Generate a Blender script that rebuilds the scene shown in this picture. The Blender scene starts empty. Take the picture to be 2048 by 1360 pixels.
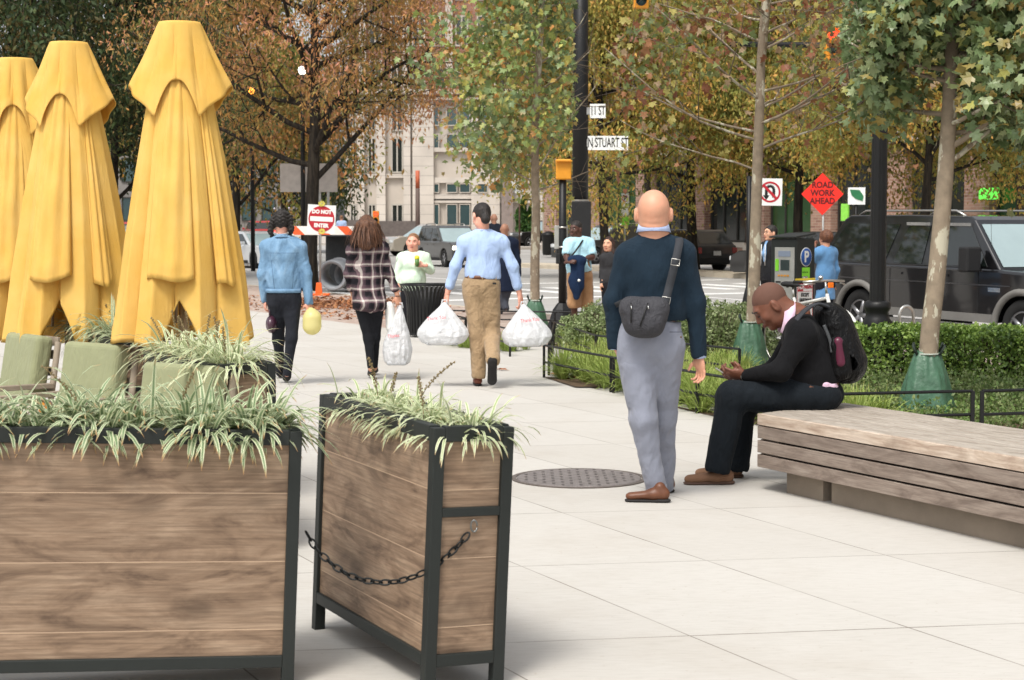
import bpy, bmesh, math, random
import numpy as np
from mathutils import Vector, Matrix, Euler

SC = bpy.context.scene
COL = SC.collection
F = 3500.0
HOR = 450.0
H = 1.58
PITCH = math.atan((680 - HOR) / F)

# ---- camera ----
cam_d = bpy.data.cameras.new("camera")
cam_o = bpy.data.objects.new("camera", cam_d)
COL.objects.link(cam_o)
cam_o.location = (0, 0, H)
cam_o.rotation_euler = (math.pi / 2 - PITCH, 0, 0)
cam_d.sensor_width = 36
cam_d.lens = F / 2048 * 36
cam_d.clip_start = 0.1
cam_d.clip_end = 3000
cam_d.dof.use_dof = True
cam_d.dof.focus_distance = 10.8
cam_d.dof.aperture_fstop = 8.5
SC.camera = cam_o

# ---- sky, sun, exposure ----
SUN_EL, SUN_AZ = math.radians(58), math.radians(205)
w = bpy.data.worlds.new("World"); SC.world = w
w.use_nodes = True
nt = w.node_tree
bg = nt.nodes["Background"]
sky = nt.nodes.new("ShaderNodeTexSky")
sky.sky_type = 'NISHITA'; sky.sun_disc = False
sky.sun_elevation = SUN_EL; sky.sun_rotation = SUN_AZ
sky.dust_density = 4.0; sky.air_density = 1.0
hs = nt.nodes.new("ShaderNodeHueSaturation"); hs.inputs['Saturation'].default_value = 0.22
nt.links.new(sky.outputs[0], hs.inputs['Color'])
nt.links.new(hs.outputs[0], bg.inputs['Color'])
bg.inputs['Strength'].default_value = 0.145
sd = bpy.data.lights.new("sun", 'SUN'); sd.energy = 1.5; sd.angle = math.radians(15); sd.color = (1, .95, .87)
so = bpy.data.objects.new("sun", sd); COL.objects.link(so)
sdir = Vector((math.sin(SUN_AZ) * math.cos(SUN_EL), math.cos(SUN_AZ) * math.cos(SUN_EL), math.sin(SUN_EL)))
so.rotation_euler = sdir.to_track_quat('Z', 'Y').to_euler()
so.location = (0, 0, 40)
SC.view_settings.view_transform = 'Standard'
SC.view_settings.look = 'None'
SC.view_settings.gamma = 1
SC.view_settings.exposure = 0.62
SC.render.film_transparent = False
SC.cycles.max_bounces = 6
SC.cycles.diffuse_bounces = 3
SC.cycles.glossy_bounces = 3
SC.cycles.transmission_bounces = 4
SC.cycles.transparent_max_bounces = 8
SC.cycles.caustics_reflective = False
SC.cycles.caustics_refractive = False

# ---- pixel helpers (photo pixels at 2048 x 1360 -> world) ----
_cp, _sp = math.cos(PITCH), math.sin(PITCH)
def ray(x, y):
    a, b = (x - 1024) / F, (680 - y) / F
    return Vector((a, _cp + b * _sp, -_sp + b * _cp))
def P(x, y, D):
    r = ray(x, y)
    return Vector((0, 0, H)) + r * (D / r.y)
_GY = [-40, 17, 25, 36, 60, 100, 150, 400, 2000]
_GZ = [0, 0, -.1, -.1, 0, .1, .5, 2.4, 2.4]
def gz(Y): return float(np.interp(Y, _GY, _GZ))
def G(x, y):
    r = ray(x, y); lo, hi = 1.0, 900.0
    for _ in range(50):
        m = (lo + hi) / 2
        if H + r.z * m / r.y > gz(m): lo = m
        else: hi = m
    return Vector((r.x * lo / r.y, lo, gz(lo)))
def GX(x, D):                       # ground point under photo column x at depth D
    p = P(x, 600, D); return Vector((p.x, D, gz(D)))
U = Vector((.47, -.883, 0)).normalized()      # street direction (towards the viewer, to the right)
V = Vector((.883, .47, 0)).normalized()
UROT = math.atan2(U.y, U.x)
def ST(s, t, z=0): return U * s + V * t + Vector((0, 0, z))
def st_of(p): return p.dot(U), p.dot(V)

# ---- colour ----
def lin(c): return c / 12.92 if c <= .04045 else ((c + .055) / 1.055) ** 2.4
def C(r, g, b, k=1.0): return (lin(r / 255) * k, lin(g / 255) * k, lin(b / 255) * k, 1)

# ---- materials ----
_M = {}
class NB:
    def __init__(s, name):
        s.m = bpy.data.materials.new(name); s.m.use_nodes = True
        s.t = s.m.node_tree; s.b = s.t.nodes["Principled BSDF"]
        s.out = s.t.nodes["Material Output"]
    def n(s, typ, **kw):
        x = s.t.nodes.new(typ)
        for k, v in kw.items(): setattr(x, k, v)
        return x
    def l(s, a, b): s.t.links.new(a, b)
    def co(s, kind='Object', scale=(1, 1, 1), rot=(0, 0, 0), loc=(0, 0, 0)):
        tc = s.n("ShaderNodeTexCoord"); mp = s.n("ShaderNodeMapping")
        mp.inputs['Scale'].default_value = scale; mp.inputs['Rotation'].default_value = rot; mp.inputs['Location'].default_value = loc
        s.l(tc.outputs[kind], mp.inputs[0]); return mp.outputs[0]
    def noise(s, co, scale=5, detail=4, rough=.55, dist=0):
        x = s.n("ShaderNodeTexNoise"); x.inputs['Scale'].default_value = scale; x.inputs['Detail'].default_value = detail
        x.inputs['Roughness'].default_value = rough; x.inputs['Distortion'].default_value = dist
        s.l(co, x.inputs['Vector']); return x.outputs[0]
    def ramp(s, fac, stops, interp='LINEAR'):
        r = s.n("ShaderNodeValToRGB"); r.color_ramp.interpolation = interp
        e = r.color_ramp.elements
        while len(e) > 1: e.remove(e[-1])
        e[0].position, e[0].color = stops[0][0], stops[0][1] if not isinstance(stops[0][1], float) else (stops[0][1],) * 3 + (1,)
        for p, c in stops[1:]:
            q = e.new(p); q.color = c if not isinstance(c, float) else (c, c, c, 1)
        s.l(fac, r.inputs[0]); return r.outputs[0]
    def mix(s, f, a, b, mode='MIX'):
        x = s.n("ShaderNodeMix", data_type='RGBA', blend_type=mode)
        for v, i in ((f, 0), (a, 6), (b, 7)):
            if hasattr(v, 'is_output'): s.l(v, x.inputs[i])
            else: x.inputs[i].default_value = v
        return x.outputs[2]
    def math(s, op, a, b=None, c=None):
        x = s.n("ShaderNodeMath", operation=op)
        for i, v in enumerate((a, b, c)):
            if v is None: continue
            if hasattr(v, 'is_output'): s.l(v, x.inputs[i])
            else: x.inputs[i].default_value = v
        return x.outputs[0]
    def sep(s, co):
        x = s.n("ShaderNodeSeparateXYZ"); s.l(co, x.inputs[0]); return x.outputs
    def bump(s, h, strength=.3, dist=.01):
        x = s.n("ShaderNodeBump"); x.inputs['Strength'].default_value = strength; x.inputs['Distance'].default_value = dist
        s.l(h, x.inputs['Height']); s.l(x.outputs[0], s.b.inputs['Normal'])
    def base(s, c):
        if hasattr(c, 'is_output'): s.l(c, s.b.inputs['Base Color'])
        else: s.b.inputs['Base Color'].default_value = c
    def set(s, rough=.6, metal=0, spec=.5):
        s.b.inputs['Roughness'].default_value = rough; s.b.inputs['Metallic'].default_value = metal
        s.b.inputs['Specular IOR Level'].default_value = spec

def mul(c, k): return (min(c[0] * k, 1), min(c[1] * k, 1), min(c[2] * k, 1), 1)
def mat(name, c, rough=.6, metal=0, var=.12, scale=6, bump=.15, bscale=60, bdist=.004, spec=.4, emit=None, es=1, alpha=None, sheen=0, coat=0):
    if name in _M: return _M[name]
    n = NB(name); co = n.co()
    f = n.noise(co, scale, 5)
    n.base(n.ramp(f, [(.3, mul(c, 1 - var)), (.7, mul(c, 1 + var))]))
    if bump: n.bump(n.noise(co, bscale, 3), bump, bdist)
    n.set(rough, metal, spec)
    if emit: n.b.inputs['Emission Color'].default_value = emit; n.b.inputs['Emission Strength'].default_value = es
    if sheen: n.b.inputs['Sheen Weight'].default_value = sheen
    if coat: n.b.inputs['Coat Weight'].default_value = coat; n.b.inputs['Coat Roughness'].default_value = .06
    if alpha is not None: n.b.inputs['Alpha'].default_value = alpha
    _M[name] = n.m
    return n.m
def cloth(name, c, var=.12, fold=.5, fscale=(9, 9, 5), weave=350, wv=.25, rough=.9):
    if name in _M: return _M[name]
    n = NB(name); co = n.co()
    a = n.math('ADD', n.math('ABSOLUTE', n.math('SUBTRACT', n.noise(n.co(scale=fscale), 1.0, 3, .5, 1.0), .5)), n.math('MULTIPLY', n.math('ABSOLUTE', n.math('SUBTRACT', n.noise(n.co(scale=(fscale[0] * 2.4, fscale[1] * 2.4, fscale[2] * 1.1), rot=(.3, .5, 0)), 1.0, 2, .5, .6), .5)), .6))
    b = n.noise(co, weave, 1)
    n.base(n.ramp(n.noise(co, 14, 4), [(.3, mul(c, 1 - var)), (.7, mul(c, 1 + var))]))
    n.bump(n.math('ADD', n.math('MULTIPLY', a, fold * 3), n.math('MULTIPLY', b, wv * .05)), .6, .022)
    n.set(rough, 0, .15); n.b.inputs['Sheen Weight'].default_value = .15 if max(c[:3]) > .12 else .02
    _M[name] = n.m
    return n.m

# ---- objects ----
def tag(o, label=None, cat=None, group=None, kind=None):
    if label: o['label'] = label
    if cat: o['category'] = cat
    if group: o['group'] = group
    if kind: o['kind'] = kind
    return o
def thing(name, label, cat, loc=(0, 0, 0), rotz=0, group=None, rot=None):
    o = bpy.data.objects.new(name, None); COL.objects.link(o)
    o.empty_display_size = .1
    o.location = loc; o.rotation_euler = rot if rot else (0, 0, rotz)
    return tag(o, label, cat, group)
def link_mesh(name, me, mats, parent=None, loc=None, rot=None, bevel=0, segs=2, smooth=None):
    if not isinstance(mats, (list, tuple)): mats = [mats]
    for m in mats: me.materials.append(m)
    o = bpy.data.objects.new(name, me); COL.objects.link(o)
    if parent: o.parent = parent
    if loc is not None: o.location = loc
    if rot is not None: o.rotation_euler = rot
    if bevel:
        b = o.modifiers.new("bevel", 'BEVEL'); b.width = bevel; b.segments = segs; b.limit_method = 'ANGLE'; b.angle_limit = math.radians(35)
        b.harden_normals = False
    return o
def raw_mesh(name, verts, faces, mats, parent=None, smooth=False, mi=None, **kw):
    me = bpy.data.meshes.new(name)
    me.from_pydata([tuple(v) for v in verts], [], faces)
    if smooth: me.polygons.foreach_set('use_smooth', [True] * len(me.polygons))
    if mi is not None: me.polygons.foreach_set('material_index', mi)
    me.update()
    return link_mesh(name, me, mats, parent, **kw)

def frame_of(d):
    d = Vector(d).normalized()
    a = Vector((0, 0, 1)) if abs(d.z) < .95 else Vector((1, 0, 0))
    x = a.cross(d).normalized(); return x, d.cross(x), d
class MB:
    def __init__(s): s.v = []; s.f = []; s.m = []; s.cur = 0; s.sm = []
    def add(s, vs, fs, smooth=False):
        o = len(s.v); s.v += [Vector(v) for v in vs]
        for f in fs: s.f.append([i + o for i in f]); s.m.append(s.cur); s.sm.append(smooth)
        return s
    def box(s, c, size, rot=None, taper=1.0):
        x, y, z = [k / 2 for k in size]; c = Vector(c)
        pts = [Vector((sx * x * (taper if sz > 0 else 1), sy * y * (taper if sz > 0 else 1), sz * z)) for sz in (-1, 1) for sy in (-1, 1) for sx in (-1, 1)]
        if rot is not None:
            R = rot if isinstance(rot, Matrix) else Euler(rot).to_matrix()
            pts = [R @ p for p in pts]
        return s.add([p + c for p in pts], [(0, 2, 3, 1), (4, 5, 7, 6), (0, 1, 5, 4), (2, 6, 7, 3), (0, 4, 6, 2), (1, 3, 7, 5)])
    def tube(s, pts, r, seg=8, cap=True, smooth=True, closed=False):
        pts = [Vector(p) for p in pts]; n = len(pts)
        rs = r if isinstance(r, (list, tuple)) else [r] * n
        vs = []; fs = []; px = None
        for i, p in enumerate(pts):
            if closed: d = pts[(i + 1) % n] - pts[i - 1]
            else: d = pts[min(i + 1, n - 1)] - pts[max(i - 1, 0)]
            if d.length < 1e-9: d = Vector((0, 0, 1))
            d.normalize()
            if px is None: x, y, _ = frame_of(d)
            else:
                x = (px - d * px.dot(d))
                x = x.normalized() if x.length > 1e-6 else frame_of(d)[0]
                y = d.cross(x)
            px = x
            for k in range(seg):
                a = 2 * math.pi * k / seg
                vs.append(p + x * (math.cos(a) * rs[i]) + y * (math.sin(a) * rs[i]))
        m = n if closed else n - 1
        for i in range(m):
            j = (i + 1) % n
            for k in range(seg):
                k2 = (k + 1) % seg
                fs.append((i * seg + k, i * seg + k2, j * seg + k2, j * seg + k))
        if cap and not closed:
            fs.append(tuple(range(seg))[::-1]); fs.append(tuple((n - 1) * seg + k for k in range(seg)))
        return s.add(vs, fs, smooth)
    def lathe(s, prof, c=(0, 0, 0), seg=24, axis=None, smooth=True, sx=1, sy=1, cap=True):
        c = Vector(c); vs = []; fs = []
        if axis is None: X, Y, Z = Vector((1, 0, 0)), Vector((0, 1, 0)), Vector((0, 0, 1))
        else: X, Y, Z = frame_of(axis)
        for r, z in prof:
            for k in range(seg):
                a = 2 * math.pi * k / seg
                vs.append(c + X * (r * math.cos(a) * sx) + Y * (r * math.sin(a) * sy) + Z * z)
        for i in range(len(prof) - 1):
            for k in range(seg):
                k2 = (k + 1) % seg
                fs.append((i * seg + k, i * seg + k2, (i + 1) * seg + k2, (i + 1) * seg + k))
        if cap:
            if prof[0][0] > 1e-4: fs.append(tuple(range(seg))[::-1])
            if prof[-1][0] > 1e-4: fs.append(tuple((len(prof) - 1) * seg + k for k in range(seg)))
        return s.add(vs, fs, smooth)
    def prism(s, poly, vec, smooth=False):
        vec = Vector(vec); n = len(poly); p = [Vector(q) for q in poly]
        return s.add(p + [q + vec for q in p], [tuple(range(n))[::-1], tuple(range(n, 2 * n))] + [(i, (i + 1) % n, n + (i + 1) % n, n + i) for i in range(n)], smooth)
    def quad(s, *p): return s.add(p, [tuple(range(len(p)))])
    def build(s, name, mats, parent=None, **kw):
        me = bpy.data.meshes.new(name)
        me.from_pydata([tuple(v) for v in s.v], [], s.f)
        me.polygons.foreach_set('material_index', s.m)
        me.polygons.foreach_set('use_smooth', s.sm)
        bm = bmesh.new(); bm.from_mesh(me); bmesh.ops.recalc_face_normals(bm, faces=bm.faces); bm.to_mesh(me); bm.free()
        me.update()
        return link_mesh(name, me, mats, parent, **kw)
def copy_tree(o, parent=None):
    c = o.copy(); COL.objects.link(c); c.parent = parent
    for ch in [x for x in SC.objects if x.parent == o]: copy_tree(ch, c)
    return c
def np_mesh(name, V_, Fq, mats, parent=None, smooth=False, k=4, loc=None):
    """fast mesh: V_ (n,3), Fq (m,k)"""
    me = bpy.data.meshes.new(name)
    me.vertices.add(len(V_)); me.vertices.foreach_set('co', np.asarray(V_, np.float32).ravel())
    m = len(Fq)
    me.loops.add(m * k); me.loops.foreach_set('vertex_index', np.asarray(Fq, np.int32).ravel())
    me.polygons.add(m); me.polygons.foreach_set('loop_start', np.arange(0, m * k, k, dtype=np.int32))
    me.polygons.foreach_set('use_smooth', np.full(m, smooth))
    me.update(calc_edges=True)
    return link_mesh(name, me, mats, parent, loc=loc)

def text_mesh(txt, size, name, material, parent, loc, rot, depth=.001, align='CENTER', bold=0.0, sx=1.0):
    cu = bpy.data.curves.new(name, 'FONT'); cu.body = txt; cu.size = size; cu.extrude = depth
    cu.align_x = align; cu.align_y = 'CENTER'; cu.resolution_u = 3; cu.offset = bold
    o = bpy.data.objects.new("tmp", cu); COL.objects.link(o)
    dg = bpy.context.evaluated_depsgraph_get(); dg.update()
    me = bpy.data.meshes.new_from_object(o.evaluated_get(dg))
    bpy.data.objects.remove(o)
    if sx != 1.0:
        for v in me.vertices: v.co.x *= sx
    me.materials.clear()
    return link_mesh(name, me, material, parent, loc=loc, rot=rot)
# ---- implicit surfaces: smooth unions of tapered capsules and ellipsoids, meshed by surface nets ----
_rs = np.random.RandomState(7)
_LAT = _rs.rand(24, 24, 24).astype(np.float32)
def vnoise(p, s):
    q = p * s + 100.0
    i = np.floor(q).astype(int); f = (q - i).astype(np.float32); f = f * f * (3 - 2 * f)
    def L(a, b, c): return _LAT[(i[..., 0] + a) % 24, (i[..., 1] + b) % 24, (i[..., 2] + c) % 24]
    x, y, z = f[..., 0], f[..., 1], f[..., 2]
    a = L(0, 0, 0) * (1 - x) + L(1, 0, 0) * x; b = L(0, 1, 0) * (1 - x) + L(1, 1, 0) * x
    c = L(0, 0, 1) * (1 - x) + L(1, 0, 1) * x; d = L(0, 1, 1) * (1 - x) + L(1, 1, 1) * x
    return ((a * (1 - y) + b * y) * (1 - z) + (c * (1 - y) + d * y) * z) - .5
V3 = lambda *a: np.array(a if len(a) == 3 else tuple(a[0]), dtype=np.float64)
class Fd:
    def __init__(s, res): s.res = res; s.ops = []; s.post = []
    def cap(s, a, b, ra, rb, k=.03, flat=None, sub=False, q=1.0):
        s.ops.append(('c', V3(a), V3(b), ra, rb, k, None if flat is None else V3(flat), q, sub)); return s
    def ell(s, c, r, R=None, k=.03, sub=False):
        s.ops.append(('e', V3(c), V3(r), np.eye(3) if R is None else np.array(R), k, sub)); return s
    def cut(s, p, n, k=.0):        # keep the side the normal points away from
        n = V3(n); n = n / np.linalg.norm(n); s.ops.append(('p', V3(p), n, k)); return s
    def chain(s, pts, rs, k=.03, **kw):
        for i in range(len(pts) - 1): s.cap(pts[i], pts[i + 1], rs[i], rs[i + 1], k, **kw)
        return s
    def disp(s, fn): s.post.append(fn); return s
    def mesh(s):
        lo = np.full(3, 1e9); hi = -lo
        for o in s.ops:
            if o[0] == 'c' and not o[8]:
                r = max(o[3], o[4]); lo = np.minimum(lo, np.minimum(o[1], o[2]) - r); hi = np.maximum(hi, np.maximum(o[1], o[2]) + r)
            if o[0] == 'e' and not o[5]:
                r = max(o[2]); lo = np.minimum(lo, o[1] - r); hi = np.maximum(hi, o[1] + r)
        pad = 4 * s.res; lo -= pad; hi += pad
        n = np.ceil((hi - lo) / s.res).astype(int) + 1
        ax = [lo[i] + np.arange(n[i]) * s.res for i in range(3)]
        Fv = np.full(n, 10 * s.res + .05, np.float32)
        def box(l, h):
            a = np.clip(np.floor((l - lo) / s.res).astype(int), 0, n); b = np.clip(np.ceil((h - lo) / s.res).astype(int) + 1, 0, n)
            return tuple(slice(a[i], b[i]) for i in range(3))
        def pts(sl):
            g = np.meshgrid(ax[0][sl[0]], ax[1][sl[1]], ax[2][sl[2]], indexing='ij')
            return np.stack(g, -1)
        for o in s.ops:
            if o[0] == 'c':
                _, a, b, ra, rb, k, flat, q, sub = o
                m = max(ra, rb) + k + pad
                sl = box(np.minimum(a, b) - m, np.maximum(a, b) + m)
                p = pts(sl)
                if p.size == 0: continue
                ab = b - a; L = max(ab @ ab, 1e-12)
                t = np.clip(((p - a) @ ab) / L, 0, 1)
                w = p - (a + t[..., None] * ab)
                if flat is not None:
                    nn = flat / np.linalg.norm(flat); c = w @ nn
                    w = w + (c * (1 / q - 1))[..., None] * nn
                d = np.sqrt((w * w).sum(-1)) - (ra + (rb - ra) * t)
                if flat is not None and q < 1: d = d * (q ** .5)
            elif o[0] == 'e':
                _, c, r, R, k, sub = o
                m = max(r) + k + pad
                sl = box(c - m, c + m); p = pts(sl)
                if p.size == 0: continue
                w = (p - c) @ R
                k0 = np.sqrt(((w / r) ** 2).sum(-1)); k1 = np.sqrt(((w / (r * r)) ** 2).sum(-1)) + 1e-9
                d = k0 * (k0 - 1) / k1
            else:
                _, p0, nn, k = o
                sl = tuple(slice(0, n[i]) for i in range(3)); p = pts(sl)
                d = (p - p0) @ nn
                A = Fv[sl]
                Fv[sl] = np.maximum(A, d); continue
            A = Fv[sl]; d = d.astype(np.float32)
            if sub:
                B = -d; h = np.maximum(k - np.abs(A - B), 0) / max(k, 1e-6); Fv[sl] = np.maximum(A, B) + h * h * k / 4
            else:
                h = np.maximum(k - np.abs(A - d), 0) / max(k, 1e-6); Fv[sl] = np.minimum(A, d) - h * h * k / 4
        if s.post:
            near = np.abs(Fv) < 8 * s.res + .03
            idx = np.nonzero(near)
            p = np.stack([ax[i][idx[i]] for i in range(3)], -1)
            dd = np.zeros(len(p), np.float32)
            for fn in s.post: dd = dd + fn(p)
            Fv[idx] += dd
        return surface_nets(Fv, lo, s.res)
def surface_nets(Fv, lo, res):
    n = np.array(Fv.shape); ins = Fv < 0
    c = np.zeros(n - 1, np.int8)
    for dx in (0, 1):
        for dy in (0, 1):
            for dz in (0, 1):
                c += ins[dx:n[0] - 1 + dx, dy:n[1] - 1 + dy, dz:n[2] - 1 + dz]
    cells = np.nonzero((c > 0) & (c < 8))
    ids = -np.ones(n - 1, np.int64); m = len(cells[0]); ids[cells] = np.arange(m)
    acc = np.zeros((m, 3)); cnt = np.zeros(m)
    ci = np.stack(cells, -1)
    corners = [(dx, dy, dz) for dx in (0, 1) for dy in (0, 1) for dz in (0, 1)]
    for a in corners:
        for axis in range(3):
            if a[axis]: continue
            b = list(a); b[axis] = 1
            va = Fv[ci[:, 0] + a[0], ci[:, 1] + a[1], ci[:, 2] + a[2]]
            vb = Fv[ci[:, 0] + b[0], ci[:, 1] + b[1], ci[:, 2] + b[2]]
            x = (va < 0) != (vb < 0)
            t = np.where(x, va / np.where(va == vb, 1, va - vb), 0)
            q = np.array(a, float)[None, :].repeat(m, 0); q[:, axis] += t
            acc[x] += q[x]; cnt[x] += 1
    vs = (ci + acc / np.maximum(cnt, 1)[:, None]) * res + lo
    faces = []
    for axis in range(3):
        u, v = [(1, 2), (2, 0), (0, 1)][axis]
        sl0 = [slice(None)] * 3; sl1 = [slice(None)] * 3
        sl0[axis] = slice(0, n[axis] - 1); sl1[axis] = slice(1, n[axis])
        A = ins[tuple(sl0)]; B = ins[tuple(sl1)]
        for flip in (False, True):
            e = np.nonzero((~A & B) if flip else (A & ~B))
            E = np.stack(e, -1)
            ok = (E[:, u] > 0) & (E[:, v] > 0) & (E[:, u] < n[u] - 1) & (E[:, v] < n[v] - 1)
            E = E[ok]
            if not len(E): continue
            def cid(du, dv):
                q = E.copy(); q[:, u] -= du; q[:, v] -= dv; return ids[q[:, 0], q[:, 1], q[:, 2]]
            f = np.stack([cid(1, 1), cid(0, 1), cid(0, 0), cid(1, 0)], -1)
            if flip: f = f[:, ::-1]
            faces.append(f)
    fs = np.concatenate(faces) if faces else np.zeros((0, 4), int)
    fs = fs[(fs >= 0).all(1)]
    # light smoothing
    for _ in range(1):
        s = np.zeros_like(vs); w = np.zeros(len(vs))
        for i in range(4):
            a, b = fs[:, i], fs[:, (i + 1) % 4]
            for k in range(3):
                s[:, k] += np.bincount(a, vs[b, k], len(vs)) + np.bincount(b, vs[a, k], len(vs))
            w += np.bincount(a, minlength=len(vs)) + np.bincount(b, minlength=len(vs))
        vs = vs * .5 + .5 * s / np.maximum(w, 1)[:, None]
    return vs, fs
def sdf_obj(name, fields, mats, parent=None, origin=None):
    """join the meshes of one or more fields into one object; origin: world position of the parent (its children hold local coordinates)"""
    Vs, Fs, o = [], [], 0
    for fld in (fields if isinstance(fields, (list, tuple)) else [fields]):
        v, f = fld.mesh(); Vs.append(v); Fs.append(f + o); o += len(v)
    v = np.concatenate(Vs); f = np.concatenate(Fs)
    if origin is not None: v = v - np.array(tuple(origin))
    return np_mesh(name, v, f, mats, parent, smooth=True)
def folds(amp, freq=22, axis=(0, 0, 1), stretch=.35, seed=0):
    ax = V3(axis); ax = ax / np.linalg.norm(ax)
    def fn(p):
        q = p - np.outer(p @ ax, ax) * (1 - stretch) + seed * 3.7
        a = vnoise(q + .03 * np.stack([vnoise(p, 9), vnoise(p + 5, 9), vnoise(p + 9, 9)], -1), freq)
        return (np.abs(a) * 2 - .25).astype(np.float32) * amp
    return fn
# ================= SETTING =================
def sheet(name, s0, s1, t0, t1, dz, m, step=2.0, thick=0):
    ns = max(1, int(math.ceil((s1 - s0) / step))); ntt = max(1, int(math.ceil((t1 - t0) / step)))
    vs = []; fs = []
    for i in range(ns + 1):
        for j in range(ntt + 1):
            p = ST(s0 + (s1 - s0) * i / ns, t0 + (t1 - t0) * j / ntt); p.z = gz(p.y) + dz; vs.append(p)
    for i in range(ns):
        for j in range(ntt):
            a = i * (ntt + 1) + j; fs.append((a, a + 1, a + ntt + 2, a + ntt + 1)[::-1])
    if thick:
        o = len(vs); ring = [i * (ntt + 1) for i in range(ns + 1)] + [ns * (ntt + 1) + j for j in range(1, ntt + 1)] + [i * (ntt + 1) + ntt for i in range(ns - 1, -1, -1)] + [j for j in range(ntt - 1, 0, -1)]
        for r in ring: vs.append(vs[r] - Vector((0, 0, thick)))
        for k in range(len(ring)): fs.append((ring[k], ring[(k + 1) % len(ring)], o + (k + 1) % len(ring), o + k))
    return tag(raw_mesh(name, vs, fs, m), kind='structure')

def concrete_mat():
    n = NB("plaza concrete"); co = n.co()
    def line(nx, ny, off, sp, wd):
        d = n.n("ShaderNodeVectorMath", operation='DOT_PRODUCT'); n.l(co, d.inputs[0]); d.inputs[1].default_value = (nx, ny, 0)
        x = n.math('DIVIDE', n.math('SUBTRACT', d.outputs['Value'], off), sp)
        x = n.math('ABSOLUTE', n.math('SUBTRACT', n.math('FRACT', n.math('ADD', x, .5)), .5))
        return n.math('LESS_THAN', x, wd / sp / 2)
    def cell(nx, ny, off, sp):
        d = n.n("ShaderNodeVectorMath", operation='DOT_PRODUCT'); n.l(co, d.inputs[0]); d.inputs[1].default_value = (nx, ny, 0)
        return n.math('FLOOR', n.math('DIVIDE', n.math('SUBTRACT', d.outputs['Value'], off), sp))
    cid = n.n("ShaderNodeCombineXYZ"); n.l(cell(-.156, .988, 7.93, 1.46), cid.inputs[0]); n.l(cell(.906, .422, 4.28, .85), cid.inputs[1])
    wn = n.n("ShaderNodeTexWhiteNoise"); n.l(cid.outputs[0], wn.inputs[0])
    l = n.math('MAXIMUM', line(-.156, .988, 7.93, 1.46, .010), line(.906, .422, 4.28, .85 * 3, .008))
    l2 = line(.906, .422, 4.28, .85, .007)
    l = n.math('MAXIMUM', l, l2)
    l = n.math('MULTIPLY', l, n.ramp(n.noise(co, 1.3, 2), [(.35, .35), (.6, 1.0)]))
    big = n.ramp(n.noise(co, .55, 5), [(.25, C(204, 200, 192, .74)), (.5, C(214, 210, 203, .75)), (.75, C(222, 219, 213, .75))])
    fine = n.noise(n.co(scale=(3, 20, 1), rot=(0, 0, .16)), 3, 6, .7)
    c = n.mix(.5, big, n.ramp(fine, [(.25, C(186, 181, 172, .76)), (.5, C(216, 212, 204, .76)), (.8, C(228, 225, 219, .76))]))
    c = n.mix(n.math('MULTIPLY', wn.outputs[0], .22), c, C(176, 168, 156, .8))
    st = n.ramp(n.noise(co, .9, 5, .7), [(.50, 0.0), (.70, .22)]); c = n.mix(st, c, C(168, 156, 140, .85))
    spk = n.ramp(n.noise(co, 28, 2, .8), [(.66, 0.0), (.74, .4)])
    c = n.mix(spk, c, C(150, 135, 115))
    c = n.mix(n.math('MULTIPLY', l, .85), c, C(104, 95, 84))
    n.base(c); n.bump(n.math('SUBTRACT', n.noise(co, 90, 4), n.math('MULTIPLY', l, 2)), .18, .004)
    n.set(.8, 0, .3); return n.m
def brick_pave():
    n = NB("brick paving"); co = n.co(rot=(0, 0, -UROT))
    b = n.n("ShaderNodeTexBrick"); n.l(co, b.inputs['Vector'])
    b.inputs['Scale'].default_value = 1; b.inputs['Brick Width'].default_value = .2; b.inputs['Row Height'].default_value = .1
    b.inputs['Mortar Size'].default_value = .006; b.inputs['Color1'].default_value = C(196, 176, 164, .8); b.inputs['Color2'].default_value = C(178, 152, 138, .8)
    b.inputs['Mortar'].default_value = C(150, 138, 126, .8)
    n.base(n.mix(n.ramp(n.noise(co, .8, 4), [(.4, 0.0), (.7, .5)]), b.outputs[0], C(205, 192, 178, .8))); n.set(.85); return n.m
def asphalt():
    n = NB("asphalt"); co = n.co()
    a = n.ramp(n.noise(co, .25, 5), [(.3, C(140, 138, 135)), (.7, C(165, 163, 160))])
    s = n.ramp(n.noise(n.co(rot=(0, 0, -UROT), scale=(.05, 1.2, 1)), 1, 4), [(.35, .0), (.6, .5)])
    n.base(n.mix(s, a, C(180, 178, 174))); n.bump(n.noise(co, 120, 2), .2, .003); n.set(.75); return n.m
M_CONC = concrete_mat(); M_BRK = brick_pave(); M_ASPH = asphalt()
M_KERB = mat("kerb stone", C(200, 188, 168, .9), .8, scale=2, var=.15)
M_WALK = mat("far sidewalk", C(190, 182, 172, .85), .85, scale=.6, var=.1)
M_PAINT = mat("road paint", C(238, 238, 235, .95), .6, scale=3, var=.06)
M_DIRT = mat("soil", C(92, 74, 56), .95, scale=6, var=.3, bump=.6, bscale=30, bdist=.02)

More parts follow.
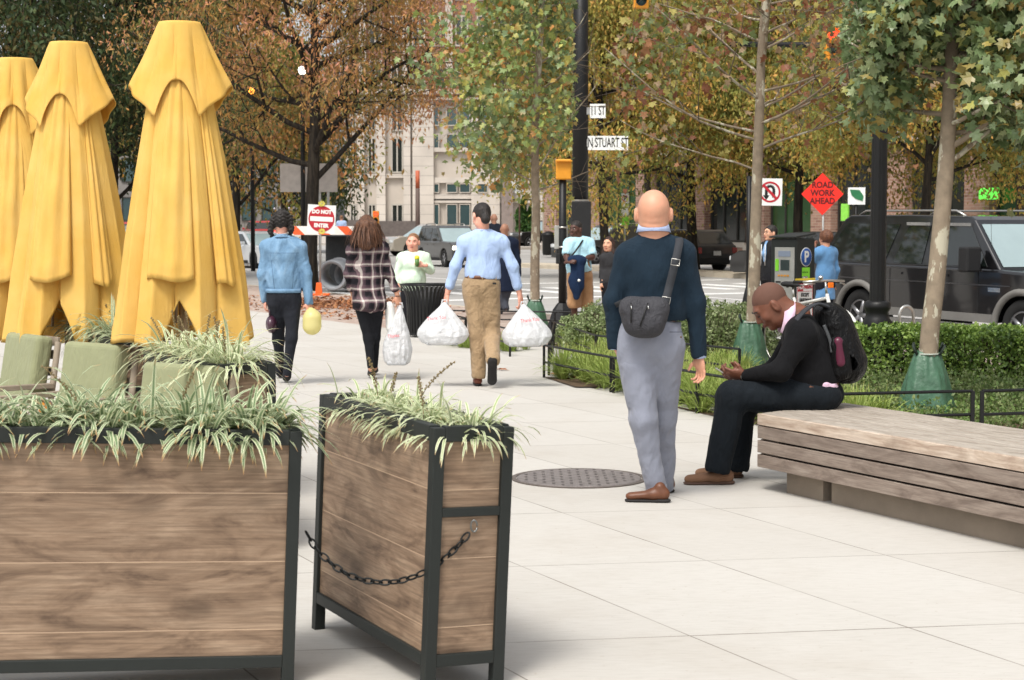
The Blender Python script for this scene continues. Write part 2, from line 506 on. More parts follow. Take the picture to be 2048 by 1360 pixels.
# ground sheet to the horizon
vs = []; fs = []
ys = [-40, 0, 17, 25, 36, 60, 100, 150, 400, 2000]
for y in ys:
    for x in (-1200, 1200): vs.append((x, y, gz(y) - .24))
for i in range(len(ys) - 1): fs.append((2 * i, 2 * i + 1, 2 * i + 3, 2 * i + 2))
tag(raw_mesh("ground", vs, fs, mat("far ground", C(150, 145, 138, .7), .9, scale=.05)), kind='structure')
sheet("plaza_paving", -60, 14, -30, 11.6, 0, M_CONC)
sheet("brick_paving", -90, 14, 11.6, 16.0, 0, M_BRK)
sheet("kerb", -90, 14, 16.0, 16.16, .004, M_KERB, thick=.2)
sheet("road", -260, 40, 16.16, 75, -.13, M_ASPH, 4)
sheet("road_median", -62.5, 20, 33.0, 34.6, .02, M_KERB, thick=.2)
sheet("sidewalk", -66, 40, 41.5, 52, .03, M_WALK, thick=.2)
sheet("sidewalk_far_corner", -200, -96, 46, 75, .03, M_WALK, thick=.2)
mk = sheet("crosswalk_marking", -43, -39.4, 17.2, 17.7, -.126, M_PAINT)
for k in range(1, 12):
    sheet("crosswalk_marking", -43, -39.4, 17.2 + k * 1.3, 17.75 + k * 1.3, -.126, M_PAINT)
sheet("lane_marking", -38, 20, 24.4, 24.55, -.126, M_PAINT)
sheet("lane_marking", -37.6, -37.1, 17, 32, -.126, M_PAINT)
sheet("lane_marking", -250, -46, 24.4, 24.55, -.126, M_PAINT)
sheet("lane_marking", -46, -45.5, 17, 32, -.126, M_PAINT)
sheet("lane_marking", -60, 20, 37.8, 37.95, -.126, M_PAINT)

# manhole cover
mh = G(1158, 957)
M_IRON = mat("cast iron", C(128, 121, 118), .6, .3, var=.2, scale=20)
t_ = thing("manhole_cover", "round perforated iron manhole cover set flush in the pale paving", "manhole cover", (mh.x, mh.y, 0))
m = MB(); m.lathe([(0, .008), (.385, .008), (.39, .004), (.39, .0)], seg=48, smooth=False)
m.build("lid", M_IRON, t_)
m = MB()
for i in range(-6, 7):
    for j in range(-6, 7):
        if (i + j) % 2 == 0 and math.hypot(i, j) * .055 < .36: m.lathe([(.012, .0125), (0, .0125)], (i * .055, j * .055, 0), seg=8, cap=False)
m.build("holes", mat("hole dark", C(84, 78, 76), .9), t_)
m = MB(); m.lathe([(.395, .001), (.395, .006), (.425, .006), (.425, .001)], seg=48, smooth=False, cap=False); m.build("rim", mat("rim iron", C(105, 96, 90), .6, .3), t_)

# ---- buildings ----
def stone_mat(name, c, lineh, linew, k=.5, off=0):
    n = NB(name); co = n.co(); z = n.sep(co)[2]
    fr = n.math('FRACT', n.math('DIVIDE', n.math('ADD', z, off), lineh))
    l = n.math('LESS_THAN', fr, linew / lineh)
    base = n.ramp(n.noise(co, .5, 6), [(.3, mul(c, .86)), (.7, mul(c, 1.1))])
    n.base(n.mix(n.math('MULTIPLY', l, k), base, mul(c, .3))); n.set(.85); return n.m
def brick_mat(name, c1, c2, mo, scale=1.0):
    n = NB(name); co = n.co()
    cx = n.n("ShaderNodeCombineXYZ"); xyz = n.sep(co)
    n.l(n.math('ADD', xyz[0], xyz[1]), cx.inputs[0]); n.l(xyz[2], cx.inputs[1])
    b = n.n("ShaderNodeTexBrick"); n.l(cx.outputs[0], b.inputs['Vector'])
    b.inputs['Scale'].default_value = scale; b.inputs['Brick Width'].default_value = .4; b.inputs['Row Height'].default_value = .13; b.inputs['Mortar Size'].default_value = .012
    b.inputs['Color1'].default_value = c1; b.inputs['Color2'].default_value = c2; b.inputs['Mortar'].default_value = mo
    n.base(b.outputs[0]); n.set(.9); return n.m
M_STONE = stone_mat("limestone", C(204, 195, 184, .86), .82, .05)
M_STONE2 = mat("smooth limestone", C(198, 188, 176, .84), .85, scale=.6, var=.1)
M_GRAN = mat("dark granite", C(92, 84, 80), .6, scale=3, var=.2)
M_PIER = mat("grey granite", C(128, 116, 110), .6, scale=3, var=.15)
M_RBRK = brick_mat("red brick", C(150, 105, 88), C(120, 82, 68), C(150, 130, 115))
M_PBRK = brick_mat("pink brick", C(176, 140, 122, .9), C(140, 104, 90, .9), C(180, 160, 145, .9))
def glass(name, c, rough=.08):
    return mat(name, c, rough, 0, .25, .3, 0, spec=.9)
M_GLS = glass("window glass", C(52, 72, 74)); M_GLD = glass("dark window glass", C(38, 42, 40)); M_GLG = glass("green window glass", C(48, 78, 44))
M_FRM = mat("window frame", C(170, 165, 155), .6)
M_FRD = mat("dark frame", C(50, 48, 44), .6)

def facade_window(parent, O, ux, x0, x1, z0, z1, depth, frame=M_FRM, pane=M_GLS, nm=1, fw=.1):
    """window on a plane: O origin, ux horizontal unit; facing -Y side normal"""
    nrm = Vector((ux.y, -ux.x, 0))
    def p(x, z, d=0): return O + ux * x + Vector((0, 0, z)) + nrm * d
    m = MB(); w_ = x1 - x0
    def bar(a, b, c, d):
        q = [p(a, c, .0), p(b, c, .0), p(b, d, .0), p(a, d, .0)]; m.prism(q, nrm * depth)
    bar(x0, x0 + fw, z0, z1); bar(x1 - fw, x1, z0, z1); bar(x0 + fw, x1 - fw, z0, z0 + fw); bar(x0 + fw, x1 - fw, z1 - fw, z1)
    for k in range(1, nm):
        c = x0 + w_ * k / nm; bar(c - fw / 2, c + fw / 2, z0 + fw, z1 - fw)
    f = m.build("window", frame, parent)
    g = MB(); g.prism([p(x0 + fw, z0 + fw, .002), p(x1 - fw, z0 + fw, .002), p(x1 - fw, z1 - fw, .002), p(x0 + fw, z1 - fw, .002)], nrm * depth * .35)
    g.build("pane", pane, f)
    return f

# limestone building closing the view (frontal at Y = 150)
YB = 150.0
def bx(x, D=YB): return P(x, 450, D).x
def bz(y, D=YB): return P(1024, y, D).z
zg = gz(YB) - .3
b1 = thing("stone_building", "pale limestone office building with dark granite base beyond the intersection", "building", (0, YB, 0))
def block(m, x0, x1, y0, y1, proud, back=8.0, D=YB):
    X0, X1 = bx(x0), bx(x1); Z0, Z1 = (zg if y1 is None else bz(y1)), (32 if y0 is None else bz(y0))
    m.box(((X0 + X1) / 2, (back - proud) / 2, (Z0 + Z1) / 2), (X1 - X0, back + proud, Z1 - Z0))
m = MB(); block(m, 690, 1300, 190, None, 0, 18); m.build("wall", M_STONE2, b1)
m = MB()
for x0, x1 in ((826, 868), (943, 1000), (754, 772), (808, 822), (716, 730), (1080, 1120), (1180, 1240)):
    block(m, x0, x1, 196, None, .55, 1)
m.build("pier", M_STONE, b1)
m = MB()
for x0, x1 in ((868, 943), (1000, 1080)):
    block(m, x0, x1, 398, 346 + 55, .3, 1)
block(m, 868, 1300, 355, 366, .35, 1); block(m, 868, 1300, 388, 406, .3, 1); block(m, 868, 1300, 296, 304, .45, 1)
block(m, 730, 826, 348, 356, .35, 1)
m.build("stone_band", M_STONE, b1)
m = MB(); block(m, 690, 754, 440, None, .65, 1); block(m, 754, 836, 442, None, .62, 1)
m.build("granite_base", M_GRAN, b1)
m = MB(); block(m, 1003, 1026, 345, None, 1.2, 1.0); m.build("granite_pillar", M_PIER, b1)
m = MB(); block(m, 680, 1310, 180, 190, 1.0, 18); block(m, 684, 1306, 196, 201, .8, 1); m.build("cornice", M_STONE2, b1)
m = MB(); block(m, 700, 1300, None, 180, -.3, 18); m.build("upper_wall", M_RBRK, b1)
m = MB()
for x in range(720, 1300, 86): block(m, x, x + 14, None, 180, .2, .6)
m.build("upper_pilaster", M_STONE2, b1)
O1 = Vector((0, 0, 0)); X1u = Vector((1, 0, 0))
wl = [(868, 879), (893, 915), (919, 941), (955, 976)]
for (a, b_) in wl:
    for (y0, y1) in ((367, 386), (408, 452), (268, 297), (214, 252)):
        facade_window(b1, O1 + Vector((0, -.56 if a in (955,) else -.31, 0)), X1u, bx(a), bx(b_), bz(y1), bz(y0), .08, M_STONE2, M_GLS, fw=.07)
for (a, b_) in ((783, 807), (736, 753), (700, 714)):
    for (y0, y1) in ((275, 346), (408, 466), (205, 262)):
        facade_window(b1, O1, X1u, bx(a), bx(b_), bz(y1), bz(y0), .12, M_FRM, M_GLD, nm=2, fw=.12)
for x in range(735, 1290, 43):
    for (y0, y1) in ((120, 172), (30, 92), (-60, 0)):
        facade_window(b1, O1 + Vector((0, .3, 0)), X1u, bx(x + 4), bx(x + 30), bz(y1), bz(y0), .12, M_STONE2, M_GLD, nm=2, fw=.12)
# left return wing, further back and darker
b2 = thing("office_block", "grey office block behind the dark trees at the left end of the street", "building", (0, 190, 0))
m = MB(); xa, xb = P(-350, 450, 190).x, P(600, 450, 190).x
m.box(((xa + xb) / 2, 10, 9), (xb - xa, 20, 20)); m.build("wall", mat("grey wall", C(120, 116, 112), .8, scale=.3), b2)
for i in range(22):
    for j in range(4):
        x = xa + 2 + i * (xb - xa - 4) / 22
        facade_window(b2, O1, X1u, x, x + 1.5, 2 + j * 4.2, 4.6 + j * 4.2, .15, M_FRD, M_GLS, fw=.1)

# brick shopfront building along the far kerb (plane t = 52)
def tplane(x, y, t):
    r = ray(x, y); d = Vector((0, 0, H)) + r * 0
    k = (t - d.dot(V)) / r.dot(V); q = d + r * k; return q
TB = 52.0
b3 = thing("shop_building", "brick building with green tinted shop windows across the street", "building", ST(0, TB))
b3.rotation_euler = (0, 0, UROT)           # local x runs along the street, local -y faces it
def sx_(x): return tplane(x, 450, TB).dot(U)
def up_box(m, s0, s1, z0, z1, proud, back=.6):
    m.box(((s0 + s1) / 2, (back - proud) / 2 if True else 0, (z0 + z1) / 2), (s1 - s0, back + proud, z1 - z0))
S0, S1 = sx_(1085), 30.0
z0_ = -.3
m = MB(); up_box(m, S0, S1, z0_, 26, 0, 14); m.build("wall", mat("beige wall", C(172, 158, 142, .85), .85, scale=.4), b3)
pn = 0
s = S0 + 1.0; k = 0
piers = MB(); stone = MB()
while s < S1 - 5:
    up_box(piers, s, s + 1.5, .55, 5.2, .45, .1); up_box(stone, s - .15, s + 1.65, z0_, .6, .55, .1)
    up_box(stone, s + 1.7, s + 5.1, .45, .7, .5, .1); up_box(piers, s + 1.75, s + 5.05, z0_, .45, .42, .1)
    k += 1; s += 5.2
piers.build("brick_pier", M_PBRK, b3); stone.build("stone_plinth", M_STONE2, b3)
s = S0 + 1.0; k = 0
uxl = Vector((1, 0, 0))
while s < S1 - 5:
    facade_window(b3, O1, uxl, s + 1.6, s + 5.1, .72, 4.6, .12, M_FRD, (M_GLD, M_GLG, M_GLD)[k % 3], nm=3, fw=.09)
    for j in range(4):
        facade_window(b3, O1, uxl, s + 2.0, s + 4.6, 6.6 + j * 4.2, 9.2 + j * 4.2, .12, M_FRM, M_GLD, nm=2, fw=.1)
    k += 1; s += 5.2
m = MB(); up_box(m, S0, S1, 5.2, 5.9, .8, .1); m.build("cornice", M_STONE2, b3)
m = MB(); up_box(m, S0, S1, 6.0, 26, -.0, .1)
lit = mat("lit shop sign", C(120, 230, 60), .5, emit=C(120, 255, 70), es=2.0)
# ================= PLAZA FURNITURE =================
def wood_mat(name, base, dark, light, plank, seam=True, ax='z', grain=1.0, knots=1.0):
    n = NB(name); co0 = n.co()
    o = n.sep(co0); hz = n.math('ADD', o[0], n.math('MULTIPLY', o[1], 1.0)); zz = o[2] if ax == 'z' else o[1]
    if ax == 'y': hz = o[0]
    row = n.math('FLOOR', n.math('DIVIDE', zz, plank))
    off = n.math('MULTIPLY', n.math('SINE', n.math('MULTIPLY', row, 12.9)), 7.3)
    cx = n.n("ShaderNodeCombineXYZ"); n.l(n.math('ADD', hz, off), cx.inputs[0]); n.l(zz, cx.inputs[1]); n.l(off, cx.inputs[2])
    mp = n.n("ShaderNodeMapping"); n.l(cx.outputs[0], mp.inputs[0]); mp.inputs['Scale'].default_value = (1.5, 5.5, 1)
    kn = n.n("ShaderNodeTexVoronoi"); mk_ = n.n("ShaderNodeMapping"); n.l(cx.outputs[0], mk_.inputs[0]); mk_.inputs['Scale'].default_value = (3.3, 6.5, 1)
    wob = n.n("ShaderNodeTexNoise"); n.l(cx.outputs[0], wob.inputs['Vector']); wob.inputs['Scale'].default_value = 9
    add = n.n("ShaderNodeVectorMath", operation='MULTIPLY_ADD'); n.l(wob.outputs[1], add.inputs[0]); add.inputs[1].default_value = (.5, .5, 0); n.l(mk_.outputs[0], add.inputs[2])
    n.l(add.outputs[0], kn.inputs['Vector']); kn.inputs['Scale'].default_value = 1
    kd = n.ramp(kn.outputs['Distance'], [(.0, 1.0), (.14, .8), (.34, .0)])
    big = n.n("ShaderNodeTexNoise"); n.l(mp.outputs[0], big.inputs['Vector']); big.inputs['Scale'].default_value = 1.3; big.inputs['Detail'].default_value = 7; big.inputs['Roughness'].default_value = .62
    big.inputs['Distortion'].default_value = 2.2
    mg = n.n("ShaderNodeMapping"); n.l(cx.outputs[0], mg.inputs[0]); mg.inputs['Scale'].default_value = (4, 120 * grain, 1)
    gr = n.noise(mg.outputs[0], 1, 4, .7)
    wv = n.n("ShaderNodeTexWave", wave_type='RINGS'); mw = n.n("ShaderNodeMapping"); n.l(cx.outputs[0], mw.inputs[0]); mw.inputs['Scale'].default_value = (.8, 8, 1)
    n.l(mw.outputs[0], wv.inputs[0]); wv.inputs['Scale'].default_value = 2; wv.inputs['Distortion'].default_value = 9; wv.inputs['Detail'].default_value = 3
    c = n.ramp(big.outputs[0], [(.30, dark), (.46, base), (.66, light)])
    c = n.mix(n.math('MULTIPLY', n.ramp(wv.outputs[1], [(.0, 1.0), (.35, .0)]), .15), c, mul(dark, .8))
    c = n.mix(n.math('MULTIPLY', n.ramp(gr, [(.35, 1.0), (.6, .0)]), .5), c, mul(dark, .9))
    big2 = n.noise(mk_.outputs[0], .55, 2)
    kk = n.math('MULTIPLY', n.math('MULTIPLY', kd, n.ramp(big2, [(.44, 0.0), (.54, 1.0)])), .62 * knots)
    c = n.mix(kk, c, mul(dark, .45))
    rv = n.math('FRACT', n.math('MULTIPLY', n.math('SINE', n.math('MULTIPLY', row, 78.2)), 43.7))
    c = n.mix(n.math('MULTIPLY', rv, .22), c, mul(dark, .9))
    if seam:
        fr = n.math('FRACT', n.math('DIVIDE', zz, plank))
        l = n.math('LESS_THAN', n.math('ABSOLUTE', n.math('SUBTRACT', fr, .008)), .007)
        c = n.mix(n.math('MULTIPLY', l, .7), c, mul(light, 1.35))
    n.base(c); n.bump(gr, .15, .003); n.set(.62, 0, .35); return n.m
M_WOOD = wood_mat("planter planks", C(144, 120, 98), C(90, 72, 58), C(170, 146, 122), .235)
M_BLK = mat("black powder coat", C(38, 42, 40), .55, .2, var=.1, bump=.25, bscale=200, bdist=.001)
M_BLK2 = mat("black paint", C(22, 22, 22), .45, .2, var=.2, bump=.1)
M_STEEL = mat("brushed steel", C(190, 188, 182), .3, .9, var=.08)
M_GALV = mat("galvanised steel", C(165, 165, 162), .45, .7, var=.15, scale=20)

def make_planter(label, loc, rotz, L, W, Ht=.92, lean=0.0, group=None, legs=True):
    """local x = length, y = depth; origin at ground centre"""
    t = thing("planter", label, "planter", loc, rot=(0, lean, rotz), group=group)
    # lean rotates about the local y axis before rotz
    r = .042; leg = .105
    m = MB()
    xs = (-L / 2 + r / 2, L / 2 - r / 2); ysy = (-W / 2 + r / 2, W / 2 - r / 2)
    zt, zb = Ht - r / 2, leg + r / 2
    for z, rr in ((zt, r * 1.25), (zb, r)):
        for y in ysy: m.box((0, y, z), (L - 2 * r, r, rr))
        for x in xs: m.box((x, 0, z), (r, W - 2 * r, rr))
    for x in xs: m.box((x, 0, (zt + zb) / 2 + .12), (r * .96, W - 2 * r, r * .75))
    m.build("frame", M_BLK, t, bevel=.003)
    for x in xs:
        for y in ysy:
            m = MB(); m.box((x, y, Ht / 2 - .03), (r, r, Ht + .06)); m.build("leg", M_BLK, t, bevel=.003)
    for sy in (-1, 1):
        m = MB(); m.box((0, sy * (W / 2 - .021), (zt + zb) / 2), (L - 2 * r, .014, zt - zb - r)); m.build("side_panel", M_WOOD, t)
    for sx in (-1, 1):
        m = MB(); m.box((sx * (L / 2 - .023), 0, (zt + zb) / 2), (.012, W - 2 * r, zt - zb - r)); m.build("end_panel", M_WOOD, t)
    m = MB(); m.box((0, 0, Ht - .06), (L - .05, W - .05, .06)); m.build("soil", M_DIRT, t)
    return t

# liriope blades: variegated strips with a per-blade random tint
def blade_mat(name, mid, edge, tip):
    n = NB(name); uv = n.n("ShaderNodeUVMap"); xyz = n.sep(uv.outputs[0])
    a = n.math('ABSOLUTE', n.math('SUBTRACT', xyz[0], .5))
    c = n.mix(n.ramp(a, [(.17, 0.0), (.26, 1.0)]), mid, edge)
    c = n.mix(n.math('MULTIPLY', n.ramp(a, [(.04, 1.0), (.07, 0.0)]), .5), c, edge)
    g = n.n("ShaderNodeNewGeometry")
    c = n.mix(n.math('MULTIPLY', g.outputs['Random Per Island'], .32), c, mid)
    c = n.mix(n.ramp(xyz[1], [(.86, 0.0), (.97, 1.0)]), c, tip)
    n.base(c); n.set(.5, 0, .3)
    tr = n.n("ShaderNodeBsdfTranslucent"); n.l(c, tr.inputs[0]); ms = n.n("ShaderNodeMixShader"); ms.inputs[0].default_value = .3
    n.l(n.b.outputs[0], ms.inputs[1]); n.l(tr.outputs[0], ms.inputs[2]); n.l(ms.outputs[0], n.out.inputs[0]); return n.m
M_LIR = blade_mat("variegated blades", C(88, 122, 78), C(222, 226, 190), C(176, 136, 92))
M_LIR2 = blade_mat("pale variegated blades", C(136, 160, 104), C(238, 238, 206), C(190, 160, 120))
M_GRS = blade_mat("green blades", C(128, 152, 70), C(164, 178, 98), C(180, 176, 110))
def blades(name, roots, lens, wd, mats, parent=None, seed=0, up=(.9, .3), droop=1.0, outward=None, seg=7, origin=None, dirs=None):
    R = np.random.RandomState(seed); n = len(roots)
    az = R.rand(n) * 2 * math.pi if dirs is None else dirs
    el = np.clip(R.normal(up[0], up[1], n), .1 if up[0] > 0 else -1.5, 1.5)
    pos = np.array(roots, float).copy()
    d = np.stack([np.cos(az) * np.cos(el), np.sin(az) * np.cos(el), np.sin(el)], -1)
    side = np.stack([-np.sin(az), np.cos(az), np.zeros(n)], -1)
    st = np.asarray(lens) / seg; dr = R.uniform(.6, 1.4, n) * droop
    Vv = np.zeros((n, seg + 1, 2, 3)); UVs = np.zeros((n, seg + 1, 2, 2))
    tw = R.normal(0, .25, n)
    for i in range(seg + 1):
        f = i / seg
        wf = wd * (.55 + .9 * math.sin(math.pi * min(f * .9 + .1, 1) ** .8)) * (1 if f < .999 else .12)
        wf = wf * R.uniform(.95, 1.05, n) if i else np.full(n, wd * .6)
        sd = side + np.cross(d, side) * (tw * f)[:, None]
        Vv[:, i, 0] = pos - sd * (wf / 2)[:, None]; Vv[:, i, 1] = pos + sd * (wf / 2)[:, None]
        UVs[:, i, 0] = (0, f); UVs[:, i, 1] = (1, f)
        pos = pos + d * st[:, None]
        d[:, 2] -= (dr * (2.1 / seg) * (.3 + 1.2 * f)); d /= np.linalg.norm(d, axis=1)[:, None]
    V_ = Vv.reshape(-1, 3); base = (np.arange(n) * (seg + 1) * 2)[:, None]; Q = []
    for i in range(seg): Q.append(base + np.array([i * 2, i * 2 + 1, i * 2 + 3, i * 2 + 2]))
    Fq = np.stack(Q, 1).reshape(-1, 4)
    if origin is not None: V_ = V_ - np.array(tuple(origin))
    o = np_mesh(name, V_, Fq, mats, parent, smooth=True)
    uvl = o.data.uv_layers.new(name="UVMap"); uvl.data.foreach_set('uv', UVs.reshape(-1, 2)[Fq.ravel()].ravel().astype(np.float32))
    return o
M_SEED = mat("seed stalk", C(128, 112, 78), .8, var=.3, scale=40)
def planter_grass(pl, L, W, Ht, n, label, mt, seed, ln=(.20, .40), wd=.0085, stalks=8, x0=None, x1=None, up=(.75, .35)):
    R = np.random.RandomState(seed)
    g = thing("liriope_plants", label, "plants", (0, 0, 0)); g.matrix_world = pl.matrix_basis
    x0 = -L / 2 + .06 if x0 is None else x0; x1 = L / 2 - .06 if x1 is None else x1
    nc = max(4, int((x1 - x0) * W * 150)); cs = np.stack([R.uniform(x0, x1, nc), R.uniform(-W / 2 + .07, W / 2 - .07, nc)], -1)
    k = R.randint(0, nc, n); r = np.abs(R.normal(0, .035, n)); a = R.rand(n) * 6.283
    roots = np.stack([cs[k, 0] + r * np.cos(a), cs[k, 1] + r * np.sin(a), np.full(n, Ht - .035)], -1)
    o = blades("blades", roots, R.uniform(ln[0], ln[1], n), wd, mt, g, seed, up=up, droop=1.1, dirs=a + R.normal(0, .7, n)); o['kind'] = 'stuff'
    for q in range(stalks):
        m = MB(); x, y = R.uniform(x0, x1), R.uniform(-W / 2 + .05, W / 2 - .05); hgt = R.uniform(.14, .27); dx, dy = R.normal(0, .09), R.normal(0, .06)
        pts = [Vector((x + dx * f * f, y + dy * f * f, Ht - .05 + hgt * f)) for f in (0, .25, .5, .75, 1)]
        m.tube(pts, .0018, 5)
        for j in range(26):
            f = .5 + .5 * j / 26; p = pts[0].lerp(pts[-1], f); p = Vector((x + dx * f * f, y + dy * f * f, Ht - .05 + hgt * f))
            aa = j * 2.4; rr = .007 * (1.25 - f * .6)
            m.lathe([(0, -.005), (.0042, 0), (0, .005)], p + Vector((math.cos(aa) * rr, math.sin(aa) * rr, 0)), seg=5, cap=False)
        m.build("seed_stalk", M_SEED, g)
    return g

# planter in front on the right: near corner post foot about (848,1385), long side runs away along -U-ish
A = G(848, 1389); A.z = 0
Bp = G(626, 1258); dirv = (Bp - A); ang = math.atan2(dirv.y, dirv.x)
Lr = dirv.length + .02; Wr = .30
ex = dirv.normalized(); ey = Vector((ex.y, -ex.x, 0))       # ey points right
cr = A + ex * (Lr / 2) + ey * (Wr / 2)
LEAN = math.radians(2.4)
def leaned(o, c, ang, lean):        # lean the whole planter clockwise as seen by the viewer, about the viewing axis
    o.matrix_world = Matrix.Translation(c) @ Matrix.Rotation(lean, 4, 'Y') @ Matrix.Rotation(ang, 4, 'Z')
    lo = o.matrix_world.decompose(); o.location, o.rotation_euler = lo[0], lo[1].to_euler()
pR = make_planter("slatted wood planter with chain hooked on its narrow end, apart from the other planters", cr, ang, Lr, Wr)
leaned(pR, Vector((cr.x, cr.y, -.012)), ang, LEAN)
bpy.context.view_layer.update()
planter_grass(pR, Lr, Wr, .92, 1700, "pale variegated grass in the planter that has the chain hooked on its end", M_LIR2, 3, ln=(.10, .21), wd=.0078, stalks=4, up=(.36, .35))
# nearest planter (left)
q0 = P(609, 862, 5.93); ang2 = math.radians(14)
ex2 = Vector((math.cos(ang2), math.sin(ang2), 0)); ey2 = Vector((-ex2.y, ex2.x, 0)); L2, W2 = 1.55, .34
c2 = Vector((q0.x - .045, q0.y, 0)) - ex2 * (L2 / 2) + ey2 * (W2 / 2)
pL = make_planter("large foreground wood planter overflowing with striped grass", c2, ang2, L2, W2)
leaned(pL, Vector((c2.x, c2.y, -.01)), ang2, LEAN)
bpy.context.view_layer.update()
planter_grass(pL, L2, W2, .93, 2000, "long green and white striped grass spilling over the nearest planter", M_LIR, 5, ln=(.13, .29), wd=.0115, stalks=4, up=(.50, .36))
# two planters of the dining fence
def planter_from(near, nearD, far, farD, L, W, label, seed, n, stalks, mt):
    a = P(near[0], near[1], nearD); b = P(far[0], far[1], farD); d = Vector((b.x - a.x, b.y - a.y, 0)).normalized()
    e = Vector((d.y, -d.x, 0)); c = Vector((a.x, a.y, 0)) + d * (L / 2) + e * (W / 2)
    o = make_planter(label, c, math.atan2(d.y, d.x), L, W)
    o.location.z = gz(c.y); bpy.context.view_layer.update()
    return o
def D_top(y, z=.92): return (H - z) * F / (y - HOR)
pM = planter_from((423, 732), D_top(732), (270, 698), D_top(698), 1.12, .32, "wood planter behind the dining chairs, just below the tallest yellow umbrella", 1, 1, 1, M_LIR)
planter_grass(pM, 1.12, .32, .92, 720, "pale striped grass arching over the planter below the tallest umbrella", M_LIR2, 11, ln=(.17, .36), wd=.009, stalks=10, up=(.55, .33))
pF = planter_from((222, 680), D_top(680), (113, 652), D_top(652), 1.3, .32, "farthest wood planter, below the middle yellow umbrella", 1, 1, 1, M_LIR)
planter_grass(pF, 1.3, .32, .92, 620, "green striped grass on the farthest planter below the middle umbrella", M_LIR, 12, ln=(.20, .38), wd=.009, stalks=7, up=(.6, .33))

# chain between the two front planters
M_CHN = mat("black chain", C(30, 32, 32), .4, .6)
ch = thing("chain", "black steel link chain sagging between two wood planters", "chain", (0, 0, 0))
p0, p1 = P(612, 1062, 6.0), P(945, 1056, 5.86)
ctrl = [P(612, 1064, 6.0), P(640, 1106, 5.97), P(690, 1146, 5.92), P(742, 1163, 5.88), P(800, 1162, 5.86), P(860, 1138, 5.85), P(910, 1098, 5.86), P(944, 1058, 5.88)]
def catrom(pts, n):
    out = []; q = [pts[0]] + pts + [pts[-1]]
    for i in range(1, len(q) - 2):
        for k in range(n):
            t = k / n; a, b, c, d = q[i - 1], q[i], q[i + 1], q[i + 2]
            out.append(.5 * ((2 * b) + (c - a) * t + (2 * a - 5 * b + 4 * c - d) * t * t + (3 * b - a - 3 * c + d) * t ** 3))
    return out + [pts[-1]]
cv = catrom(ctrl, 20); pos = [cv[0]]; link = .030
for p in cv:
    if (p - pos[-1]).length >= link: pos.append(p)
for i in range(len(pos) - 1):
    a, b = pos[i], pos[i + 1]; X, Y, Z = frame_of(b - a); c = (a + b) / 2
    S_ = (X * .7 + Y * .7) if i % 2 else (X * .7 - Y * .7)
    pts = []
    for k in range(14):
        th = 2 * math.pi * k / 14; pts.append(c + Z * (math.cos(th) * .020) + S_ * (math.sin(th) * .0105))
    m = MB(); m.tube(pts, .0036, 6, closed=True, cap=False); m.build("chain_link", M_CHN, ch)
m = MB(); hk = P(948, 1052, 5.875)
m.tube([hk + Vector((math.cos(a) * .011, .0, math.sin(a) * .02)) for a in [k * .5 for k in range(13)]], .0035, 6); m.build("hook", mat("bright chain hook", C(120, 122, 120), .3, .8), ch)

# ---- closed umbrellas ----
def fabric_mat():
    n = NB("yellow canvas"); co = n.co()
    n.base(n.ramp(n.noise(co, 3, 4), [(.3, C(235, 187, 90, .92)), (.7, C(245, 205, 120, .92))]))
    ri = n.math('ABSOLUTE', n.math('SUBTRACT', n.noise(n.co(scale=(16, 16, 2.2)), 1, 3, .5, .8), .5)); rj = n.math('ABSOLUTE', n.math('SUBTRACT', n.noise(n.co(scale=(7, 7, 5)), 1, 4, .6, 1.2), .5))
    n.bump(n.math('ADD', n.math('MULTIPLY', n.noise(co, 420, 1), .03), n.math('ADD', ri, n.math('MULTIPLY', rj, .7))), .34, .022)
    n.set(.9, 0, .1); c = n.b.inputs['Base Color'].links[0].from_socket
    tr = n.n("ShaderNodeBsdfTranslucent"); n.l(c, tr.inputs[0]); ms = n.n("ShaderNodeMixShader"); ms.inputs[0].default_value = .22
    n.l(n.b.outputs[0], ms.inputs[1]); n.l(tr.outputs[0], ms.inputs[2]); n.l(ms.outputs[0], n.out.inputs[0]); return n.m
M_YEL = fabric_mat()
M_POLE = mat("umbrella pole", C(150, 130, 104), .35, .6)
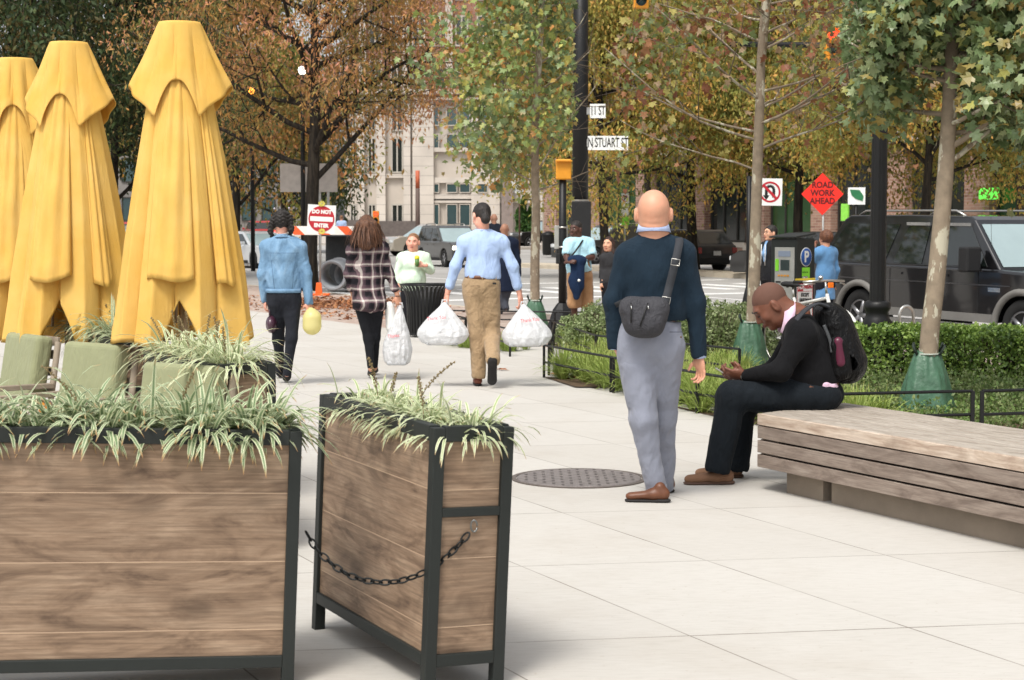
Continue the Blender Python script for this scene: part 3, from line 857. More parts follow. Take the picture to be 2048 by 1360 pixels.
def make_umbrella(label, x, D, ytop, seed, spread=1.0, twist=0.0):
    g = GX(x, D); t = thing("patio_umbrella", label, "umbrella", g, group="closed yellow patio umbrellas")
    zt = P(x, ytop, D).z - g.z; R = np.random.RandomState(seed)
    N = 240; th = np.arange(N) * 2 * math.pi / N
    def wrap(d): return (d + math.pi) % (2 * math.pi) - math.pi
    # hood: square vent cover, 4 long pointed corners between which the hem lifts
    ph0 = np.abs(wrap(th + math.pi / 2 - twist)); mir = np.minimum(ph0, math.pi - ph0)
    drop = np.where(mir < .55, .325 + .205 * (mir / .55) ** 2.6, .53 - .185 * ((mir - .55) / (math.pi / 2 - .55)) ** .9)
    rh = np.where(mir < .55, .17 + .06 * (mir / .55) ** .7, .23 + .062 * (mir - .55) / (math.pi / 2 - .55))
    hemz = zt - drop; NR = 26; rings = []
    for i in range(NR + 1):
        f = i / NR
        cre = np.abs(np.sin(4 * (th - twist) + .5)) ** .6
        r = .118 + (rh - .118) * f ** .95 - .022 * (1 - cre) * math.sin(math.pi * min(f * 1.1, 1)) - .016 * (.5 + .5 * np.cos(11 * th + seed)) * f
        z = (zt - .012) * (1 - f) + hemz * f
        rings.append(np.stack([r * np.cos(th), r * np.sin(th) * .92, z], -1))
    cap = np.stack([.02 * np.cos(th), .02 * np.sin(th), np.full(N, zt + .004)], -1)
    cap1 = np.stack([.112 * np.cos(th), .105 * np.sin(th), np.full(N, zt)], -1)
    rings = [cap, cap1] + rings
    Vv = np.concatenate(rings); Q = []
    for i in range(len(rings) - 1):
        k = np.arange(N); k2 = (k + 1) % N
        Q.append(np.stack([i * N + k, i * N + k2, (i + 1) * N + k2, (i + 1) * N + k], -1))
    o = np_mesh("hood", Vv, np.concatenate(Q), M_YEL, t, smooth=True)
    sm = o.modifiers.new("thick", 'SOLIDIFY'); sm.thickness = .004
    # body: 8 hanging panels folded into deep pleats, hem long at the 4 corners, short between
    ztb = zt - .16; rings = []; NR = 60
    cor2 = np.array([-.78, 1.02, 2.4, -2.35]) + twist - math.pi / 2
    w2 = np.min(np.abs(wrap(th[:, None] - cor2[None])), 1)
    corner = np.exp(-(w2 / .42) ** 2)
    lowz = P(x, 684, D).z - g.z; hiz = P(x, 556, D).z - g.z; midz = P(x, 596, D).z - g.z
    fa = wrap(th + math.pi / 2 - twist)
    notch = np.clip(1 - np.abs(fa - .04) / .30, 0, 1) ** .7
    side_up = np.clip(1 - np.abs(np.abs(fa) - 1.75) / .5, 0, 1)
    hem = lowz + (midz - lowz) * notch + .05 * side_up + .012 * np.sin(5 * th + seed)
    ph = R.rand(4) * 6
    for i in range(NR + 1):
        f = i / NR; z = ztb * (1 - f) + hem * f
        fz = np.clip((ztb - z) / (ztb - lowz), 0, 1)
        env = .115 + (.43 * spread - .115) * fz ** .82
        pleat = np.abs(np.sin(4 * (th - twist) + .25 * np.sin(fz * 4 + ph[0]) + .35 * np.sin(2 * th + ph[1])))
        pleat2 = np.abs(np.sin(9 * th + ph[2] + fz * .8 + .8 * np.sin(3 * th))) ** .7
        depth = (.13 + .19 * fz)
        r = env * (1 - depth * (1 - pleat ** .45) - .10 * fz * pleat2)
        r = r * (1 - .10 * fz * (1 - corner) ** 2 * np.clip(np.cos(th + math.pi / 2 - twist), 0, 1) ** 2)
        r = np.maximum(r, env * .55)
        fr = 0 * np.exp(-(wrap(th + math.pi / 2 - twist) / .22) ** 2) * np.exp(-((f - .62) / .18) ** 2) * .035   # bulge over the winding handle
        r = r + fr
        rings.append(np.stack([r * np.cos(th), r * np.sin(th) * .9, z], -1))
    # turned-under hem
    last = rings[-1]; inn = last.copy(); inn[:, 0] *= .8; inn[:, 1] *= .8; inn[:, 2] += .10
    inn2 = last.copy(); inn2[:, 0] *= .45; inn2[:, 1] *= .45; inn2[:, 2] += .35
    rings += [inn, inn2]
    Vv = np.concatenate(rings); Q = []
    for i in range(len(rings) - 1):
        k = np.arange(N); k2 = (k + 1) % N
        Q.append(np.stack([i * N + k, i * N + k2, (i + 1) * N + k2, (i + 1) * N + k], -1))
    o = np_mesh("canopy", Vv, np.concatenate(Q), M_YEL, t, smooth=True)
    def flap(a0, a1, zb, off, bulge):
        NA, NR2 = 26, 40; vs = []
        for i in range(NR2 + 1):
            f = i / NR2
            for j in range(NA + 1):
                u = j / NA; aa = a0 + (a1 - a0) * u; z = ztb * (1 - f) + (zb + .02 * math.sin(u * 5 + seed) + .03 * (u - .5)) * f
                fz = min(max((ztb - z) / (ztb - lowz), 0), 1)
                r = (.10 + (.43 * spread - .10) * fz ** .82) * (.94 + .05 * math.sin(math.pi * u)) + off + .006 * math.sin(u * 19 + 3 * f)
                r -= .03 * fz * (1 - math.sin(math.pi * u) ** .2)
                r += bulge * math.exp(-((u - .5) / .2) ** 2) * (math.exp(-((f - .62) / .10) ** 2) * .02 + math.exp(-((f - .93) / .04) ** 2) * .012)
                vs.append((r * math.cos(aa - math.pi / 2 + twist), r * math.sin(aa - math.pi / 2 + twist) * .9, z))
        k = NA + 1; q = [(i * k + j, i * k + j + 1, (i + 1) * k + j + 1, (i + 1) * k + j) for i in range(NR2) for j in range(NA)]
        raw_mesh("canopy_flap", vs, q, M_YEL, t, smooth=True).modifiers.new("thick", 'SOLIDIFY').thickness = .003
    flap(-.50, .30, hiz, .010, 1); flap(.70, 1.05, hiz - .03, .004, 0)
    m = MB(); m.tube([(0, 0, .02), (0, 0, zt - .02)], .024, 14); m.build("pole", M_POLE, t)
    for k in range(4):
        a = k * math.pi / 2 + .5
        m = MB(); m.tube([(.07 * math.cos(a), .07 * math.sin(a), zt - .3), (.13 * math.cos(a), .13 * math.sin(a), lowz + .1)], .009, 6); m.build("rib", M_POLE, t)
    m = MB(); m.lathe([(.26, 0), (.26, .05), (.05, .07), (.035, .35), (.03, .36)], seg=24); m.build("base", M_BLK2, t)
    m = MB(); bz_ = hiz + .05; m.lathe([(.0, .012), (.012, .010), (.014, 0)], (-.02, -.9 * env_front(spread, twist, zt, lowz, bz_) - .004, bz_), seg=12, axis=(0, -1, .1)); m.build("button", M_BLK2, t)
    return t
def env_front(spread, twist, zt, lowz, z):
    fz = (zt - .16 - z) / (zt - .16 - lowz); return (.115 + (.43 * spread - .115) * fz ** .82) * (1 - .30 * fz * .8) * .96 - .0
make_umbrella("tallest closed yellow umbrella, nearest the walkway, behind the striped grass", 366, 9.8, 46, 1, 1.0, .06)
make_umbrella("middle closed yellow umbrella of the three", 146, 10.93, 86, 2, 1.05, -.10)
make_umbrella("farthest closed yellow umbrella, cut by the left edge of the view", 40, 12.05, 118, 3, 1.0, .12)

# ---- dining chairs and table ----
M_CUSH = cloth("sage green cushion", C(138, 141, 108), .06, fold=.3, weave=260, wv=.6)
M_TEAK = mat("weathered teak", C(140, 128, 112), .75, var=.2, scale=12)
def make_chair(label, loc, rotz):
    t = thing("dining_chair", label, "chair", loc, rotz, group="patio chairs with sage cushions")
    # faces -y (towards the camera side); back at +y
    for sx in (-1, 1):
        m = MB(); m.box((sx * .25, -.22, .21), (.04, .04, .42)); m.build("leg", M_TEAK, t, bevel=.004)
        m = MB(); m.tube([(sx * .25, .22, 0), (sx * .25, .23, .42), (sx * .25, .30, .88)], .02, 8); m.build("leg", M_TEAK, t)
        m = MB(); m.box((sx * .27, 0, .62), (.05, .5, .03)); m.box((sx * .27, -.22, .52), (.04, .04, .2)); m.build("armrest", M_TEAK, t, bevel=.004)
    m = MB(); m.box((0, 0, .40), (.52, .5, .04)); m.build("seat_frame", M_TEAK, t, bevel=.004)
    m = MB()
    for z in (.5, .60, .70, .80, .88): m.box((0, .225 + (z - .42) * .17, z), (.5, .02, .055), rot=(-.17, 0, 0))
    m.build("back_slat", M_TEAK, t, bevel=.004)
    f = Fd(.012); f.cap((-.2, 0, .46), (.2, 0, .46), .05, .05, flat=(0, 1, 0), q=4.4); sdf_obj("seat_cushion", f, M_CUSH, t)
    m = MB(); m.box((0, 0, 0), (.50, .11, .44)); m.build("back_cushion", M_CUSH, t, loc=(0, .19, .70), rot=(-.17, 0, 0), bevel=.035, segs=4)
    return t
def chair_at(x, y, D, rotz, label):
    p = P(x, y, D); return make_chair(label, (p.x, D, gz(D)), rotz)
chair_at(128, 700, 9.65, math.radians(-40), "patio chair with sage green cushion standing fully in view behind the white table")
chair_at(300, 760, 8.15, math.radians(-36), "patio chair with sage green cushion half hidden behind the striped grass")
chair_at(-12, 700, 10.5, math.radians(-52), "patio chair with sage green cushion cut by the left edge of the view")
tb = P(20, 770, 7.9); t_ = thing("dining_table", "pale round dining table top behind the foreground planter", "table", (tb.x - .25, 7.9, 0))
m = MB(); m.lathe([(0, .735), (.43, .735), (.44, .725), (.44, .705), (0, .705)], seg=48); m.build("tabletop", mat("pale table top", C(205, 200, 190, .9), .45, var=.08), t_)
m = MB(); m.lathe([(.28, 0), (.26, .02), (.04, .05), (.035, .70)], seg=24); m.build("pedestal", M_BLK2, t_)
mg_ = P(185, 830, 6.6)
for k in range(2):
    g_ = thing("marigold", "small orange marigold glimpsed through the striped grass", "flower", P(92 + 95 * k, 822, 6.5), group="marigolds behind the foreground planter")
    m = MB(); R_ = random.Random(k)
    for i in range(60):
        a, b = R_.uniform(0, 6.28), R_.uniform(0, 1.5); d = Vector((math.cos(a) * math.cos(b), math.sin(a) * math.cos(b), math.sin(b)))
        X, Y, Z = frame_of(d); c = d * .025; m.quad(c - X * .01, c + Y * .01 + Z * .01, c + X * .01, c - Y * .008)
    m.build("petals", mat("marigold orange", C(235, 150, 30), .6), g_)
    m = MB(); m.tube([(0, 0, -.12), (0, 0, .01)], .003, 5); m.build("stem", mat("stem green", C(70, 100, 50), .7), g_)

# ---- slatted bench ----
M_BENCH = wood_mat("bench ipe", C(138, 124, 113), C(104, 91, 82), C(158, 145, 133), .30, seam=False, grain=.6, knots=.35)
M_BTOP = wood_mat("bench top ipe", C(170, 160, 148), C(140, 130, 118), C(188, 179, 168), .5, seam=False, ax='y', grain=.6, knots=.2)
M_BCONC = mat("bench concrete", C(140, 128, 114), .9, var=.2, scale=3, bump=.4)
ZB = .462
Fc = P(1523, 827, (H - ZB) * F / (827 - HOR)); Bc = P(1690, 806, (H - ZB) * F / (806 - HOR))
ub = (G(2048, 1080) - G(1557, 968)); ub.z = 0; ub.normalize(); vb = Vector((-ub.y, ub.x, 0)) # vb points away from the viewer
bang = math.atan2(ub.y, ub.x)
bench = thing("bench", "long weathered timber slat bench on a concrete plinth with a man seated at its end", "bench", (Fc.x, Fc.y, 0), bang)
# local: x along bench, y away. end is cut at an angle
dB = Bc - Fc; bxl, byl = dB.dot(ub), dB.dot(vb); LB = 5.2
def cutx(y): return bxl * y / byl
Wb = byl
nsl = 9; sw = Wb / nsl
for k in range(nsl):
    y0, y1 = k * sw + (.0 if k == 0 else .007), (k + 1) * sw - .007
    m = MB(); z0, z1 = ZB - .042, ZB
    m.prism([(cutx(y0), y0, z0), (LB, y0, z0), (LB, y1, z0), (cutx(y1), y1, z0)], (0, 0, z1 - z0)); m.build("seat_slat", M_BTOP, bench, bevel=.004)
hs_ = [(.375, .30), (.290, .215), (.205, .13)]
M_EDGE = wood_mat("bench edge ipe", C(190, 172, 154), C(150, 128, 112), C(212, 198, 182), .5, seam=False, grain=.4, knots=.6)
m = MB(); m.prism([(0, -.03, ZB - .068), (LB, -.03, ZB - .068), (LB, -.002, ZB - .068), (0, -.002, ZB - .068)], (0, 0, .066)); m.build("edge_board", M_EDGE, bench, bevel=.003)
for (a, b_) in ((.385, .312), (.300, .227), (.215, .140)):
    for (p_, q_) in (((0, -.028), (LB, -.028)),):
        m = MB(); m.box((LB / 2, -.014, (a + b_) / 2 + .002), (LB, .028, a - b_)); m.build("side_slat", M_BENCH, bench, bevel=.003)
        # angled end
        l_ = math.hypot(bxl, byl); an = math.atan2(byl, bxl)
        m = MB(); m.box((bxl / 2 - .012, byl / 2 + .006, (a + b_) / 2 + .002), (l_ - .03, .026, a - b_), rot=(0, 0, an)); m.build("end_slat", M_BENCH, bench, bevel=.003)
base_l = G(1557, 968) - Vector((Fc.x, Fc.y, 0)); xb0, yb0 = base_l.dot(ub), base_l.dot(vb)
print('YB0', yb0); yb0 = .075
gapx = (G(1705, 1000) - Vector((Fc.x, Fc.y, 0))).dot(ub)
for (a, b_) in ((.16, gapx - .04), (gapx + .04, LB)):
    m = MB(); m.prism([(a, yb0, 0), (b_, yb0, 0), (b_, Wb - .1, 0), (a + .2, Wb - .1, 0)], (0, 0, .20)); m.build("plinth", M_BCONC, bench)
m = MB(); m.prism([(.12, .045, .19), (LB, .045, .19), (LB, Wb - .03, .19), (.5, Wb - .03, .19)], (0, 0, .19)); m.build("void_shade", mat("bench void", C(30, 27, 25), .95), bench)  # near-black block stands in for the shade inside the hollow bench

# ---- low garden railings ----
def railing(label, pts, h=.34, posts=None, group="low black garden railings", rails=(1.0, .48)):
    o = thing("railing", label, "railing", pts[0], group=group); o0 = Vector(pts[0])
    for i in range(len(pts) - 1):
        a, b = Vector(pts[i]) - o0, Vector(pts[i + 1]) - o0
        for r in rails:
            m = MB(); m.tube([a + Vector((0, 0, h * r)), b + Vector((0, 0, h * r))], .012, 4, smooth=False); m.build("rail", M_BLK2, o)
        L_ = (b - a).length; n = max(1, round(L_ / (posts or 1.8)))
        for k in range(n + 1):
            if k == n and i < len(pts) - 2: continue
            p = a.lerp(b, k / n)
            if k in (0, n):
                m = MB(); m.box(p + Vector((0, 0, h / 2)), (.028, .028, h)); m.build("post", M_BLK2, o)
            else:
                d = (b - a).normalized() * .035
                for s in (-1, 1): m = MB(); m.box(p + d * s + Vector((0, 0, h / 2)), (.026, .026, h)); m.build("post", M_BLK2, o)
    return o
def G2(x, y):
    p = G(x, y); return p
f1 = G2(1088, 755); f2 = G2(1394, 826); f3 = Vector((2.36, 12.75, 0)); f4 = Vector((3.45, 13.05, 0)); f5 = Vector((5.6, 13.6, 0))
railing("black low railing running from the walkway to the bench beside the bald man", [f1, f2, f3])
railing("black low railing in front of the low shrubs behind the bench", [f3 + Vector((.02, .05, 0)), f4])
railing("black low railing at the right edge of the view behind the bench", [f4 + Vector((.07, 0, 0)), f5])
g1, g2_, g3 = GX(1104, 24.2), GX(1192, 20.3), GX(1480, 17.6)
railing("black low railing around the round bushes in the middle of the planting bed", [g1, g2_, g3])
g4 = GX(1340, 26.8)
railing("farthest black low railing between the dark poles and the street", [GX(880, 27.5), GX(1110, 27), g4], rails=(1.0, .62))
railing("black low railing near the black litter bin, running toward the street", [GX(1020, 21.8), GX(895, 26.5)])
railing("short black low railing joining the two bed corners", [g1 + Vector((.03, -.1, 0)), GX(1098, 18.6)])

# ---- fluted lamp post ----
def lamp_post(x, D, label, r=.083):
    g = GX(x, D); t = thing("lamp_post", label, "lamp post", g)
    N = 48; prof = [(0, .28), (.02, .28), (.10, .24), (.16, .23), (.20, .25), (.24, .20), (.42, .165), (.52, .14), (.60, .15), (.64, .125), (.70, .112), (.74, .135), (.80, .135), (.82, .10)]
    m = MB(); m.lathe([(b * (r / .083), a) for a, b in prof], seg=32); m.build("base", M_BLK2, t)
    vs = []; fs = []
    for i in range(2):
        z = .78 if i == 0 else 6.4; rr = r if i == 0 else r * .82
        for k in range(N):
            a = 2 * math.pi * k / N; q = rr * (1 - .09 * (k % 4 in (0,)) - .05 * (k % 4 in (1, 3)))
            vs.append((q * math.cos(a), q * math.sin(a), z))
    for k in range(N): fs.append((k, (k + 1) % N, N + (k + 1) % N, N + k))
    raw_mesh("post", vs, fs, M_BLK2, t, smooth=True)
    m = MB(); m.lathe([(.1, 6.3), (.14, 6.4), (.12, 6.5), (.09, 6.6)], seg=24); m.build("collar", M_BLK2, t)
    m = MB(); m.lathe([(.09, 6.6), (.2, 6.75), (.23, 7.0), (.17, 7.25), (.05, 7.35), (0, 7.36)], seg=24); m.build("globe", mat("lamp globe", C(225, 222, 210), .35), t)
    return t
lamp_post(1755, 17.9, "black fluted lamp post standing beside the hedge in front of the dark vehicle")
# ================= TREES AND SHRUBS =================
def leaf_mat(name, pal, clump=1.2, rough=.5, trans=.3, pal2=None, spec=.3):
    n = NB(name); g = n.n("ShaderNodeNewGeometry"); co = n.co()
    k = len(pal); c = n.ramp(g.outputs['Random Per Island'], [(i / k, p) for i, p in enumerate(pal)], 'CONSTANT')
    if pal2:
        k2 = len(pal2); d = n.ramp(g.outputs['Random Per Island'], [(i / k2, p) for i, p in enumerate(pal2)], 'CONSTANT')
        c = n.mix(n.ramp(n.noise(co, clump, 2), [(.42, 0.0), (.56, 1.0)]), c, d)
    n.base(c); n.set(rough, 0, spec)
    if trans:
        tr = n.n("ShaderNodeBsdfTranslucent"); n.l(c, tr.inputs[0]); ms = n.n("ShaderNodeMixShader"); ms.inputs[0].default_value = trans
        n.l(n.b.outputs[0], ms.inputs[1]); n.l(tr.outputs[0], ms.inputs[2]); n.l(ms.outputs[0], n.out.inputs[0])
    return n.m
def bark_mat(name, c, c2, scale=(8, 8, 2), thr=(.45, .55), bump=.5):
    n = NB(name); f = n.noise(n.co(scale=scale), 1, 5, .6)
    n.base(n.mix(n.ramp(f, [(thr[0], 0.0), (thr[1], 1.0)]), n.ramp(n.noise(n.co(), 12, 4), [(.3, mul(c, .8)), (.7, mul(c, 1.15))]), c2))
    n.bump(n.noise(n.co(scale=(30, 30, 8)), 1, 5), bump, .02); n.set(.85, 0, .2); return n.m
M_BARKP = bark_mat("plane bark", C(142, 128, 110), C(184, 178, 158), (9, 9, 4), (.56, .58), .2)
M_BARKD = bark_mat("dark bark", C(36, 32, 28), C(56, 50, 42), (14, 14, 2), (.45, .6), .9)
M_TWIG = mat("twig", C(104, 92, 78), .85, var=.2)
T_LANCE = np.array([(0, 0, 0), (.14, .45, .03), (0, 1, 0), (-.14, .45, .03)], float)
T_OVAL = np.array([(0, 0, 0), (.28, .35, .05), (.2, .8, .03), (0, 1, 0), (-.2, .8, .03), (-.28, .35, .05)], float)
_mp = [(0, 0), (.30, -.06), (.50, .16), (.27, .28), (.56, .60), (.24, .58), (0, 1.0)]
T_MAPLE = np.array([(x, y, .16 * abs(x) - .26 * y * y) for x, y in _mp] + [(-x, y, .16 * abs(x) - .26 * y * y) for x, y in _mp[1:-1][::-1]], float)
def leaves(name, pos, size, tmpl, m, parent=None, seed=0, droop=.5, hor=.5, dirs=None, origin=None, wid=1.0):
    R = np.random.RandomState(seed); n = len(pos)
    az = R.rand(n) * 6.2832; el = R.normal(-droop, .45, n)
    d = np.stack([np.cos(az) * np.cos(el), np.sin(az) * np.cos(el), np.sin(el)], -1)
    if dirs is not None: d = d * .6 + dirs * .7; d /= np.linalg.norm(d, axis=1)[:, None] + 1e-9
    u = R.normal(0, 1, (n, 3)) * (1 - hor) + np.array([0, 0, 1.0]) * hor
    x = np.cross(d, u); x /= np.linalg.norm(x, axis=1)[:, None] + 1e-9; z = np.cross(x, d)
    sz = size * R.uniform(.6, 1.3, n)
    T = tmpl * np.array([wid, 1, 1])
    Vv = pos[:, None, :] + sz[:, None, None] * (T[None, :, 0, None] * x[:, None, :] + T[None, :, 1, None] * d[:, None, :] + T[None, :, 2, None] * z[:, None, :])
    if origin is not None: Vv = Vv - np.array(tuple(origin))
    k = len(T); Fq = np.arange(n * k).reshape(n, k)
    return np_mesh(name, Vv.reshape(-1, 3), Fq, m, parent, k=k)
class Tree:
    def __init__(s, seed, base): s.R = random.Random(seed); s.mb = MB(); s.tw = MB(); s.tips = []; s.base = Vector(base)
    def limb(s, p, d, L, r, lvl, maxl, up=.15, spread=.7, nch=4, wig=.18, tipr=.35, first=.25, ratio=.62, seg=6):
        R = s.R; n = 4 if lvl else 6; pts = [p.copy()]; dd = d.normalized(); rs = [r]
        for i in range(n):
            dd = (dd + Vector((R.gauss(0, wig), R.gauss(0, wig), R.gauss(0, wig) + up)) * .5).normalized()
            pts.append(pts[-1] + dd * (L / n)); rs.append(r * (1 - (1 - tipr) * (i + 1) / n))
        (s.mb if r > .012 else s.tw).tube(pts, rs, max(3, seg - lvl), cap=False)
        if lvl >= maxl:
            for i in range(1, len(pts)): s.tips.append((pts[i], dd))
            return
        if lvl == maxl - 1:
            for i in range(2, len(pts)): s.tips.append((pts[i], dd))
        for k in range(nch):
            f = first + (1 - first) * (k + R.random() * .8) / nch; f = min(f, 1)
            x = f * n; i = min(int(x), n - 1); q = pts[i].lerp(pts[i + 1], x - i); a = R.random() * 6.283 if lvl else k * 2.4 + R.random()
            X, Y, Z = frame_of(pts[i + 1] - pts[i]); side = X * math.cos(a) + Y * math.sin(a)
            s.limb(q, (Z * (1 - spread * .6) + side * spread), L * ratio * R.uniform(.75, 1.15), rs[i] * .55, lvl + 1, maxl, up * .6, spread, nch, wig, tipr, first, ratio, seg)
    def tip_arr(s, n, jit, seed=0):
        R = np.random.RandomState(seed); P_ = np.array([tuple(t[0]) for t in s.tips]); D_ = np.array([tuple(t[1]) for t in s.tips])
        k = R.randint(0, len(P_), n); return P_[k] + R.normal(0, jit, (n, 3)), D_[k]

def trunk_pts(px, D):        # photo points of a trunk at one depth
    return [P(x, y, D) for x, y in px]
def finish(name, label, base, T, bark, crown_fn, cat="tree", group=None, twig=M_TWIG):
    t = thing(name, label, cat, base, group=group)
    def loc(mb):
        for v in mb.v: v -= Vector(base)
    loc(T.mb)
    tr = T.mb.build("trunk", bark, t)
    if T.tw.v: loc(T.tw); T.tw.build("twigs", twig, t)['kind'] = 'stuff'
    for o in crown_fn(t): o['kind'] = 'stuff'
    return t
PAL_PLANE = [C(108, 128, 84), C(126, 144, 102), C(146, 158, 112), C(94, 114, 72), C(120, 136, 94), C(166, 164, 88), C(112, 130, 90)]
PAL_PLANE2 = [C(150, 164, 90), C(182, 178, 94), C(156, 140, 86), C(126, 146, 86), C(184, 134, 76), C(140, 156, 94)]
M_LP = leaf_mat("plane leaves", PAL_PLANE, 1.4, .45, .25, PAL_PLANE2, spec=.4)
M_LPD = leaf_mat("plane leaves green", PAL_PLANE, 1.4, .4, .2, PAL_PLANE[:4] + [C(150, 130, 70)], spec=.5)
M_LSP = leaf_mat("sparse plane leaves", [C(128, 134, 80), C(160, 150, 84), C(150, 106, 72), C(108, 122, 76), C(130, 84, 60), C(164, 140, 110)], 2, .5, .25)
def water_bag(label, g, w=.23, h=.5, label_group="green tree watering bags"):
    t = thing("watering_bag", label, "watering bag", g, group=label_group)
    N = 48; vs = []; fs = []; NR = 16
    for i in range(NR + 1):
        f = i / NR
        for k in range(N):
            a = 2 * math.pi * k / N; q = (w * (1 - f) ** .8 + .09 * f) * (1 + .12 * (1 - f) * math.sin(5 * a + 1) * (1 - f * .3) + .05 * math.sin(11 * a + f * 4) + .03 * math.sin(17 * a - f * 7))
            if f == 0: q *= .9
            vs.append((q * math.cos(a), q * math.sin(a) * .85, h * f + .02 * math.sin(2 * a + 1) * f))
    for i in range(NR):
        for k in range(N): fs.append((i * N + k, i * N + (k + 1) % N, (i + 1) * N + (k + 1) % N, (i + 1) * N + k))
    mg = mat("green woven bag", C(62, 98, 74), .42, var=.22, scale=9, bump=.5, bscale=14, bdist=.02, spec=.6)
    raw_mesh("bag", vs, fs, mg, t, smooth=True)
    m = MB(); m.tube([(.09 * math.cos(a), .09 * math.sin(a), h - .01) for a in np.linspace(0, 6.28, 20)], .008, 6); m.build("collar", mat("pale zip", C(170, 176, 165), .6), t)
    for sx in (-1, 1):
        m = MB(); m.tube([(sx * .09, -.05, h - .02), (sx * .13, -.06, h + .06), (sx * .12, -.03, h + .08), (sx * .10, 0, h)], .012, 6); m.build("handle", mat("dark strap", C(42, 52, 46), .7), t)
    return t

def plane_tree(label, px, D, r0, r1, branches, leaf_n, jit, size, m, seed, tip=4, bag=None, lvl=2, up=.12, prune=None):
    base = GX(px[0][0], D); T = Tree(seed, base)
    pts = trunk_pts(px, D); pts[0].z = base.z - .05
    n = len(pts); rs = [r0 + (r1 - r0) * i / (n - 1) for i in range(n)]
    sm = catrom(pts, 6); T.mb.tube(sm, [r0 * 1.15 if i == 0 else r0 + (r1 - r0) * i / (len(sm) - 1) for i in range(len(sm))], 16)
    for (f, dx, dy, dz, L, r) in branches:
        q = sm[min(int(f * (len(sm) - 1)), len(sm) - 1)]
        T.limb(q, Vector((dx, dy, dz)), L, r, 0, lvl, up=up, spread=.75, nch=tip, wig=.14, ratio=.5)
    def crown(t):
        P_, D_ = T.tip_arr(leaf_n, jit, seed)
        if prune is not None: P_ = P_[(P_[:, 0] > prune[0]) & (P_[:, 0] < prune[1])]
        return [leaves("crown", P_, size, T_MAPLE, m, t, seed, droop=.7, hor=.12, origin=base)]
    return finish("plane_tree", label, base, T, M_BARKP, crown, group="young plane trees along the pavement")
def fan(n, f0, f1, seed, L, r, z0=.2, z1=.7, xb=0, yb=0):
    R = random.Random(seed); out = []
    for i in range(n):
        a = i * 2.4 + R.random() * .7; f = f0 + (f1 - f0) * i / max(n - 1, 1)
        out.append((f, math.cos(a) + xb, math.sin(a) + yb, R.uniform(z0, z1), L * R.uniform(.75, 1.2) * (1.1 - .35 * i / n), r))
    return out
# T4: near right, leaning, heavy crown
plane_tree("nearest young plane tree with mottled trunk and dense green crown, right of the lamp post", [(1855, 800), (1858, 690), (1872, 560), (1884, 430), (1892, 330), (1898, 230), (1904, 90), (1908, -60), (1910, -220)], 14.4, .082, .05,
           fan(15, .60, .98, 4, 1.02, .026, .0, .5, xb=.12) + [(.56, 1, -.3, .45, .9, .03), (.52, .9, .3, .5, 1.0, .026), (.70, -1.0, -.2, .2, .9, .022), (.75, -1, .2, .25, .85, .02), (.66, 1.0, -.1, -.1, 1.1, .022), (.62, .3, -1, .0, 1.0, .02), (.8, -.9, -.6, .1, .8, .02), (.74, .8, -.7, .0, 1.2, .02)],
           15500, .115, .086, M_LPD, 21, lvl=2, prune=(2.80, 9))
water_bag("green watering bag round the nearest plane tree behind the bench", GX(1856, 14.4) , .235, .53)
# T3: middle, sparse
plane_tree("thin plane tree with sparse yellowing leaves behind the seated man", [(1500, 690), (1508, 560), (1512, 430), (1516, 300), (1520, 200), (1523, 100), (1530, 10), (1540, -90)], 20.0, .075, .036,
           fan(17, .45, .98, 9, 1.75, .017, .1, .6) + [(.40, -1, .1, .35, 1.7, .015), (.46, -1, -.2, .25, 2.1, .017), (.52, 1, .1, .5, 1.7, .02), (.55, 1, 0, .3, 1.5, .016)],
           2600, .15, .084, M_LSP, 33, lvl=2, up=.08, prune=(1.15, 9))
water_bag("green watering bag beside the seated man's face round the thin plane tree", GX(1500, 20.0), .21, .52)
# T2: left-centre, bushy
plane_tree("slender plane tree with a bushy green crown behind the man carrying white bags", [(1070, 615), (1070, 520), (1072, 430), (1070, 330), (1072, 220), (1078, 110), (1084, 0), (1086, -110)], 30.0, .085, .045,
           fan(24, .36, .98, 15, 1.45, .02, .05, .55, xb=-.28), 7200, .16, .108, M_LP, 45, lvl=2, up=.1, prune=(-9, 1.06))
water_bag("green watering bag seen above the right plastic bag, round the slender plane tree", GX(1070, 29.0), .20, .44)

# big oak with rust-coloured leaves
PAL_RUST = [C(184, 128, 80), C(202, 146, 94), C(164, 112, 74), C(192, 138, 104), C(208, 162, 104), C(160, 122, 76), C(198, 140, 114)]
PAL_OLV = [C(130, 124, 70), C(164, 136, 72), C(104, 108, 62), C(172, 126, 66), C(118, 110, 62)]
PAL_GRN = [C(56, 72, 42), C(68, 84, 48), C(48, 62, 38), C(80, 92, 52), C(62, 76, 46)]
PAL_YEL = [C(176, 162, 78), C(190, 164, 80), C(150, 150, 72), C(204, 158, 84), C(160, 142, 70), C(140, 142, 70), C(210, 160, 84)]
PAL_YEL2 = [C(124, 132, 64), C(140, 140, 70), C(108, 116, 58), C(152, 144, 72), C(168, 140, 74)]
M_RUST = leaf_mat("rust leaves", PAL_RUST, .45, .6, .3, PAL_OLV)
M_GRNL = leaf_mat("dark green leaves", PAL_GRN, .5, .6, .25, PAL_GRN[:3] + [C(112, 92, 52), C(92, 84, 48)])
M_YELL = leaf_mat("yellow green leaves", PAL_YEL, .28, .6, .3, PAL_YEL2)
M_ORG = leaf_mat("orange leaves", PAL_RUST[:3] + PAL_OLV[:3] + [C(170, 124, 50)], .3, .6, .3, PAL_YEL2)
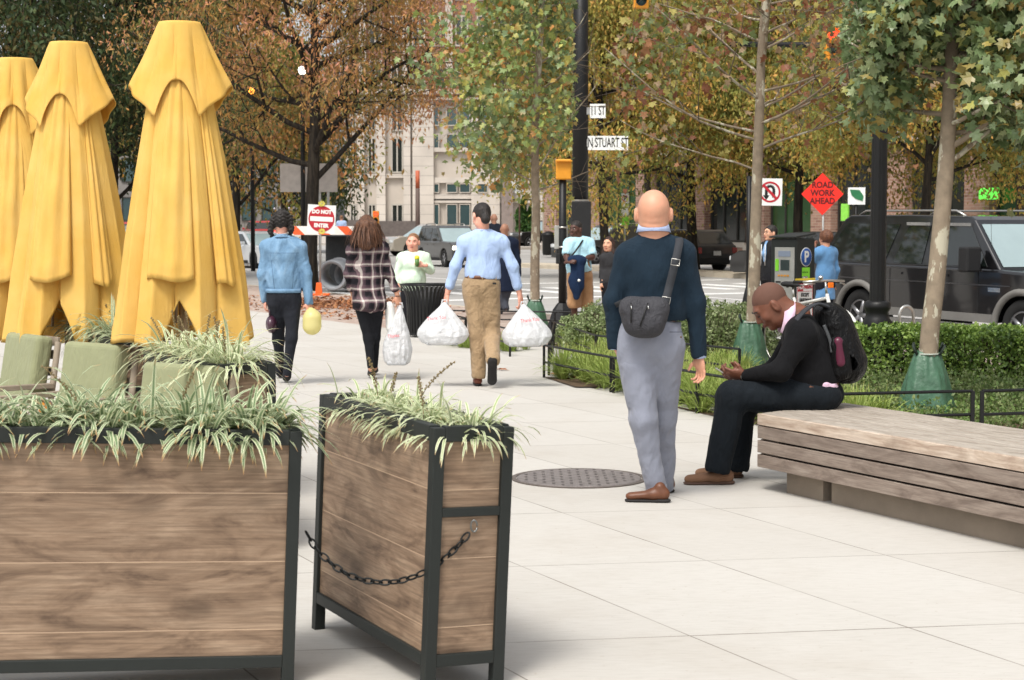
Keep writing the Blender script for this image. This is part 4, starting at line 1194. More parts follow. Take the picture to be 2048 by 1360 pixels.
def big_tree(name, label, x, D, r, hsplit, limbs, leaf_n, jit, size, m, seed, bark=M_BARKD, L=3.2, top=9, group=None, tm=T_LANCE, nch=5, wid=1.3, xs=1.0, lean=0, droop=.9, maxl=2):
    base = GX(x, D); T = Tree(seed, base); R = random.Random(seed)
    pts = [base + Vector((lean * f * top + .1 * math.sin(f * 5 + seed), 0, -.1 + f * top)) for f in [i / 10 for i in range(11)]]
    T.mb.tube(pts, [r * 1.35] + [r * (1 - .75 * i / 10) for i in range(1, 11)], 12)
    for i in range(limbs):
        a = i * 2.4 + R.random() * .6; f = hsplit + (1 - hsplit) * (i + R.random()) / limbs
        q = pts[min(int(f * 10), 9)].lerp(pts[min(int(f * 10) + 1, 10)], f * 10 % 1)
        T.limb(q, Vector((math.cos(a) * xs, math.sin(a) * .9, R.uniform(.1, .9))), L * R.uniform(.75, 1.2) * (1.15 - .5 * (f - hsplit) / (1 - hsplit)), r * .42, 0, maxl, up=.03, spread=.8, nch=nch, wig=.2, ratio=.52, seg=6)
    def crown(t):
        P_, D_ = T.tip_arr(leaf_n, jit, seed); return [leaves("crown", P_, size, tm, m, t, seed, droop=droop, hor=.2, origin=base, wid=wid)]
    return finish(name, label, base, T, bark, crown, group=group)
big_tree("oak_tree", "large oak with black trunk and rust-coloured leaves behind the do not enter sign", 626, 44, .20, .27, 20, 40000, .28, .135, M_RUST, 5, L=3.6, top=9.5, maxl=2, nch=5, wid=1.1)
G_BG = "trees along the far streets"
rows = [  # label, x, D, r, hsplit, limbs, n, jit, size, mat, seed, L, top
 ("dark green tree filling the corner behind the farthest umbrella", 30, 50, .17, .25, 16, 26000, .34, .19, M_GRNL, 61, 3.3, 9.5),
 ("dark green tree rising between the two larger umbrellas", 228, 56, .17, .22, 18, 34000, .36, .20, M_GRNL, 62, 3.8, 10.5),
 ("orange-brown tree just right of the tallest umbrella, behind the oak", 470, 72, .2, .2, 18, 26000, .42, .24, M_ORG, 63, 4.2, 11),
 ("dull orange tree over the far cars left of the oak", 330, 84, .2, .2, 16, 20000, .45, .27, M_ORG, 64, 4.4, 12),
 ("olive tree far behind the big blank sign panel", 570, 100, .2, .12, 16, 18000, .5, .3, M_GRNL, 65, 4.6, 10),
 ("golden green tree behind the street name signs", 1205, 56, .16, .30, 18, 26000, .40, .2, M_YELL, 71, 3.0, 9.5),
 ("golden green tree behind the bald man's head", 1385, 62, .20, .26, 20, 46000, .45, .22, M_YELL, 72, 3.9, 10.5),
 ("golden green tree above the road work sign", 1600, 58, .18, .28, 20, 44000, .44, .21, M_YELL, 73, 3.7, 10),
 ("golden green tree above the roof of the dark parked vehicle", 1850, 52, .17, .30, 20, 42000, .42, .2, M_YELL, 74, 3.4, 9.5),
 ("rust and gold tree crown high behind the centre of the street", 1290, 84, .2, .35, 18, 24000, .45, .27, M_ORG, 76, 4.6, 14),
 ("gold tree behind the traffic signal arm", 1740, 84, .2, .35, 18, 24000, .45, .27, M_YELL, 77, 4.8, 14),
 ("olive tree at the far right beyond the street", 2040, 66, .2, .3, 18, 24000, .4, .24, M_GRNL, 78, 4.2, 12),
 ("olive tree behind the thin plane tree", 1500, 88, .2, .3, 18, 22000, .45, .27, M_YELL, 79, 4.6, 14),
]
for (lb, x, D, r, hs_i, lm, n_, j_, sz, mm_, sd_, L_, top) in rows:
    if mm_ is M_YELL: n_, sz = int(n_ * 1.7), sz * .76
    big_tree("street_tree", lb, x, D, r, hs_i, lm, n_, j_, sz, mm_, sd_, L=L_, top=top, group=G_BG, wid=1.5, maxl=2, nch=5)
# two conifers by the granite pillar
for i, (x, y) in enumerate(((1046, 396), (1062, 412))):
    b = GX(x, 140); hh = P(x, y, 140).z - b.z; R = np.random.RandomState(i)
    t = thing("conifer", ("tall" if i == 0 else "shorter") + " narrow green conifer beside the grey granite pillar", "tree", b)
    m = MB(); m.tube([(0, 0, 0), (0, 0, hh * .8)], [.12, .04], 8); m.build("trunk", M_BARKD, t)
    n_ = 2600; zz = R.rand(n_) ** .8 * hh; a = R.rand(n_) * 6.28; rr = (1 - zz / hh) ** .7 * .75 * R.uniform(.6, 1.05, n_)
    leaves("crown", np.stack([rr * np.cos(a), rr * np.sin(a), zz], -1), .3, T_OVAL, leaf_mat("conifer green", [C(62, 92, 44), C(76, 106, 50), C(50, 78, 38)]), t, i, droop=-.6)['kind'] = 'stuff'

# ---- hedge, round bushes, ground cover ----
M_BOX = leaf_mat("boxwood leaves", [C(128, 156, 70), C(146, 172, 84), C(106, 134, 60), C(160, 182, 96), C(118, 144, 66)], 3, .4, .25, [C(92, 120, 56), C(112, 140, 66), C(138, 164, 80), C(78, 102, 50)], spec=.5)
M_SAGE = leaf_mat("sage bush leaves", [C(136, 150, 102), C(156, 168, 122), C(114, 130, 82), C(172, 180, 140), C(124, 142, 90)], 3, .5, .25, [C(100, 118, 70), C(122, 138, 88), C(144, 156, 106)])
M_CORE = mat("bush twigs", C(64, 58, 40), .95, var=.4, scale=14)
def bush(name, label, c, rx, ry, h, n, size, m, seed, cat="bush", group=None, squash=.6, box=False):
    t = thing(name, label, cat, c, group=group); R = np.random.RandomState(seed)
    if box:
        P_ = R.uniform(-1, 1, (n, 3)); f = R.randint(0, 4, n)
        P_[f == 0, 2] = R.uniform(.75, 1.0, (f == 0).sum()); P_[f == 1, 2] = R.uniform(.9, 1.06, (f == 1).sum()); P_[f == 2, 1] = R.uniform(-1.06, -.72, (f == 2).sum())
        nz = vnoise(np.stack([P_[:, 0] * rx, P_[:, 1] * ry, P_[:, 2] * 0], -1), 3.0)
        X = P_[:, 0] * rx; Y = P_[:, 1] * ry * (1 + .25 * nz); Z = (P_[:, 2] * .5 + .5) * h * (1 + .22 * nz)
    else:
        v = R.normal(0, 1, (n, 3)); v /= np.linalg.norm(v, axis=1)[:, None]; v[:, 2] = np.abs(v[:, 2]) * 1.0
        bump_ = 1 + .32 * vnoise(v * 1.0 + seed, 2.6) + .15 * vnoise(v + seed, 7)
        rr = R.uniform(.55, 1.0, n) ** .5 * bump_
        X, Y, Z = v[:, 0] * rx * rr, v[:, 1] * ry * rr, v[:, 2] * h * rr * .95 + .03
    leaves("foliage", np.stack([X, Y, Z], -1), size, T_OVAL, m, t, seed, droop=-.5, hor=.3)['kind'] = 'stuff'
    mb = MB(); rn = random.Random(seed)
    for k in range(26 if not box else 60):
        a = rn.random() * 6.28; q = rn.random()
        x0, y0 = (rn.uniform(-rx, rx) * .9, rn.uniform(-ry, ry) * .7) if box else (math.cos(a) * rx * .2, math.sin(a) * ry * .2)
        x1, y1 = (x0 + rn.gauss(0, .1), y0 + rn.gauss(0, .1)) if box else (math.cos(a) * rx * .8 * q, math.sin(a) * ry * .8 * q)
        mb.tube([(x0, y0, 0), ((x0 + x1) / 2, (y0 + y1) / 2, h * .45), (x1, y1, h * .85)], [.012, .008, .004], 5)
    mb.build("stems", M_CORE, t)['kind'] = 'stuff'
    return t
hA, hB = GX(1600, 18.2), GX(2140, 17.3)
nseg = 5
for k in range(nseg):
    c = hA.lerp(hB, (k + .5) / nseg); c.z = 0
    bush("hedge_shrub", ["clipped boxwood beside the seated man's backpack", "clipped boxwood just behind the lamp post", "clipped boxwood under the silver bike rack", "clipped boxwood right of the nearest plane tree", "clipped boxwood at the right edge of the view"][k], c, .34, .50, .52, 5200, .042, M_BOX, 80 + k, cat="shrub", group="clipped boxwood hedge", box=True)
G_B = "round bushes in the planting bed"
for i, (x, D, rx, h, lb) in enumerate(((1188, 22.3, .42, .62, "round sage green bush left of the bald man's elbow"), (1275, 21.2, .4, .6, "round sage bush behind the bald man's waist"), (1425, 20.6, .48, .72, "large round sage bush between the two men"), (1350, 23.5, .5, .7, "round sage bush behind the bald man"),
                                    (1472, 23.2, .45, .66, "round sage bush behind the thin plane tree's watering bag"), (1560, 21.5, .4, .45, "low sage bush behind the seated man's face"), (1150, 24.4, .3, .42, "small bush at the foot of the dark pole"))):
    bush("round_bush", lb, GX(x, D), rx, rx, h, 5200, .040, M_SAGE, 90 + i, group=G_B)

# planting bed soil and grasses
def bed(name, pts, dz, m):
    vs = [Vector((p.x, p.y, gz(p.y) + dz)) for p in pts]; return tag(raw_mesh(name, vs, [tuple(range(len(vs)))], m), kind='structure')
n1_, n2_ = f1 + Vector((.05, .05, 0)), f2 + Vector((.05, .03, 0))
bed("planting_bed", [f1, f2, f3, f4, f5, Vector((6.6, 17.0, 0)), Vector((3.9, 17.0, 0)), Vector((2.1, 17.0, 0)), Vector((.62, 17.0, 0))], .006, M_DIRT)
bed("planting_bed_behind", [g1, g2_, g3, GX(1700, 17.3), Vector((6.8, 17.2, 0)), Vector((6.8, 18.6, 0)), Vector((3.6, 19.6, 0)), GX(1600, 21.5), GX(1500, 24.5), GX(1340, 26), GX(1150, 26)], .008, M_DIRT)
def scatter_poly(poly, n, seed):
    R = np.random.RandomState(seed); P_ = np.array([(p.x, p.y) for p in poly]); lo, hi = P_.min(0), P_.max(0); out = []
    while len(out) < n:
        q = R.uniform(lo, hi, (n * 2, 2)); ins = np.zeros(len(q), bool); j = len(P_) - 1
        for i in range(len(P_)):
            c = ((P_[i, 1] > q[:, 1]) != (P_[j, 1] > q[:, 1])) & (q[:, 0] < (P_[j, 0] - P_[i, 0]) * (q[:, 1] - P_[i, 1]) / (P_[j, 1] - P_[i, 1] + 1e-12) + P_[i, 0]); ins ^= c; j = i
        out += list(q[ins])
    q = np.array(out[:n]); return np.stack([q[:, 0], q[:, 1], np.interp(q[:, 1], _GY, _GZ) + .004], -1)
def grass_patch(label, poly, nclump, per, ln, seed, m, wd=.008, name="grass"):
    c = scatter_poly(poly, nclump, seed); R = np.random.RandomState(seed); n = nclump * per
    k = np.repeat(np.arange(nclump), per); a = R.rand(n) * 6.283; r = np.abs(R.normal(0, .03, n))
    roots = c[k] + np.stack([r * np.cos(a), r * np.sin(a), np.zeros(n)], -1)
    o = blades(name, roots, R.uniform(ln[0], ln[1], n), wd, m, None, seed, up=(1.1, .3), droop=.9, dirs=a, seg=5)
    return tag(o, label, "grass", kind='stuff')
stripA = [f1 + Vector((.06, .02, 0)), f2 + Vector((.05, .02, 0)), f3 + Vector((.03, .08, 0)), Vector((2.9, 13.3, 0)), Vector((2.35, 14.4, 0)), f2 + Vector((.75, .5, 0)), f1 + Vector((.55, .3, 0))]
grass_patch("bright green arching grass along the low railing beside the walkway", stripA, 150, 75, (.20, .40), 101, M_GRS)
stripB = [g1 + Vector((.08, 0, 0)), g2_ + Vector((.04, 0, 0)), g3 + Vector((0, .1, 0)), g3 + Vector((.2, .8, 0)), g2_ + Vector((.4, .7, 0)), g1 + Vector((.6, .2, 0))]
grass_patch("bright green grass in front of the round bushes", stripB, 90, 55, (.18, .36), 102, M_GRS)
grass_patch("tuft of grass beyond the walkway behind the man in khaki trousers", [GX(880, 24.2), GX(1030, 22.6), GX(1060, 23.4), GX(880, 25)], 30, 50, (.12, .28), 103, M_GRS)
M_GC = leaf_mat("ground cover leaves", [C(104, 132, 66), C(124, 150, 80), C(88, 114, 58), C(138, 150, 96), C(112, 128, 84)], 3, .5, .25, [C(84, 104, 56), C(132, 142, 96), C(108, 126, 70)])
polyC = [f3 + Vector((.1, .12, 0)), f4 + Vector((0, .1, 0)), f5, Vector((6.2, 16.6, 0)), Vector((3.2, 17.0, 0)), Vector((2.2, 16.6, 0)), Vector((2.2, 14.6, 0))]
q = scatter_poly(polyC, 26000, 105); R_ = np.random.RandomState(5)
q[:, 2] += np.abs(R_.normal(0, .06, len(q))) * (1 + 1.6 * (vnoise(q, 2.2) + .2).clip(0, 1)) + .01
tag(leaves("ground_cover", q, .035, T_OVAL, M_GC, None, 106, droop=-.6, hor=.3), "low feathery green ground cover between the bench and the hedge", "ground cover", kind='stuff')
polyD = [Vector((.62, 17.6, 0)), f1 + Vector((.55, .3, 0)), f2 + Vector((.8, .5, 0)), Vector((2.2, 14.6, 0)), Vector((2.4, 17, 0)), g3, g2_ + Vector((0, -.6, 0))]
q = scatter_poly([f2 + Vector((.5, .6, 0)), Vector((2.3, 14.5, 0)), Vector((2.5, 17.4, 0)), Vector((1.6, 17.4, 0))], 9000, 107)
q[:, 2] += np.abs(R_.normal(0, .05, len(q))) + .01
tag(leaves("ground_cover", q, .03, T_OVAL, M_GC, None, 108, droop=-.6, hor=.3), "low fine-leaved ground cover beside the bald man's hand", "ground cover", kind='stuff')
# pale stone path strip crossing the bed
pth = [GX(1255, 16.9), GX(1445, 15.6), GX(1500, 15.9), GX(1300, 17.6)]
# fallen leaves on the brick under the oak
R_ = np.random.RandomState(8)
q = []
for k in range(1500):
    x = R_.uniform(430, 1000); D = R_.uniform(31, 41); p = GX(x, D)
    if 11.7 < p.dot(V) < 15.9 and (R_.rand() < .35 or x < 780): q.append((p.x, p.y, p.z + .012))
for (x0, x1, D0, D1, n_) in ((600, 720, 35, 38.5, 900), (1105, 1185, 17.9, 18.6, 14), (985, 1010, 18.6, 19.6, 4), (1180, 1200, 18.3, 19, 6), (560, 800, 37.5, 40.5, 600)):
    for k in range(n_): p = GX(R_.uniform(x0, x1), R_.uniform(D0, D1)); q.append((p.x, p.y, p.z + .012))
M_FALL = leaf_mat("fallen leaves", [C(150, 96, 60), C(126, 78, 52), C(168, 118, 78), C(108, 72, 50), C(140, 100, 72)], 2, .8, 0)
tag(leaves("fallen_leaves", np.array(q), .075, T_MAPLE, M_FALL, None, 9, droop=0, hor=.85), "dry brown leaves scattered over the brick strip and walkway", "leaves", kind='stuff')
# ================= VEHICLES =================
M_TYRE = mat("tyre rubber", C(30, 30, 30), .85, var=.15)
M_RIM = mat("alloy rim", C(150, 150, 152), .35, .8)
M_CGL = mat("car glass", C(22, 28, 26), .05, 0, .1, 1, 0, spec=1.0)
M_WSH = mat("windshield", C(150, 168, 170), .08, 0, .1, 1, 0, spec=1.0)  # pale base colour imitates sky reflected in the glass
M_HL = mat("headlight lens", C(220, 224, 225), .1, .2, bump=0, spec=.9)
M_HLON = mat("lit headlight", C(240, 240, 225), .2, emit=(1, .95, .8, 1), es=3)
M_TL = mat("tail light lens", C(140, 18, 18), .25, bump=0, spec=.8)
M_TLON = mat("lit tail light", C(220, 30, 30), .3, emit=(1, .05, .03, 1), es=5)
M_CLAD = mat("grey cladding", C(112, 110, 106), .7, var=.08)
M_PLATE = mat("number plate", C(214, 216, 214), .5)
M_BPL = mat("black plastic", C(28, 28, 29), .7)
def paint(name, c): return mat(name, c, .3, .35, .05, 2, 0, spec=.6, coat=1.0)
def arch(xc, R, n=9): return [(xc + R * math.cos(a), R * .98 + R * math.sin(a) - .12) for a in np.linspace(math.radians(200), math.radians(-20), n)][::-1]
SPEC = {
 'suv': dict(L=(-.85, 3.75), W=1.82, wb=2.70, R=.35, sill=.26, belt=1.0, hood=1.04, roof=1.66, cab=(-.75, -.45, 1.45, 2.35), hoodx=3.35, nose=.86),
 'wagon': dict(L=(-.9, 3.65), W=1.78, wb=2.65, R=.33, sill=.22, belt=.93, hood=.95, roof=1.52, cab=(-.85, -.35, 1.45, 2.35), hoodx=3.3, nose=.75),
 'sedan': dict(L=(-1.0, 3.75), W=1.8, wb=2.75, R=.33, sill=.2, belt=.88, hood=.92, roof=1.44, cab=(-.65, .15, 1.55, 2.45), hoodx=3.4, nose=.7),
 'big': dict(L=(-1.22, 4.50), W=2.03, wb=3.48, R=.41, sill=.46, belt=1.20, hood=1.20, roof=1.96, cab=(-1.18, -.62, 2.32, 3.02), hoodx=4.25, nose=1.12),
 'jeep': dict(L=(-.8, 3.3), W=1.85, wb=2.6, R=.4, sill=.38, belt=1.12, hood=1.1, roof=1.82, cab=(-.75, -.7, 1.45, 1.7), hoodx=3.1, nose=1.0),
}
def make_car(name, label, kind, pos, heading, body, cat="car", group=None, lit=False, tl=False, pitch=0.0, rack=False, windows=None, flare=None, mirror=1.0, wsh=M_WSH, handles=True, moon=False):
    S = SPEC[kind]; W = S['W']; x0, x1 = S['L']; R = S['R']; Ra = R * 1.17
    t = thing(name, label, cat, pos, rot=(0, pitch, math.atan2(heading.y, heading.x)), group=group)
    c0, c1, c2, c3 = S['cab']; belt, roof, sill = S['belt'], S['roof'], S['sill']
    def ar(xc):
        return [(xc + Ra * math.cos(a), R + Ra * math.sin(a)) for a in np.linspace(0, math.pi, 11) if True]
    bot = []
    zc = sill
    def arc(xc):
        pts = []
        for a in np.linspace(math.pi, 0, 13):
            x, z = xc + Ra * math.cos(a), R + Ra * math.sin(a)
            pts.append((x, max(z, zc)))
        pts[0] = (xc - Ra, zc); pts[-1] = (xc + Ra, zc); return pts
    outline = [(x0 + .04, zc + .12)] + [(x0 + .12, zc)] + arc(0) + arc(S['wb']) + [(x1 - .12, zc), (x1, zc + .12), (x1, zc + .32), (x1 - .03, S['nose']), (S['hoodx'], S['hood'] - .03), (c3 + .1, S['hood'] + .01), (c3, belt + .02), (c0, belt + .02), (x0 + .02, belt - .06), (x0, belt - .3)]
    # body: three slices across: inset shoulders
    n = len(outline); vs = []; ysl = [(-W / 2 + .05, .0), (-W / 2, -1), (W / 2, -1), (W / 2 - .05, 0)]
    for yv, k in ysl:
        for (x, z) in outline:
            s_ = 1 if k else 0
            zz = z if s_ else (z - .05 if z > belt - .1 else z); xx = x + (0 if s_ else (.05 if x < x0 + .1 else (-.05 if x > x1 - .1 else 0)))
            vs.append((x, yv if k else yv, z) if k else (xx, yv, zz))
    # order slices so that the outer faces sit at the shoulder: keep simple two-slice prism, bevel rounds it
    m = MB(); m.prism([(x, -W / 2, z) for x, z in outline], (0, W, 0), smooth=False)
    bd = m.build("body", body, t, bevel=.045, segs=3)
    th = .16
    def yy(z, off=0): return W / 2 - .05 - th * (z - belt) / (roof - belt) + off
    cab = [(c0, belt), (c1, roof - .06), (c1 + .12, roof), ((c1 + c2) / 2, roof + .015), (c2 - .12, roof), (c2, roof - .05), (c3, belt)]
    vs = [(x, -yy(z), z) for x, z in cab] + [(x, yy(z), z) for x, z in cab]; k = len(cab)
    fs = [tuple(range(k)), tuple(range(k, 2 * k))[::-1]] + [(i, i + k, (i + 1) % k + k, (i + 1) % k) for i in range(k)]
    m = MB(); m.add(vs, fs); cb = m.build("cabin", body, t, bevel=.03, segs=3)
    # glass
    zb, zt = belt + .05, roof - .10
    if windows is None:
        e0 = c0 + (c1 - c0) * .5; W3 = (c3 - c0)
        windows = [[(c0 + .18, zb), (c1 + .16, zt), (c0 + W3 * .28, zt), (c0 + W3 * .28, zb)], [(c0 + W3 * .31, zb), (c0 + W3 * .31, zt), (c0 + W3 * .55, zt), (c0 + W3 * .57, zb)], [(c0 + W3 * .60, zb), (c0 + W3 * .58, zt), (c2 - .1, zt), (c3 - .26, zb)]]
    for poly in windows:
        for sg in (-1, 1):
            m = MB(); pts = [(x, sg * yy(z, .004), z) for x, z in poly]; m.prism(pts, (0, sg * .006, 0)); m.build("window", M_CGL, t)
    def plate_(x0_, z0_, x1_, z1_, ins, mat_, nm):
        nx, nz = (z1_ - z0_), -(x1_ - x0_); l_ = math.hypot(nx, nz); nx, nz = nx / l_ * .006, nz / l_ * .006
        if nm == "rear_window": nx, nz = -abs(nx), abs(nz)
        else: nx, nz = abs(nx), abs(nz)
        m = MB(); m.prism([(x0_ + nx, -yy(z0_) + ins, z0_ + nz), (x0_ + nx, yy(z0_) - ins, z0_ + nz), (x1_ + nx, yy(z1_) - ins, z1_ + nz), (x1_ + nx, -yy(z1_) + ins, z1_ + nz)], (nx, 0, nz)); m.build(nm, mat_, t)
    def le(a, b, f): return a + (b - a) * f
    plate_(le(c3, c2, .06), le(belt, roof - .05, .06), le(c3, c2, .90), le(belt, roof - .05, .90), .07, wsh, "windshield")
    plate_(le(c0, c1, .12), le(belt, roof - .06, .12), le(c0, c1, .88), le(belt, roof - .06, .88), .10, M_CGL, "rear_window")
    # wheels
    for xc in (0, S['wb']):
        for sg in (-1, 1):
            w_ = .25 if kind == 'big' else .2
            cx = Vector((xc, sg * (W / 2 - w_ * .55), R)); ax = (0, sg, 0)
            m = MB(); m.lathe([(R * .62, -w_ / 2), (R * .93, -w_ / 2), (R, -w_ / 2 + .03), (R, w_ / 2 - .03), (R * .93, w_ / 2), (R * .62, w_ / 2), (R * .6, w_ / 2 - .03)], cx, 32, axis=ax)
            wh = m.build("wheel", M_TYRE, t)
            m = MB(); m.lathe([(0, w_ / 2 - .03), (.06, w_ / 2 - .02), (.07, w_ / 2 - .05)], cx, 16, axis=ax)
            for q in range(5):
                a = q * 2 * math.pi / 5; d = Vector((math.cos(a), 0, math.sin(a)))
                m.tube([cx + Vector((0, sg * (w_ / 2 - .035), 0)), cx + Vector((0, sg * (w_ / 2 - .03), 0)) + d * R * .6], [.045, .03], 6)
            m.lathe([(R * .55, w_ / 2 - .02), (R * .62, w_ / 2 - .01), (R * .63, w_ / 2 - .05)], cx, 32, axis=ax, cap=False); m.build("rim", M_RIM, wh)
            m = MB(); m.lathe([(0, -.02), (Ra * .99, -.02), (Ra * .99, .0), (0, .0)], (xc, sg * (W / 2 - .27), R), 32, axis=ax, smooth=False); m.build("wheel_arch", M_BPL, t)
            if flare:
                pts = [Vector((xc + (Ra + .03) * math.cos(a), sg * (W / 2 + .01), R + (Ra + .03) * math.sin(a))) for a in np.linspace(-.15, math.pi + .15, 22)]
                m = MB(); m.tube(pts, .05, 8); m.build("wheel_flare", flare, t)
    # lights
    for sg in (-1, 1):
        m = MB(); m.box((x1 - .10, sg * (W / 2 - .20), S['nose'] - .08), (.24, .38, .15)); m.build("headlight", M_HLON if lit else M_HL, t, bevel=.03)
        m = MB(); m.box((x0 + .04, sg * (W / 2 - .10), belt - .18), (.12, .21, .22)); m.build("tail_light", M_TLON if tl else M_TL, t, bevel=.02)
        if mirror:
            m = MB(); m.box((c3 - .42, sg * (W / 2 + .10 * mirror), belt + .10 * mirror), (.13 * mirror, .18 * mirror, .13 * mirror if mirror < 1.2 else .36)); m.build("mirror", body if mirror < 1.2 else M_BPL, t, bevel=.03)
            if mirror > 1.2:
                for dz in (.05, .28):
                    m = MB(); m.tube([(c3 - .42, sg * (W / 2 - .06), belt + dz), (c3 - .42, sg * (W / 2 + .12), belt + dz)], .018, 6); m.build("mirror_arm", M_BPL, t)
        if handles:
            for xx in (le(c0, c3, .50), le(c0, c3, .80) - .25):
                m = MB(); m.box((xx, sg * (W / 2 + .008), belt - .10), (.16, .02, .03)); m.build("handle", body, t)
        m = MB(); m.box(((Ra + S['wb'] - Ra) / 2, sg * (W / 2 + .003), sill + .06), (S['wb'] - 2 * Ra - .1, .03, .12)); m.build("sill_trim", flare or M_BPL, t)
        if rack:
            zr = roof + .07; m = MB(); m.tube([(c1 + .25, sg * (W / 2 - .3), roof), (c1 + .4, sg * (W / 2 - .3), zr), (c2 - .5, sg * (W / 2 - .3), zr + .01), (c2 - .3, sg * (W / 2 - .3), roof)], .018, 6); m.build("roof_rail", M_STEEL, t)
    m = MB(); m.box((x1 - .02, 0, sill + .28), (.08, W * .5, .26)); m.build("grille", M_BPL, t)
    m = MB(); m.box((x1 - .0, 0, sill + .10), (.12, W * .9, .16)); m.build("front_bumper", body if kind != 'big' else M_STEEL, t, bevel=.03)
    m = MB(); m.box((x0 + .01, 0, sill + .14), (.12, W * .93, .2)); m.build("rear_bumper", M_BPL if kind != 'big' else M_STEEL, t, bevel=.03)
    m = MB(); m.box((x0 - .008, 0, belt - .28), (.02, .32, .16)); m.build("licence_plate", M_PLATE, t)
    return t
def road_z(Y): return gz(Y) - .13
def at_wheel(x, D, heading, xw, side, W):   # place so that the wheel at local x=xw on side `side` sits under photo column x at depth D
    g = GX(x, D); d = heading.normalized(); l = Vector((-d.y, d.x, 0))
    p = g - d * xw - l * (side * W / 2); p.z = road_z(D); return p
PB = paint("black car paint", C(18, 18, 21)); PG = paint("grey car paint", C(72, 72, 70)); PS = paint("silver car paint", C(168, 168, 164)); PBG = paint("beige car paint", C(176, 168, 154))
PR = paint("red car paint", C(170, 40, 34)); PWH = paint("white car paint", C(215, 218, 220)); PDG = paint("dark grey car paint", C(52, 52, 52))
NU = -U
# side windows of the big vehicle: long rear glass, narrow middle, front
wb_ = [[(-.98, 1.25), (-.52, 1.83), (.74, 1.83), (.52, 1.25)], [(.72, 1.25), (.94, 1.82), (1.42, 1.82), (1.36, 1.25)], [(1.56, 1.25), (1.66, 1.82), (2.28, 1.82), (2.74, 1.25)]]
su = make_car("large_suv", "large black sport utility vehicle with grey wheel flares and towing mirrors parked behind the hedge", 'big', at_wheel(1717, 27.2, U, 0, -1, 2.03), U, PB, cat="car", windows=wb_, flare=M_CLAD, mirror=1.5, rack=True, pitch=math.radians(.6))
M_CHR = mat("chrome trim", C(200, 200, 198), .15, .9)
for (a, b_, y_, z_) in (((1.60), 2.28, 0, 1.84), (.90, 1.42, 0, 1.84)):
    for sg in (-1, 1):
        m = MB(); m.box(((a + b_) / 2, sg * (1.015 - .05 - .16 * (1.79 - 1.2) / .7 + .02), z_), (b_ - a, .03, .045)); m.build("rain_guard", M_CHR, su)
for sg in (-1, 1):
    m = MB(); m.box((1.2, sg * 1.02, .99), (4.1, .012, .018)); m.build("side_strip", mat("thin chrome strip", C(90, 90, 92), .2, .7), su)
    for xx in (.72, 2.62): m = MB(); m.box((xx, sg * 1.016, .84), (.012, .006, .66)); m.build("door_seam", M_BPL, su)
    m = MB(); m.box((.9, sg * 1.018, 1.185), (3.6, .008, .014)); m.build("belt_strip", mat("thin chrome strip", C(90, 90, 92), .2, .7), su)
    m = MB(); m.box((2.95, sg * 1.02, .93), (.24, .012, .06)); m.build("badge", M_CHR, su)
    m = MB(); m.box((1.6, sg * 1.0, .40), (1.9, .16, .05)); m.build("running_board", M_CLAD, su)
m = MB(); m.tube([(2.75, -.88, 1.2), (2.7, -.88, 2.0)], .003, 5); m.build("antenna", M_BPL, su)

h1 = Vector((.38, -.92, 0)); make_car("crossover_suv", "dark grey crossover with lit headlights and roof rails driving toward the walkway", 'suv', at_wheel(887, 70, h1, 2.7, -1, 1.82), h1, PG, lit=True, rack=True)
h2 = Vector((-.86, -.5, 0)); make_car("beige_car", "beige car waiting behind the dark grey crossover", 'suv', at_wheel(822, 92, h2, 2.7, 1, 1.82), h2, PBG)
h3 = Vector((-.92, -.38, 0)); make_car("jeep", "black boxy off-road vehicle behind the slender plane tree trunk", 'jeep', at_wheel(1062, 112, h3, 2.6, 1, 1.85), h3, PB)
h4 = Vector((-.80, -.6, 0)); make_car("parked_suv", "dark grey vehicle between the man in the pale blue polo and the bald man", 'suv', at_wheel(1192, 75, h4, 2.7, 1, 1.82), h4, PDG, rack=True)
make_car("parked_wagon", "black wagon seen from behind just right of the bald man's shoulder", 'wagon', at_wheel(1420, 66, NU, 0, 1, 1.78) + V * -1.2, NU, PB)
h5 = Vector((-.75, .66, 0)); make_car("parked_wagon", "dark grey wagon seen above the parking pay station", 'wagon', at_wheel(1655, 54, h5, 0, 1, 1.78) , h5, PDG, tl=False)
h6 = Vector((.55, -.83, 0)); make_car("white_car", "white car half hidden by the woman in the denim jacket", 'sedan', at_wheel(505, 68, h6, 2.7, -1, 1.8), h6, PWH)
h7 = Vector((-.3, .95, 0)); make_car("red_suv", "red vehicle with glowing brake lights left of the oak", 'suv', GX(524, 128) + Vector((0, 0, -.1)), h7, PR, tl=True)
h8 = Vector((.75, -.66, 0)); make_car("silver_car", "silver car glimpsed between the two larger yellow umbrellas", 'suv', at_wheel(262, 66, h8, 2.7, -1, 1.82), h8, PS, lit=True)
make_car("distant_car", "red car far away between the two larger yellow umbrellas", 'suv', GX(246, 115) + Vector((0, 0, -.1)), h7, PR, tl=True)

